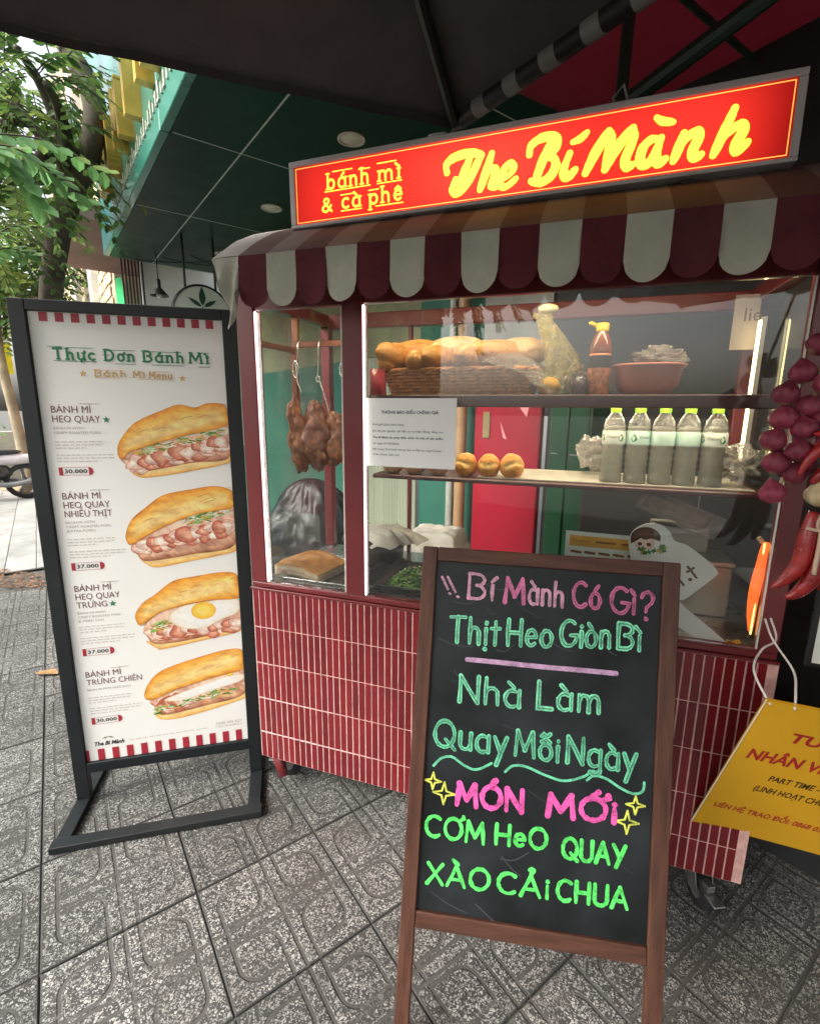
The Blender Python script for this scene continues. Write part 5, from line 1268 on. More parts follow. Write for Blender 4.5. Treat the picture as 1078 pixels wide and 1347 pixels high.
for j, (f_, c) in enumerate(((1, (.60, .30, .10)), (.82, (.75, .55, .32)), (.62, (.78, .62, .42)), (.45, (.66, .40, .28)), (.25, (.76, .60, .40)), (0, (.62, .46, .30)))):
    row = []
    for (u, v) in rim_:
        p = pork(u, v); n = mnoise.noise(Vector((u * 9, v * 9, j * 2))); mb.col = tuple(x * (1 + .3 * n) for x in c); sc = 1 + .015 * n
        row.append(mb.pt((p[0] * sc, p[1] * sc, p[2] * f_)))
    rows_.append(row)
for a, b_ in zip(rows_[:-1], rows_[1:]):
    for k in range(N_): mb.face((a[k], a[(k + 1) % N_], b_[(k + 1) % N_], b_[k]))
mb.face(rows_[-1]); mb.build('meat', mt_, pk_t, smooth=True, vc=True)
# chopped greens
mb = MB(); rr = random.Random(8); gv = vcmat('chopped_onion_greens', .45, .2, 60, .5)
for k in range(620):
    x = rr.uniform(-.085, .085); y = rr.uniform(-.125, .125); hh = .045 * (1 - (x / .10) ** 2) * (1 - (y / .15) ** 2)
    z = .006 + hh * rr.random() ** .4; L = rr.uniform(.015, .05) * (1 if k % 3 else .6); a = rr.uniform(0, 6.28); w = rr.uniform(.0018, .004)
    mb.col = rr.choice([(.06, .20, .02), (.12, .32, .03), (.25, .45, .06), (.45, .60, .16), (.62, .70, .35), (.03, .10, .01)])
    d = Vector((math.cos(a), math.sin(a), rr.uniform(-.35, .35))) * L / 2; c = Vector((x * .86, y * .88, z)); mb.tube([c - d, c + Vector((0, 0, L * .08)), c + d], w, 4)
gx = mb.build('spring_onion', gv, None, vc=True, smooth=True); place(gx, mat=WM[tr2] @ Matrix.Translation((0, 0, .0))); tag(gx, 'heap of chopped spring onions filling the black tray', 'spring onions', kind='stuff')
# dark pot with cloth-covered lid
pot = thing('cooking_pot', 'wide dark pot covered with a pale crumpled cloth at the back of the counter', 'pot', (.30, .44, CT))
potm = M('pot_iron', (.055, .045, .035), .4, metal=.6, var=.3, dirt=.3)
mb = MB(); mb.lathe([(.10, 0), (.125, .01), (.13, .085), (.137, .088), (.137, .094), (.128, .094), (.12, .02), (.0, .012)], 36, closed=False); mb.build('body', potm, pot, smooth=True)
mb = MB(); mb.lathe([(.136, .095), (.134, .102), (.06, .128), (.001, .135)], 36, closed=False); mb.build('lid', potm, pot, smooth=True)
clothm = M('pale_cloth', (.62, .58, .50), .85, var=.12, scale=12, bump=.4, bscale=60, dirt=.2)
mb = MB()
def clf(u, v):
    r = .142 * u; a = v * 2 * math.pi; q = 1 + .13 * math.sin(a * 5 + 1) * u + .06 * math.sin(a * 11) * u; x = r * q * math.cos(a) * 1.15; y = r * q * math.sin(a)
    return (x, y, .150 - .055 * u ** 2.2 + .008 * math.sin(a * 13) * u * u + .016 * mnoise.noise(Vector((x * 25, y * 25, 1))))
mb.grid(clf, 12, 40)
cl = mb.build('cloth', clothm, None, smooth=True); place(cl, loc=(.345, .44, CT)); tag(cl, 'pale crumpled cloth draped over the lid of the dark pot', 'cloth')
# white cloth on a stool behind
mb = MB()
def cl2(u, v):
    x = (u - .5) * .34; y = (v - .5) * .34; e = max(abs(2 * u - 1), abs(2 * v - 1)); z = .905 - max(0, e - .72) * .62 + .012 * mnoise.noise(Vector((x * 18, y * 18, 4)))
    k = 1 + .06 * math.sin(math.atan2(y, x) * 9) * max(0, e - .7) * 3; sh = .82 + .12 * (e > .72); return (x * k * sh + .44, y * k * sh + .93, z)
mb.grid(cl2, 30, 30); o = mb.build('cloth', clothm, None, smooth=True); tag(o, 'white cloth hanging over a stand behind the cart, right of the pot', 'cloth')
mb = MB(); mb.box(.32, .56, .81, 1.05, 0, .89, .01); o = mb.build('storage_box', M('grey_box', (.10, .10, .10), .6)); tag(o, 'tall grey box behind the cart under the white cloth', 'box')
# black plastic wrapped bundle behind the left compartment
blkp = M('black_plastic_film', (.004, .008, .010), .36, var=.3, scale=8, bump=.8, bscale=10, spec=.28)
mb = MB(); rr = random.Random(3)
def bf(u, v):
    a = u * 2 * math.pi; z = v; r = .33 * (1 - .25 * v ** 2) * math.sqrt(max(0, 1 - max(0, v - .72) ** 2 / .08)); n = mnoise.noise(Vector((math.cos(a) * 2, math.sin(a) * 2, z * 4))); r *= 1 + .30 * n + .16 * mnoise.noise(Vector((math.cos(a) * 6, math.sin(a) * 6, z * 9))) + .07 * mnoise.noise(Vector((math.cos(a) * 15, math.sin(a) * 15, z * 22)))
    return (-.50 + r * 1.05 * math.cos(a), 1.30 + r * .6 * math.sin(a), z * 1.07)
mb.grid(bf, 96, 80); o = mb.build('wrapped_bundle', blkp, None, smooth=True); tag(o, 'bulky bundle wrapped in shiny black plastic behind the hanging meat', 'bundle')
# hanging rail and hooks
copper = M('copper_rail', (.20, .075, .04), .4, metal=.4, var=.2, scale=10)
rl = thing('hanging_rail', 'copper coloured rail across the top of the left compartment holding meat hooks', 'rail', (.2, .25, 1.70))
mb = MB(); mb.box(.012, .028, .05, .30, 1.715, 1.735, .002); mb.build('side_bar', copper, rl, world=True)
mb = MB(); mb.box(.012, .285, .301, .312, 1.735, 1.757, .002); mb.build('cross_bar', copper, rl, world=True)
mb = MB(); mb.box(.008, .034, .300, .322, 1.36, 1.734, .003); mb.box(.008, .034, .313, .335, 1.758, 1.85, .003); mb.build('upright', copper, rl, world=True)
wire = M('hook_steel', (.62, .62, .56), .25, metal=.9, var=.1)
def hook(pts, label):
    mb = MB(); mb.tube(smoothline([Vector(p) for p in pts], 5), .0028, 8); return solo(mb, 'meat_hook', wire, label, 'hook', pts[0], 'steel hooks hanging in the left compartment', smooth=True)
hy = .29
def loop(cx_, cz_, rx, rz_, n=14, y=hy): return [(cx_ + rx * math.sin(2 * math.pi * k / n), y + .002 * k / n, cz_ + rz_ * math.cos(2 * math.pi * k / n)) for k in range(n + 1)]
hook([(.055, hy + .02, 1.762), (.050, hy, 1.745), (.046, hy, 1.69)] + loop(.036, 1.652, .012, .030) + [(.042, hy, 1.61), (.052, hy, 1.585), (.058, hy, 1.565)], 'steel wire hook with oval eye holding the roast meat')
hook([(.148, hy + .02, 1.765), (.142, hy - .002, 1.745), (.136, hy, 1.66)] + loop(.133, 1.615, .008, .011) + [(.150, hy, 1.58), (.170, hy, 1.52), (.178, hy, 1.485), (.172, hy, 1.462)], 'thin middle steel wire hook with small eye hanging empty')
hook([(.262, hy + .02, 1.765), (.256, hy - .002, 1.745), (.243, hy, 1.70)] + loop(.242, 1.648, .016, .030) + [(.240, hy, 1.60), (.256, hy, 1.52), (.258, hy, 1.475), (.240, hy, 1.455), (.215, hy, 1.465), (.196, hy, 1.492)], 'large empty steel hook with oval eye beside the middle post')
# roasted meat
meat = vcmat('roasted_meat', .28, .7, 38, .6, bump=1.2)
def meatlump(c, r, seed, cols, dx=0):
    mb = MB()
    def f(p, d):
        n = .5 + .45 * mnoise.noise(p * 24 + Vector((seed * 3, 1, 2))) + .3 * mnoise.noise(p * 70); k = n; a, b_, e = cols; q = tuple(a[i] + (b_[i] - a[i]) * min(1, k * 1.6) for i in range(3))
        if n > .62: q = tuple(q[i] + (e[i] - q[i]) * min(1, (n - .62) * 5) for i in range(3))
        mb.col = q; t = d.z; p.x *= (1 - .35 * max(0, t)); p.x += dx * (1 - t) * .5; 
        return p + Vector((d.x, d.y, d.z * .4)) * (.014 * mnoise.noise(p * 16 + Vector((seed, 0, 0))) + .009 * mnoise.noise(p * 42 + Vector((seed, 0, 0))) + .003 * mnoise.noise(p * 110))
    mb.blob(c, r, 56, 60, .16, 1.6, seed, f); mb.col = (1, 1, 1); return mb
mt = thing('roasted_meat', 'dark brown glazed roast meat hanging from the hook in the left compartment', 'roast meat', (.10, .29, 1.27))
meatlump((.040, .26, 1.405), (.040, .035, .150), 1.3, ((.07, .018, .008), (.28, .085, .025), (.50, .22, .07)), .03).build('rib_piece', meat, mt, world=True, smooth=True, vc=True)
meatlump((.118, .285, 1.405), (.066, .045, .140), 4.1, ((.08, .022, .014), (.22, .075, .035), (.40, .18, .08)), .01).build('shoulder_piece', meat, mt, world=True, smooth=True, vc=True)
meatlump((.198, .30, 1.39), (.058, .038, .105), 7.7, ((.07, .018, .010), (.24, .085, .032), (.38, .18, .07)), 0).build('belly_piece', meat, mt, world=True, smooth=True, vc=True)
# wicker basket with loaves
wick = M('wicker', (.56, .26, .09), .5, var=.35, scale=60, bump=.3)
S1 = 1.5485; S2 = 1.2975
bx0, bx1, by0, by1 = .455, .965, .115, .375
bk = thing('wicker_basket', 'oval brown wicker basket full of baguettes on the upper shelf', 'basket', ((bx0 + bx1) / 2, (by0 + by1) / 2, S1))
mb = MB(); a_, b__ = (bx1 - bx0) / 2, (by1 - by0) / 2
def brim(t, e): c_, s_ = math.cos(t), math.sin(t); q = (abs(c_) ** 4 + abs(s_) ** 4) ** (-1 / 4); return (a_ + e) * q * c_, (b__ + e) * q * s_
nst = 64; nw = 7
for j in range(nw):
    z = .006 + j * .0105; e = -.022 + .0036 * j; P = []
    for k in range(nst * 2 + 1):
        t = math.pi * k / nst; w = .0045 * (1 if (k + j * 1) % 4 < 2 else -1); x, y = brim(t, e + w); P.append((x, y, z))
    mb.tube(P, .0055, 6, cap=False)
mb.build('weave', wick, bk, smooth=True, kind='stuff')
mb = MB()
for k in range(nst):
    t = 2 * math.pi * (k + .5) / nst; x, y = brim(t, -.024); x1, y1 = brim(t, .002); mb.tube([(x, y, .001), (x1, y1, .078)], .003, 5)
mb.build('stake', wick, bk, smooth=True, kind='stuff')
mb = MB(); mb.box(-a_ + .03, a_ - .03, -b__ + .03, b__ - .03, 0.0005, .006, .002); mb.build('base', wick, bk)
mb = MB()
for ph in (0, 1.57, 3.14): mb.tube([(*brim(2 * math.pi * k / 160, .001), 0) for k in range(161)] and [(brim(2 * math.pi * k / 160, .003 + .004 * math.cos(k * .9 + ph))[0], brim(2 * math.pi * k / 160, .003 + .004 * math.cos(k * .9 + ph))[1], .080 + .004 * math.sin(k * .9 + ph)) for k in range(161)], .005, 6, cap=False)
mb.build('braided_rim', wick, bk, smooth=True)
bl = [((.495, .17, S1 + .115), (.075, .040, .038), (0, .15, 1.2), 'fat golden baguette at the left end of the basket, upright cut side out'),
      ((.560, .235, S1 + .135), (.095, .040, .036), (0, .0, .1), 'golden baguette lying on top at the left of the basket'),
      ((.640, .18, S1 + .105), (.085, .042, .038), (0, 0, 1.35), 'baguette pointing at the viewer in the middle of the basket'),
      ((.695, .24, S1 + .140), (.090, .040, .040), (0, 0, .4), 'pale floury baguette on top in the middle of the basket'),
      ((.745, .17, S1 + .105), (.080, .040, .036), (0, 0, 1.5), 'baguette end beside the pale one in the basket'),
      ((.830, .20, S1 + .120), (.095, .042, .038), (0, 0, .7), 'brown baguette near the right end of the basket'),
      ((.905, .26, S1 + .130), (.080, .045, .040), (0, 0, .2), 'pinkish pale baguette on top at the right end of the basket'),
      ((.585, .16, S1 + .095), (.075, .038, .035), (0, 0, 1.6), 'darker baguette end tucked behind the basket rim')]
for k, (c, r, rot, lb) in enumerate(bl):
    cols = ((.44, .17, .035), (.70, .38, .10), (.82, .60, .28)) if k not in (3, 6) else ((.55, .32, .14), (.76, .55, .28), (.85, .74, .5))
    c = (c[0], c[1], c[2] + .014); r = tuple(x * 1.14 for x in r)
    bread_loaf(c, r, rot, k * 1.37 + .3, 'baguette', lb, 'baguettes in the wicker basket', cols)
bread_loaf((.432 + .045, .14, S1 + .105), (.030, .034, .028), (0, 0, 0), 5.5, 'bread_roll', 'small round golden roll at the left of the basket', None)
# plastic film over the right part of the basket
film = glassmat('plastic_film', tint=(.96, .96, .94), rough=.12, boost=1.7, veil=.16, bump=1., bscale=28, body=(.75, .72, .62))
mb = MB(); mb.grid(lambda u, v: (.80 + .21 * u + .02 * math.sin(v * 7), .105 + .24 * v, S1 + .185 - .10 * u * u - .09 * (1 - v) ** 2 + .014 * mnoise.noise(Vector((u * 6, v * 8, 3)))), 26, 22)
tag(mb.build('plastic_bag', film, None, smooth=True), 'crinkled clear plastic bag lying over the right end of the bread basket', 'plastic bag')
# little red packet
mb = MB(); mb.grid(lambda u, v: (.425 + .055 * u, .115 + .022 * math.sin(math.pi * u) * math.sin(math.pi * v) * -1, S1 + .001 + .085 * v), 8, 10); mb.grid(lambda u, v: (.48 - .055 * u, .125 + .022 * math.sin(math.pi * u) * math.sin(math.pi * v), S1 + .001 + .085 * v), 8, 10)
tag(mb.build('snack_packet', M('packet_red', (.52, .06, .07), .3, var=.5, scale=25, coat=.4), None, smooth=True), 'small red and pink packet left of the bread basket', 'packet')
# golden lump of oil pouch on the shelf right of basket
yfilm = glassmat('oil_film', tint=(.93, .87, .42), rough=.05, boost=2.2, veil=.10, bump=1., bscale=34, body=(.75, .66, .12))
mb = MB()
def pouch(u, v):
    a = u * 2 * math.pi; r = (.055 * (1 - v) ** .8 + .016 + .010 * (v > .93)) * (1 + .22 * mnoise.noise(Vector((math.cos(a) * 2.5, math.sin(a) * 2.5, v * 5)))); return (1.035 - .055 * v + .02 * math.sin(v * 4) + r * math.cos(a), .19 + r * .7 * math.sin(a), S1 + .001 + .245 * v)
mb.grid(pouch, 30, 40); tag(mb.build('oil_bag', yfilm, None, smooth=True), 'tall twisted clear bag of yellow oil between the basket and sauce bottle', 'bag')
mb = MB(); mb.blob((.982, .19, S1 + .258), (.030, .022, .014), 16, 10, .15, 3, 2.); tag(mb.build('knotted_bag_top', M('pale_rubber', (.60, .56, .30), .4), None, smooth=True), 'pale knotted top of the tall yellow oil bag', 'bag knot')
mb = MB(); mb.blob((1.0, .15, S1 + .028), (.036, .03, .027), 16, 12, .1, 2, 8.); tag(mb.build('lemon', M('lemon_skin', (.66, .38, .05), .4, var=.2, scale=20), None, smooth=True), 'round orange-yellow fruit on the upper shelf beside the oil bag', 'fruit')
# sauce cup
clear = glassmat('clear_plastic', tint=(.98, .985, .97), boost=1.1, ior=1.5, bump=.35, bscale=40, veil=.05, body=(.7, .75, .72))
cup = thing('sauce_cup', 'small glass of dark red sauce on the upper shelf left of the sauce bottle', 'cup', (1.088, .13, S1))
mb = MB(); mb.lathe([(.018, 0), (.020, .002), (.026, .062), (.024, .062), (.017, .004)], 24, closed=False); mb.build('glass', clear, cup, smooth=True)
mb = MB(); mb.lathe([(.001, .004), (.0168, .004), (.0225, .046), (.001, .046)], 24, closed=False); mb.build('sauce', M('dark_sauce', (.07, .010, .006), .15), cup, smooth=True)
def packet_lump(c, col, label): 
    mb = MB(); mb.blob(c, (.034, .02, .045), 20, 16, .3, 4, c[0] * 5); tag(mb.build('snack_packet', M('gold_packet', col, .3, var=.6, scale=40, coat=.3), None, smooth=True), label, 'packet')
packet_lump((1.072, .20, S1 + .046), (.34, .24, .13), 'crumpled gold and black packet behind the sauce cup')
# sauce bottle
bt = thing('sauce_bottle', 'sauce bottle with yellow cap and orange label on the upper shelf', 'bottle', (1.140, .15, S1))
ambg = M('amber_sauce', (.24, .07, .025), .15, var=.1, coat=.5)
mb = MB(); mb.lathe([(.030, 0), (.032, .004), (.032, .105), (.031, .112), (.029, .118)], 28); mb.build('body', M('bottle_label_orange', (.55, .20, .08), .4, var=.5, scale=55), bt, smooth=True)
mb = MB(); mb.lathe([(.0325, .078), (.0325, .112)], 28, closed=False); mb.build('label_band', M('black_band', (.02, .018, .018), .4), bt, smooth=True)
mb = MB(); mb.lathe([(.0290, .118), (.031, .125), (.028, .150), (.016, .178), (.014, .184)], 28, closed=False); mb.build('shoulder', ambg, bt, smooth=True)
mb = MB(); mb.lathe([(.0175, .180), (.018, .182), (.018, .202), (.001, .203)], 24, closed=False); mb.tube([(-.016, 0, .196), (-.032, -.004, .204), (-.038, -.004, .202)], .006, 8); mb.build('cap', M('yellow_cap', (.72, .50, .01), .35), bt, smooth=True)
# pink bowl with plastic bag
pb_ = thing('plastic_bowl', 'salmon pink plastic bowl on the upper shelf right of the sauce bottle', 'bowl', (1.273, .20, S1))
pinkp = M('salmon_plastic', (.62, .23, .17), .32, var=.05, coat=.3)
mb = MB(); mb.lathe([(.058, 0), (.062, .002), (.084, .030), (.093, .074), (.100, .080), (.101, .085), (.096, .086), (.090, .078), (.080, .032), (.058, .006), (.001, .005)], 44, closed=False, sq=2.6); mb.build('shell', pinkp, pb_, smooth=True)
mb = MB(); mb.lathe([(.100, .081), (.103, .083), (.100, .088), (.097, .087)], 44, closed=False, sq=2.6); mb.build('rim', pinkp, pb_, smooth=True)
wfilm = glassmat('white_film', tint=(.95, .95, .93), rough=.2, boost=2., veil=.28, bump=1., bscale=20, body=(.72, .70, .62))
def crumple(name, c, r, seed, label, mat=wfilm, amp=.55):
    mb = MB(); mb.blob(c, r, 40, 30, amp, 2.6, seed); z0 = min(v.z for v in mb.v); mb.v = [v + Vector((0, 0, c[2] - r[2] - z0)) for v in mb.v]; return tag(mb.build(name, mat, None, smooth=True), label, 'plastic bag')
crumple('plastic_bag', (1.305, .24, S1 + .098), (.065, .05, .035), 3., 'crumpled clear bag sitting in the pink bowl')
crumple('plastic_bag', (1.525, .20, S2 + .048), (.062, .08, .045), 5., 'large crumpled clear bag on the lower shelf right of the water bottles')
crumple('plastic_bag', (1.15, .32, S2 + .055), (.05, .06, .05), 9., 'crumpled clear bag behind the leftmost water bottle')
# round rolls on the lower shelf
for k, (x, r, lb) in enumerate(((.757, .040, 'round golden roll on the lower shelf, next to the taped notice'), (.832, .039, 'middle of the three round golden rolls on the lower shelf'), (.905, .041, 'rightmost round golden roll with a split top, lower shelf'))):
    bread_loaf((x, .130, 1.292 + r * .92), (r * .93, r, r), (R(75), 0, R(15 * (k - 1))), k * 2.1 + 9, 'bread_roll', lb, 'round rolls on the lower shelf', ((.50, .17, .02), (.76, .36, .05), (.84, .58, .20)))
for k, x in enumerate((.505, .585, .665)):
    bread_loaf((x, .125, 1.292 + .026), (.036, .036, .028), (0, 0, k), k * 3.3 + 2, 'bread_roll', ['pale roll under the notice, nearest the middle post', 'pale roll under the middle of the notice', 'pale roll under the right part of the notice'][k], 'round rolls on the lower shelf', ((.60, .38, .20), (.75, .55, .34), (.82, .68, .5)))
# water bottles
water = M('bottle_water', (.82, .81, .70), .12, var=.2, scale=45, alpha=.7, bump=.04, bscale=60)
_nt = water.node_tree; _p = _nt.nodes['Principled BSDF']; _t = _nt.nodes.new('ShaderNodeBsdfTranslucent'); _t.inputs[0].default_value = (.88, .87, .76, 1); _m = _nt.nodes.new('ShaderNodeMixShader'); _m.inputs[0].default_value = .5
_nt.links.new(_p.outputs[0], _m.inputs[1]); _nt.links.new(_t.outputs[0], _m.inputs[2]); _nt.links.new(_m.outputs[0], [n for n in _nt.nodes if n.type == 'OUTPUT_MATERIAL'][0].inputs[0])
capm = M('lime_cap', (.27, .62, .03), .4, var=.05); labm = M('pale_mint_label', (.52, .72, .64), .4, var=.06); labw = M('pale_label', (.62, .68, .62), .4, var=.06); ink = M('label_ink', (.02, .05, .06), .5); inkg = M('label_green', (.02, .20, .08), .5)
def water_bottle(P, lab, txt, label, rz):
    t = thing('water_bottle', label, 'water bottle', P, rz, 'water bottles on the lower shelf')
    prof = [(.024, .002), (.029, .0), (.0315, .006), (.0305, .022), (.0285, .028), (.0300, .036), (.0288, .046), (.0302, .055), (.0288, .064), (.0304, .074), (.0290, .084), (.0308, .096), (.0285, .104), (.0315, .112), (.0315, .150), (.0300, .156), (.0305, .162), (.026, .180), (.0175, .194), (.0125, .202), (.0125, .208)]
    mb = MB(); mb.lathe(prof, 30, closed=False); mb.build('body', clear, t, smooth=True)
    mb = MB(); mb.lathe([(.001, .003)] + [(r - .0012, z) for r, z in prof[1:17]] + [(.001, .166)], 30, closed=False); mb.build('water', water, t, smooth=True)
    mb = MB(); mb.lathe([(.0320, .112), (.0322, .113), (.0322, .150), (.0320, .151)], 30, closed=False); lb_ = mb.build('label', lab, t, smooth=True)
    mb = MB(); m2 = MB(); type_mesh(m2, txt, -.014, .028, .0085, lambda u, v, o_: (u, v, 0), width=.034)
    g = lambda u, v: (.0326 * math.sin(u / .0325), -.0326 * math.cos(u / .0325), .158 - v)
    ids = [mb.pt(g(v.x, v.y)) for v in m2.v]
    for f in m2.f: mb.face([ids[i] for i in f])
    mb.build('text', ink, lb_); mb = MB()
    for u0 in (-.030, .026): mb.face([mb.pt(g(u0 + a, .027 + b_)) for a, b_ in ((0, -.012), (.006, -.004), (.009, .004), (.004, .010), (-.004, .010), (-.009, .002))])
    mb.build('leaf_print', inkg, lb_)
    mb = MB(); mb.lathe([(.0142, .203), (.0150, .204), (.0150, .222), (.0140, .2235), (.001, .2235)], 26, closed=False); mb.build('cap', capm, t, smooth=True)
    return t
bx = [1.196, 1.262, 1.326, 1.390, 1.456]
for k, x in enumerate(bx):
    water_bottle((x, .135 + .004 * (k % 2), S2 + .0002), labw if k in (0, 4) else labm, 'Dasani', ['leftmost', 'second from the left', 'middle', 'fourth from the left', 'rightmost'][k] + ' of the five green-capped water bottles on the lower shelf', R([0, 40, -160, 150, -8][k] - 12))
# notice taped to the inside of the glass
nt = thing('taped_notice', 'white printed price notice taped to the glass beside the middle post', 'notice', (.602, .0105, 1.325))
mb = MB(); mb.box(-.148, .148, .0, .0007, 0, .212); pg = mb.build('sheet', M('copy_paper', (.80, .79, .77), .6, var=.02), nt)
nf2 = lambda u, v, off: (u - .148, -.0004 + off, .212 - v)
mb = MB(); type_mesh(mb, 'THÔNG BÁO ĐIỀU CHỈNH GIÁ', .148, .047, .0085, nf2, 0, width=.185, align='CENTER', bold=.03)
for v, t, w in ((.083, 'Kính gửi Quý khách hàng,', .105), (.103, 'Do chi phí nguyên vật liệu có sự biến động, tăng cao,', .232), (.123, 'The Bí Mành xin phép điều chỉnh giá một số sản phẩm', .230), (.142, 'từ ngày 01/05/2024.', .09), (.160, 'Rất mong Quý khách thông cảm và tiếp tục ủng hộ quán.', .228), (.177, 'Trân thành cảm ơn!', .09)):
    type_mesh(mb, t, .026, v, .0056, nf2, 0, width=w, bold=.03 if v == .123 else .01)
mb.build('text', M('toner', (.03, .03, .035), .6), pg)
# printed card and cut-out fan at the bottom
cdm = M('card_cream', (.64, .68, .60), .5, var=.05)
cd = thing('printed_card', 'cream card with an orange banner standing behind the chalkboard in the cart', 'card', (1.195, .085, CT), R(-2))
mb = MB(); mb.box(-.112, .112, 0, .003, 0, .275, .0005); c_ = mb.build('sheet', cdm, cd)
mb = MB(); kf2 = lambda u, v, off: (u - .112, -.0004 + off, .275 - v); mb.poly([(.012, .012), (.212, .012), (.212, .045), (.012, .045)], kf2); mb.build('banner_print', M('print_orange', (.62, .33, .05), .45), c_)
mb = MB(); type_mesh(mb, 'Minigame', .02, .032, .009, kf2, -.0004); mb.ribbon([(.09, .028), (.14, .028)], .006, kf2, -.0004); mb.ribbon([(.16, .028), (.20, .028)], .006, kf2, -.0004)
for k in range(5): mb.ribbon([(.02 + .04 * k, .062), (.045 + .04 * k, .064)], .008, kf2, -.0004)
mb.build('print', M('print_brown2', (.22, .09, .03), .5), c_)
fn = thing('cutout_sign', 'white cut-out paddle sign with a cartoon boy and brown letters, leaning inside the glass', 'sign', (1.50, .04, CT + .002))
fo = [(-.235, .215), (-.245, .265), (-.235, .300), (-.205, .322), (-.170, .322), (-.145, .305), (-.130, .280), (-.105, .272), (-.085, .262), (-.035, .225), (-.018, .205), (-.020, .190), (-.085, .115), (-.100, .105), (.020, .010), (.018, .0), (.0, -.002), (-.040, .0), (-.165, .075), (-.215, .12)]
P = smoothline([Vector(p) for p in fo], 4, True)
mb = MB(); mb.poly([(p.x, p.y) for p in P][::-1], lambda u, v, off: (u, off, v), 0, .004); mb.build('board', M('foam_board', (.72, .72, .66), .5, var=.03), fn)
ff = lambda u, v, off: (u, -.0006 + off, v)
mb = MB(); vcp = vcmat('cartoon_print', .5, .05, 30, .3)
fl2 = lambda u, v, off: (u, -.0006 + off, v)
shaded_poly(mb, [(-.205 + .026 * math.cos(a), .268 + .021 * math.sin(a)) for a in [2 * math.pi * q / 10 for q in range(10)]], fl2, -.0001, [(0, (.55, .28, .20)), (.12, (.78, .52, .42)), (.5, (.82, .60, .50))])
shaded_poly(mb, [(-.238, .262), (-.240, .290), (-.222, .308), (-.195, .312), (-.170, .298), (-.166, .275), (-.182, .283), (-.205, .276), (-.222, .284)], fl2, -.0002, [(0, (.05, .02, .015)), (.2, (.10, .045, .03)), (.6, (.14, .07, .045))])
for u in (-.216, -.193): shaded_poly(mb, [(u + .006 * math.cos(a), .263 + .0055 * math.sin(a)) for a in [2 * math.pi * q / 8 for q in range(8)]], fl2, -.0003, [(0, (.06, .02, .02)), (.5, (.12, .05, .04))], sub=3)
mb.col = (.45, .12, .10); mb.ribbon([(-.207, .253), (-.200, .252)], .002, fl2, -.0004)
for k in range(14):
    r_ = random.Random(k); cu, cv = r_.uniform(-.225, -.150), r_.uniform(.236, .250) + (.015 if k > 9 else 0); cu = cu if k <= 9 else r_.uniform(-.172, -.152)
    mb.col = r_.choice([(.03, .14, .03), (.06, .22, .05), (.55, .28, .05), (.45, .32, .08)]); star(mb, cu, -cv, .009, lambda u, v, off: (u, -.0006 + off, -v), -.0005 - .00003 * k, n=4, inner=.5, rot=k)
mb.col = (1, 1, 1); mb.build('boy_picture', vcp, fn, vc=True)
mb = MB(); ca, sa = math.cos(R(40)), math.sin(R(40))
def ft_(u, v, off): return (-.150 + u * ca + v * sa * 1., -.0012 + off, .135 + u * sa - v * ca)
word(mb, 'ult', .0, .105, .02, .042, .0062, ft_, 0, gap=.45)
for u in (.043, .078): mb.ribbon([(u, .015), (u + .001, .015)], .010, ft_, -.001)
mb.build('lettering', M('print_brown3', (.13, .045, .03), .5), fn)
# steel box and carton behind, wrapped cake hanging, rubber band
sb = thing('steel_box', 'dull steel box standing behind the cut-out sign', 'box', (1.475, .30, CT))
mb = MB(); mb.box(-.10, .10, -.06, .10, 0, .165, .004); mb.build('body', M('dull_steel', (.36, .35, .27), .35, metal=.5, var=.2, scale=4, dirt=.2), sb)
mb = MB(); mb.box(-.105, .105, -.065, .105, .1655, .18, .003); mb.build('lid', M('dull_steel_lid', (.46, .45, .36), .35, metal=.5), sb)
mb = MB(); mb.box(1.36, 1.52, .33, .45, CT + .182, CT + .262, .003); tag(mb.build('carton', M('grey_carton', (.34, .33, .27), .7, dirt=.2)), 'small grey carton on top of the steel box', 'carton')
mb = MB(); mb.T = Matrix.Translation((1.40, .24, 1.205)) @ Matrix.Rotation(R(21), 4, 'Y'); mb.box(-.095, .095, -.03, .03, -.030, .030, .012)
wc = thing('wrapped_cake', 'brown loaf cake in clear wrapper hanging under the lower shelf', 'packaged cake', (1.40, .24, 1.205))
mb.build('cake', M('brown_cake', (.26, .15, .09), .35, var=.4, scale=30, coat=.4), wc, world=True, angle=40)
mb = MB(); mb.T = Matrix.Translation((1.40, .24, 1.205)) @ Matrix.Rotation(R(21), 4, 'Y'); mb.grid(lambda u, v: (-.115 + .24 * u, -.034 + .004 * math.sin(u * 30) , -.036 + .072 * v), 30, 6); mb.build('wrapper', film, wc, world=True, smooth=True)
mb = MB(); mb.tube([(1.33, .24, 1.24), (1.33, .24, 1.277)], .002, 5); mb.tube([(1.46, .24, 1.20), (1.46, .24, 1.277)], .002, 5); mb.build('string', M('clear_string', (.5, .5, .45), .3), wc, world=True)
mb = MB(); mb.tube([(1.545 + .013 * math.cos(t), .05 + .010 * math.sin(t), CT + .003 + .003 * math.sin(3 * t)) for t in [k * math.pi / 6 for k in range(13)]], .0022, 6, cap=False); mb.tube([(1.553 + .009 * math.cos(t), .045 + .009 * math.sin(t), CT + .008 + .003 * math.sin(2 * t)) for t in [k * math.pi / 6 for k in range(13)]], .0022, 6, cap=False)
tag(mb.build('rubber_band', M('yellow_rubber', (.70, .42, .02), .5), None, smooth=True), 'yellow rubber bands on the counter by the paddle sign', 'rubber band')
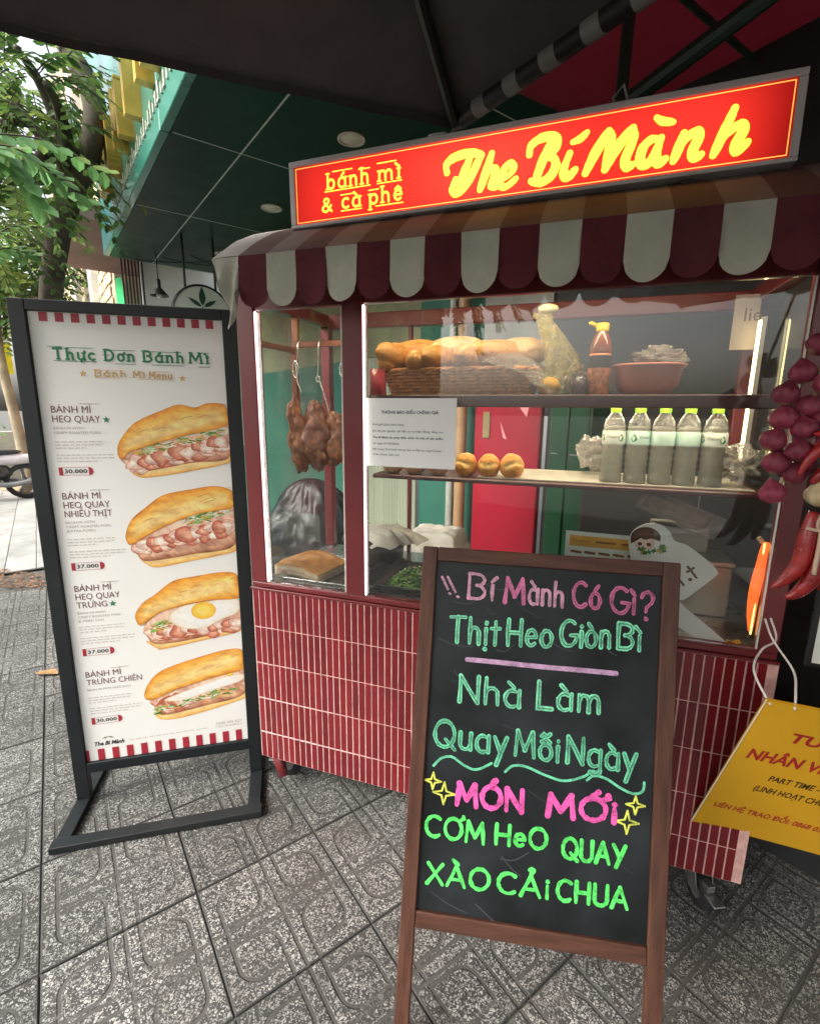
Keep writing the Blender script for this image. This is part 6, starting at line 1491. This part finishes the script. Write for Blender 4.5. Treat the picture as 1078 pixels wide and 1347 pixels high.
# sheet with letters on the right rear post
pn = thing('wall_notice', 'white sheet with dark letters at the top right inside the cart', 'notice', (1.566, .445, 1.70), 0)
mb = MB(); mb.box(-.034, .036, 0, .002, 0, .165); pg = mb.build('sheet', M('copy_paper2', (.34, .29, .26), .6), pn); mb = MB(); type_mesh(mb, 'lie', -.004, .0, .040, lambda u, v, off: (u, -.0006, .085 - v), 0, bold=.0); mb.build('text', M('toner2', (.10, .06, .05), .6), pg)
# orange plush chilli near the right post, its lit look set as emission
op = thing('orange_pepper', 'glowing orange plush chilli beside the orange light strip inside the right end', 'ornament', (1.570, .075, CT))
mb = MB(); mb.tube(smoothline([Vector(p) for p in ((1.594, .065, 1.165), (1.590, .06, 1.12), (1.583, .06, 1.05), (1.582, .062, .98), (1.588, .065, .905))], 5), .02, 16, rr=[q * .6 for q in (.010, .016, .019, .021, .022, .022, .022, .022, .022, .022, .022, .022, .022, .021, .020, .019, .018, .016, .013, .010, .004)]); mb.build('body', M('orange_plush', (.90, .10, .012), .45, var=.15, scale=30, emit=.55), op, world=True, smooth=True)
mb = MB(); mb.tube([(1.586, .072, 1.162), (1.575, .072, 1.175)], .006, 8); mb.build('stem', M('pale_stem', (.5, .45, .3), .6), op, world=True)

# ================================================================== STRINGS OF SHALLOTS, GARLIC AND CHILLI
shal = vcmat('shallot_skin', .5, .35, 70, .4, bump=.35); 
def bulb(c, r, seed, label, tip=(0, 0, 1)):
    mb = MB(); tp = Vector(tip).normalized(); q = Vector((0, 0, 1)).rotation_difference(tp); cc = Vector(c)
    def f(p, d):
        s = .5 + .5 * math.sin(math.atan2(d.y, d.x) * 9 + 3 * mnoise.noise(d * 3)); k = .3 * s + .5 * (.5 + .5 * mnoise.noise(d * 2 + Vector((seed, 0, 0)))); a, b_ = (.13, .010, .030), (.42, .075, .12); mb.col = tuple((a[i] + (b_[i] - a[i]) * k) * (.75 + .5 * ((seed * 7.3) % 1)) for i in range(3))
        if d.z < -.93 or d.z > .93: mb.col = (.36, .22, .12)
        if d.z > .75: p = p * (1 + (d.z - .75) * 2.2); p.x *= max(.15, 1 - (d.z - .75) * 3.4); p.y *= max(.15, 1 - (d.z - .75) * 3.4)
        return q @ p
    mb.blob(c, (r, r, r * .88), 20, 14, .06, 2, seed, f); mb.col = (1, 1, 1)
    return solo(mb, 'shallot', shal, label, 'shallot', (c[0], c[1], c[2] - r), 'shallots strung beside the right post', smooth=True, vc=True)
sh = [((1.498, -.20, 1.540), .025), ((1.503, -.19, 1.490), .026), ((1.545, -.18, 1.515), .026), ((1.540, -.20, 1.470), .025), ((1.488, -.20, 1.445), .025), ((1.500, -.195, 1.397), .026), ((1.533, -.21, 1.425), .025), ((1.536, -.19, 1.375), .025), ((1.503, -.20, 1.333), .026), ((1.560, -.22, 1.56), .026), ((1.535, -.16, 1.585), .026), ((1.578, -.19, 1.49), .026), ((1.58, -.18, 1.62), .026), ((1.548, -.18, 1.640), .024), ((1.575, -.22, 1.440), .024), ((1.565, -.16, 1.39), .024)]
sl = ['shallot at the upper left of the string, just left of the LED-lit post', 'plump shallot second down on the outer left of the string', 'shallot half behind two others near the top of the string', 'shallot tucked beside the red chilli tip', 'shallot sticking out on the left in the middle of the string', 'leftmost large shallot in the lower half of the string', 'shallot beside the lower left one, against the chillies', 'shallot low in the string next to the chilli stalk', 'lowest shallot, hanging alone at the bottom of the string', 'shallot high on the right of the string, near the frame edge', 'shallot near the top of the string, farther back', 'shallot at the frame edge level with the upper shelf', 'topmost shallot on the right edge of the frame', 'topmost shallot on the left of the string', 'shallot at the frame edge above the garlic', 'shallot behind the chillies above the garlic']
for k, (c, r) in enumerate(sh): bulb(c, r, k * 1.9, sl[k], (random.uniform(-.2, .9), .2, .8))
mb = MB(); mb.tube([(1.60, -.06, 1.90), (1.575, -.15, 1.68), (1.555, -.185, 1.55), (1.525, -.195, 1.42), (1.515, -.195, 1.345)], .004, 6); mb.tube([(1.60, -.06, 1.90), (1.60, .0, 1.905)], .004, 6)
tag(mb.build('string', M('jute', (.45, .34, .2), .8), None), 'jute string the shallots hang from beside the right post', 'string')
red_ch = M('chilli_red', (.36, .008, .010), .3, var=.35, scale=25, coat=.25, bump=.5, bscale=40, rnd=.2)
def chilli(pts, r, label):
    mb = MB(); ln = smoothline([Vector(p) for p in pts], 6); n = len(ln); mb.tube(ln, r, 12, rr=[r * (.55 + .45 * min(1, 4 * i / n)) * (1 - max(0, (i / n - .45) / .56) ** 1.5 * .88) for i in range(n)])
    return solo(mb, 'chilli', red_ch, label, 'chilli', pts[0], 'red chillies hanging by the right post', smooth=True)
chilli([(1.578, -.21, 1.30), (1.572, -.215, 1.25), (1.566, -.22, 1.19), (1.545, -.22, 1.150), (1.522, -.22, 1.128)], .017, 'long red chilli pointing down and left below the garlic')
chilli([(1.600, -.21, 1.30), (1.600, -.215, 1.24), (1.594, -.22, 1.17), (1.572, -.22, 1.125), (1.550, -.22, 1.108)], .018, 'second hanging red chilli, right of the tied knot, tip lower')
chilli([(1.618, -.20, 1.31), (1.628, -.205, 1.25), (1.625, -.21, 1.18), (1.612, -.21, 1.13)], .017, 'red chilli cut by the right edge of the frame')
chilli([(1.60, -.23, 1.47), (1.570, -.235, 1.445), (1.545, -.235, 1.410), (1.530, -.235, 1.375)], .011, 'thin red chilli slanting across the shallots')
chilli([(1.625, -.22, 1.475), (1.595, -.235, 1.468), (1.562, -.235, 1.462), (1.545, -.235, 1.462)], .009, 'short red chilli lying level across the shallots')
chilli([(1.60, -.215, 1.40), (1.58, -.22, 1.385), (1.560, -.22, 1.360)], .013, 'red chilli just above the garlic')
gar = M('garlic_skin', (.62, .50, .30), .55, var=.22, scale=18, bump=.15)
def garlic(c, r, seed, label):
    mb = MB()
    def f(p, d):
        a = math.atan2(d.y, d.x); p = p * (1 + .07 * math.cos(a * 7)); 
        if d.z > .5: k = (d.z - .5) * 2; p.z += k * r * .9; p.x *= 1 - .75 * k; p.y *= 1 - .75 * k
        return p
    mb.blob(c, (r, r, r * .8), 28, 16, .03, 2, seed, f); return solo(mb, 'garlic_bulb', gar, label, 'garlic', (c[0], c[1], c[2] - r), 'garlic bulbs by the right post', smooth=True)
garlic((1.583, -.215, 1.335), .028, 1, 'pale garlic bulb hanging just above the chillies'); garlic((1.618, -.21, 1.375), .028, 4, 'garlic bulb cut by the right frame edge'); garlic((1.612, -.235, 1.325), .026, 6, 'front garlic bulb at the right frame edge'); garlic((1.615, -.20, 1.42), .022, 8, 'small garlic bulb above the others at the edge')
mb = MB(); cdn = M('raffia', (.68, .50, .36), .7)
mb.tube(smoothline([Vector(p) for p in ((1.588, -.232, 1.312), (1.577, -.238, 1.280), (1.584, -.240, 1.262), (1.592, -.238, 1.285), (1.588, -.232, 1.310))], 5), .003, 6)
mb.tube(smoothline([Vector(p) for p in ((1.584, -.240, 1.268), (1.585, -.241, 1.23), (1.584, -.241, 1.172))], 5), .0045, 6, rr=None); mb.tube([(1.560, -.232, 1.268), (1.584, -.241, 1.264), (1.612, -.238, 1.268)], .0035, 6)
tag(mb.build('raffia_tie', cdn, None, smooth=True), 'knotted pale raffia tie round the red chillies', 'tie')

# ================================================================== MOTORBIKE
bkd = Vector((-.55, -.83, 0)).normalized(); ang = math.atan2(bkd.y, bkd.x)
mo_ = thing('motorbike', 'parked white and black motorbike, rear wheel showing at the left edge', 'motorbike', (-7.62, 4.20, 0), ang)
bw = M('bike_white', (.62, .58, .62), .25, coat=.5); bk_ = M('bike_black', (.02, .02, .024), .35, coat=.3)
def wheel(x):
    w = MB(); w.T = Matrix.Translation((x, 0, .29)) @ Matrix.Rotation(R(90), 4, 'X'); w.lathe([(.215, -.05), (.265, -.055), (.29, -.03), (.29, .03), (.265, .055), (.215, .05)], 40, closed=False); wo_ = w.build('wheel', rub, mo_, smooth=True)
    w = MB(); w.T = Matrix.Translation((x, 0, .29)) @ Matrix.Rotation(R(90), 4, 'X'); w.lathe([(.215, -.03), (.237, -.03), (.237, .03), (.215, .03), (.215, -.03)], 40, closed=False); w.lathe([(.05, -.045), (.055, .045)], 16)
    for k in range(5):
        a = 2 * math.pi * k / 5; w.tube([(.05 * math.cos(a), .05 * math.sin(a), 0), (.22 * math.cos(a + .15), .22 * math.sin(a + .15), 0)], .024, 6)
    w.build('rim', M('alloy_grey', (.16, .16, .17), .35, metal=.8), wo_, smooth=False)
wheel(0); wheel(1.27)
def bt_(nm, mat, pts, r, **k): m_ = MB(); m_.tube(smoothline([Vector(p) for p in pts], 4), r, 12, **k); m_.build(nm, mat, mo_, smooth=True)
m_ = MB(); m_.blob((.22, 0, .66), (.48, .12, .10), 24, 14, .03, 2, 1.); m_.build('tail_panel', bw, mo_, smooth=True)
m_ = MB(); m_.blob((.42, 0, .78), (.42, .13, .055), 24, 12, .02, 2, 2.); m_.build('seat', bk_, mo_, smooth=True)
m_ = MB(); m_.blob((.45, 0, .45), (.30, .13, .16), 20, 12, .15, 3, 3.); m_.build('engine', bk_, mo_, smooth=True)
m_ = MB(); m_.blob((1.02, 0, .72), (.14, .20, .36), 20, 14, .05, 2, 4.); m_.build('leg_shield', bw, mo_, smooth=True)
bt_('fork', bk_, [(1.27, .07, .29), (1.12, .07, .70), (1.05, .05, .98)], .022); bt_('handlebar', bk_, [(1.0, -.34, 1.02), (1.06, 0, 1.0), (1.0, .34, 1.02)], .016)
bt_('exhaust', M('exhaust_steel', (.25, .25, .25), .4, metal=.8), [(.5, .14, .30), (.2, .15, .26), (-.12, .16, .32)], .045)
m_ = MB(); m_.grid(lambda u, v: (-.03 + .34 * math.cos(R(60 + 110 * u)), (v - .5) * .13, .29 + .34 * math.sin(R(60 + 110 * u))), 12, 3); m_.build('rear_mudguard', bw, mo_, smooth=True)
m_ = MB(); m_.box(-.36, -.33, -.09, .09, .56, .66, .005); m_.build('number_plate', M('plate_white', (.7, .7, .7), .4), mo_)
m_ = MB(); m_.blob((-.26, 0, .72), (.05, .09, .04), 14, 8, 0, 2, 0.); m_.build('tail_light', M('tail_red', (.4, .01, .01), .2), mo_, smooth=True)

# ================================================================== TREES
bark = M('mottled_bark', (.30, .24, .16), .9, var=.4, scale=4, bump=.6, bscale=12, dirt=.3); bark_d = M('mossy_bark', (.075, .062, .045), .95, var=.5, scale=6, bump=.8, bscale=18)
leafm = vcmat('leaf_green', .45, .25, 12, .4)
leaft = bpy.data.materials['leaf_green']; ntl = leaft.node_tree; pbs = ntl.nodes['Principled BSDF']
tr_ = ntl.nodes.new('ShaderNodeBsdfTranslucent'); mxs = ntl.nodes.new('ShaderNodeMixShader'); mxs.inputs[0].default_value = .42; vcn = [n for n in ntl.nodes if n.type == 'VERTEX_COLOR'][0]
hs2 = ntl.nodes.new('ShaderNodeHueSaturation'); hs2.inputs['Value'].default_value = 2.2; ntl.links.new(vcn.outputs[0], hs2.inputs['Color']); ntl.links.new(hs2.outputs[0], tr_.inputs[0])
ntl.links.new(pbs.outputs[0], mxs.inputs[1]); ntl.links.new(tr_.outputs[0], mxs.inputs[2]); ntl.links.new(mxs.outputs[0], [n for n in ntl.nodes if n.type == 'OUTPUT_MATERIAL'][0].inputs[0])
def leaf(mb, c, u, n, L, W, rr):
    u = u.normalized(); s = u.cross(n).normalized(); n = s.cross(u).normalized()
    p = [c, c + u * L * .3 + s * W * .5 - n * L * .02, c + u * L * .72 + s * W * .42 - n * L * .06, c + u * L - n * L * .14, c + u * L * .72 - s * W * .42 - n * L * .06, c + u * L * .3 - s * W * .5 - n * L * .02, c + u * L * .5 - n * L * .07 + n * -.002]
    i = [mb.pt(q) for q in p]; mb.face((i[0], i[1], i[6])); mb.face((i[1], i[2], i[6])); mb.face((i[2], i[3], i[6])); mb.face((i[3], i[4], i[6])); mb.face((i[4], i[5], i[6])); mb.face((i[5], i[0], i[6]))
GC = [(.050, .095, .022), (.075, .135, .03), (.11, .17, .04), (.035, .070, .02), (.15, .19, .05)]
def frond(mb, tw, a, d, L, rr, lw=.05, pal=GC):
    d = d.normalized(); side = d.cross(Vector((0, 0, 1)));
    if side.length < .05: side = Vector((1, 0, 0))
    side.normalize(); n = side.cross(d); k = max(4, int(L / .055)); pts = [a + d * L * t / k - Vector((0, 0, L * .35 * (t / k) ** 2)) for t in range(k + 1)]
    tw.tube(pts, .0035, 4, rr=[.005 * (1 - .8 * t / k) for t in range(k + 1)])
    base = Vector(rr.choice(pal))
    for t in range(1, k + 1):
        for s in (-1, 1):
            q = base * rr.uniform(.75, 1.3); mb.col = (q.x, q.y, q.z); lu = side * s * rr.uniform(.8, 1.1) + d * rr.uniform(.3, .7) - Vector((0, 0, rr.uniform(.1, .5)))
            leaf(mb, pts[t], lu, n, lw * rr.uniform(1.2, 1.7), lw * rr.uniform(.6, .8), rr)
def crown(mb, tw, blobs, nfr, rr, lw, pal=GC, Lr=(.25, .5)):
    for _ in range(nfr):
        c, r = rr.choice(blobs); d = Vector((rr.gauss(0, 1), rr.gauss(0, 1), rr.gauss(0, .7))).normalized(); a = Vector(c) + Vector((d.x * r[0], d.y * r[1], d.z * r[2])) * rr.random() ** .4
        frond(mb, tw, a, d + Vector((0, 0, -.2)), rr.uniform(*Lr), rr, lw, pal)
C0 = Vector((1.10, -1.44, 1.498))
def ray_at(px, py, dist):            # a point in the world seen there when the photo was taken (used once, to seat the tree)
    q = Vector(((px - 539) / 645.29, -(py - 673.5) / 645.29, -1)).normalized(); m3 = Matrix(((cx.x, cy.x, cz.x), (cx.y, cy.y, cz.y), (cx.z, cy.z, cz.z))); return C0 + m3 @ q * dist
trunk_pts = [ray_at(66, 668, 7.6), ray_at(62, 560, 6.9), ray_at(64, 440, 6.2), ray_at(72, 340, 5.6), ray_at(92, 262, 5.2), ray_at(118, 200, 5.0), ray_at(120, 120, 5.3), ray_at(60, 20, 6.0)]
T1 = thing('street_tree', 'leafy street tree with dark mossy trunk, its branches filling the upper left', 'tree', (trunk_pts[0].x, trunk_pts[0].y, 0))
mb = MB(); ln = smoothline([Vector(p) for p in trunk_pts], 5)
mb.tube(ln, .1, 16, rr=[.10 - .03 * i / len(ln) + .02 * mnoise.noise(p * 3) for i, p in enumerate(ln)]); mb.build('trunk', bark_d, T1, world=True, smooth=True)
mb = MB()
for tg_ in ((0, 160, 5.2), (20, 60, 5.0), (-60, 250, 5.6), (30, 230, 4.6), (60, 110, 4.4), (-80, 80, 5.5)):
    a = ray_at(100, 235, 5.1); b_ = ray_at(*tg_); mb.tube(smoothline([a, a.lerp(b_, .5) + Vector((0, 0, .15)), b_], 5), .03, 8, rr=[.05 - .035 * i / 11 for i in range(11)])
mb.build('limb', bark_d, T1, world=True, smooth=True)
rr = random.Random(21); mb = MB(); tw = MB()
bl_ = [(ray_at(40, 110, 4.8), (.55, .5, .5)), (ray_at(10, 170, 4.9), (.5, .5, .5)), (ray_at(80, 110, 5.0), (.32, .4, .35)), (ray_at(-60, 120, 5.2), (.8, .7, .8)), (ray_at(20, 60, 5.3), (.6, .5, .4)), (ray_at(40, 190, 5.2), (.28, .4, .3)), (ray_at(-30, 300, 5.8), (.45, .5, .4)), (ray_at(0, 290, 5.5), (.25, .3, .25)), (ray_at(-150, 0, 5.5), (1.2, 1.2, .9))]
crown(mb, tw, bl_, 300, rr, .052)
mb.col = (1, 1, 1); mb.build('crown', leafm, T1, world=True, vc=True, kind='stuff'); tw.build('twigs', bark_d, T1, world=True, kind='stuff')
# nearer bough with large leaflets, each leaf its own part
br = thing('leafy_bough', 'nearest bough with large pale green leaflets hanging at the left edge', 'branch', ray_at(-40, 180, 3.6))
tw = MB(); rr = random.Random(5); nl = 0
for (pa, pb2, n_) in (((-40, 175, 3.7), (135, 225, 3.9), 13), ((-40, 195, 3.5), (75, 232, 3.5), 9), ((-20, 190, 3.4), (50, 265, 3.4), 7), ((-40, 180, 3.8), (110, 262, 4.0), 10), ((-30, 330, 4.2), (60, 300, 4.2), 8), ((-30, 350, 4.2), (40, 335, 4.3), 6)):
    a = ray_at(*pa); b_ = ray_at(*pb2); ln = smoothline([a, a.lerp(b_, .5) + Vector((0, 0, .07)), b_], max(3, int(n_ * .30)) + 1); tw.tube(ln, .005, 5)
    d = (b_ - a).normalized(); side = d.cross(Vector((0, 0, 1))).normalized()
    for i, p in enumerate(ln):
        for s in (-1, 1):
            m_ = MB(); q = Vector(rr.choice([(.09, .19, .06), (.12, .24, .09), (.07, .15, .045), (.15, .22, .06)])) * rr.uniform(.8, 1.2); m_.col = (q.x, q.y, q.z)
            leaf(m_, p, side * s + d * .5 - Vector((0, 0, rr.uniform(.0, .9))), Vector((0, 0, 1)) - (C0 - p).normalized() * -.8, rr.uniform(.09, .135), rr.uniform(.055, .075), rr)
            m_.build('leaf', leafm, br, world=True, vc=True)
tw.build('twig', bark_d, br, world=True, smooth=True)
# far tree
T2 = thing('street_tree', 'pale leaning tree trunk beyond the motorbike at the left edge', 'tree', SW(9.6, -1.6, 0))
mb = MB(); ln = smoothline([SW(9.6, -1.6, -.02), ray_at(36, 640, 11.), ray_at(31, 600, 11.), ray_at(19, 545, 11.), ray_at(5, 490, 11.), ray_at(-4, 430, 11.2), ray_at(0, 360, 11.5)], 5); mb.tube(ln, .12, 14, rr=[.10 - .05 * i / len(ln) for i in range(len(ln))]); mb.build('trunk', bark, T2, world=True, smooth=True)
rr = random.Random(33); mb = MB(); tw = MB()
crown(mb, tw, [(ray_at(0, 330, 11.5), (1., 1., .8)), (ray_at(-60, 250, 12), (2., 1.6, 1.4)), (ray_at(40, 220, 12.5), (1.3, 1.3, 1.2)), (ray_at(0, 120, 12.5), (2, 2, 1.5)), (ray_at(25, 385, 11.), (.35, .35, .3))], 420, rr, .085, Lr=(.4, .8))
mb.col = (1, 1, 1); mb.build('crown', leafm, T2, world=True, vc=True, kind='stuff'); tw.build('twigs', bark, T2, world=True, kind='stuff')
# plant on the pillar and shrubs on the far pavement
pp = thing('potted_plant', 'bushy green plant growing on the pink gate pillar', 'plant', SW(8.6, -.62, 3.32)); rr = random.Random(4); mb = MB(); tw = MB()
crown(mb, tw, [(SW(8.6, -.62, 3.62), (.45, .45, .3)), (SW(9.1, -.8, 3.6), (.4, .4, .3))], 90, rr, .045, pal=[(.05, .12, .04), (.09, .17, .06), (.14, .22, .10)], Lr=(.2, .4)); mb.col = (1, 1, 1); mb.build('foliage', leafm, pp, world=True, vc=True, kind='stuff'); tw.build('stems', bark_d, pp, world=True, kind='stuff')
sp_ = thing('street_shrub', 'bright green shrub on the far pavement behind the menu stand', 'shrub', SW(10.2, -1.9, 0)); mb = MB(); tw = MB()
crown(mb, tw, [(SW(10.2, -1.9, .6), (.5, .5, .5)), (SW(10.2, -2.2, 1.3), (.5, .5, .5))], 80, rr, .06, pal=[(.07, .2, .03), (.12, .3, .04)], Lr=(.25, .5)); mb.col = (1, 1, 1); mb.build('foliage', leafm, sp_, world=True, vc=True, kind='stuff'); tw.build('stems', bark_d, sp_, world=True, kind='stuff')
# trees across the road, seen only as reflections and from the side
T3 = thing('roadside_tree', 'broad leafy tree across the road behind the viewer', 'tree', SW(-3, -8.5, -.1)); mb = MB(); tw = MB()
m_ = MB(); m_.tube([SW(-3, -8.5, -.3), SW(-3, -8.4, 2), SW(-2.8, -8.3, 4.5)], .16, 12, rr=[.2, .15, .1]); m_.build('trunk', bark, T3, world=True, smooth=True)
crown(mb, tw, [(SW(-3, -8.4, 5), (2, 2, 1.3)), (SW(-1.5, -8.8, 4.4), (1.4, 1.4, 1)), (SW(-4.6, -8.2, 4.6), (1.4, 1.4, 1))], 300, rr, .11, Lr=(.5, .9)); mb.col = (1, 1, 1); mb.build('crown', leafm, T3, world=True, vc=True, kind='stuff')
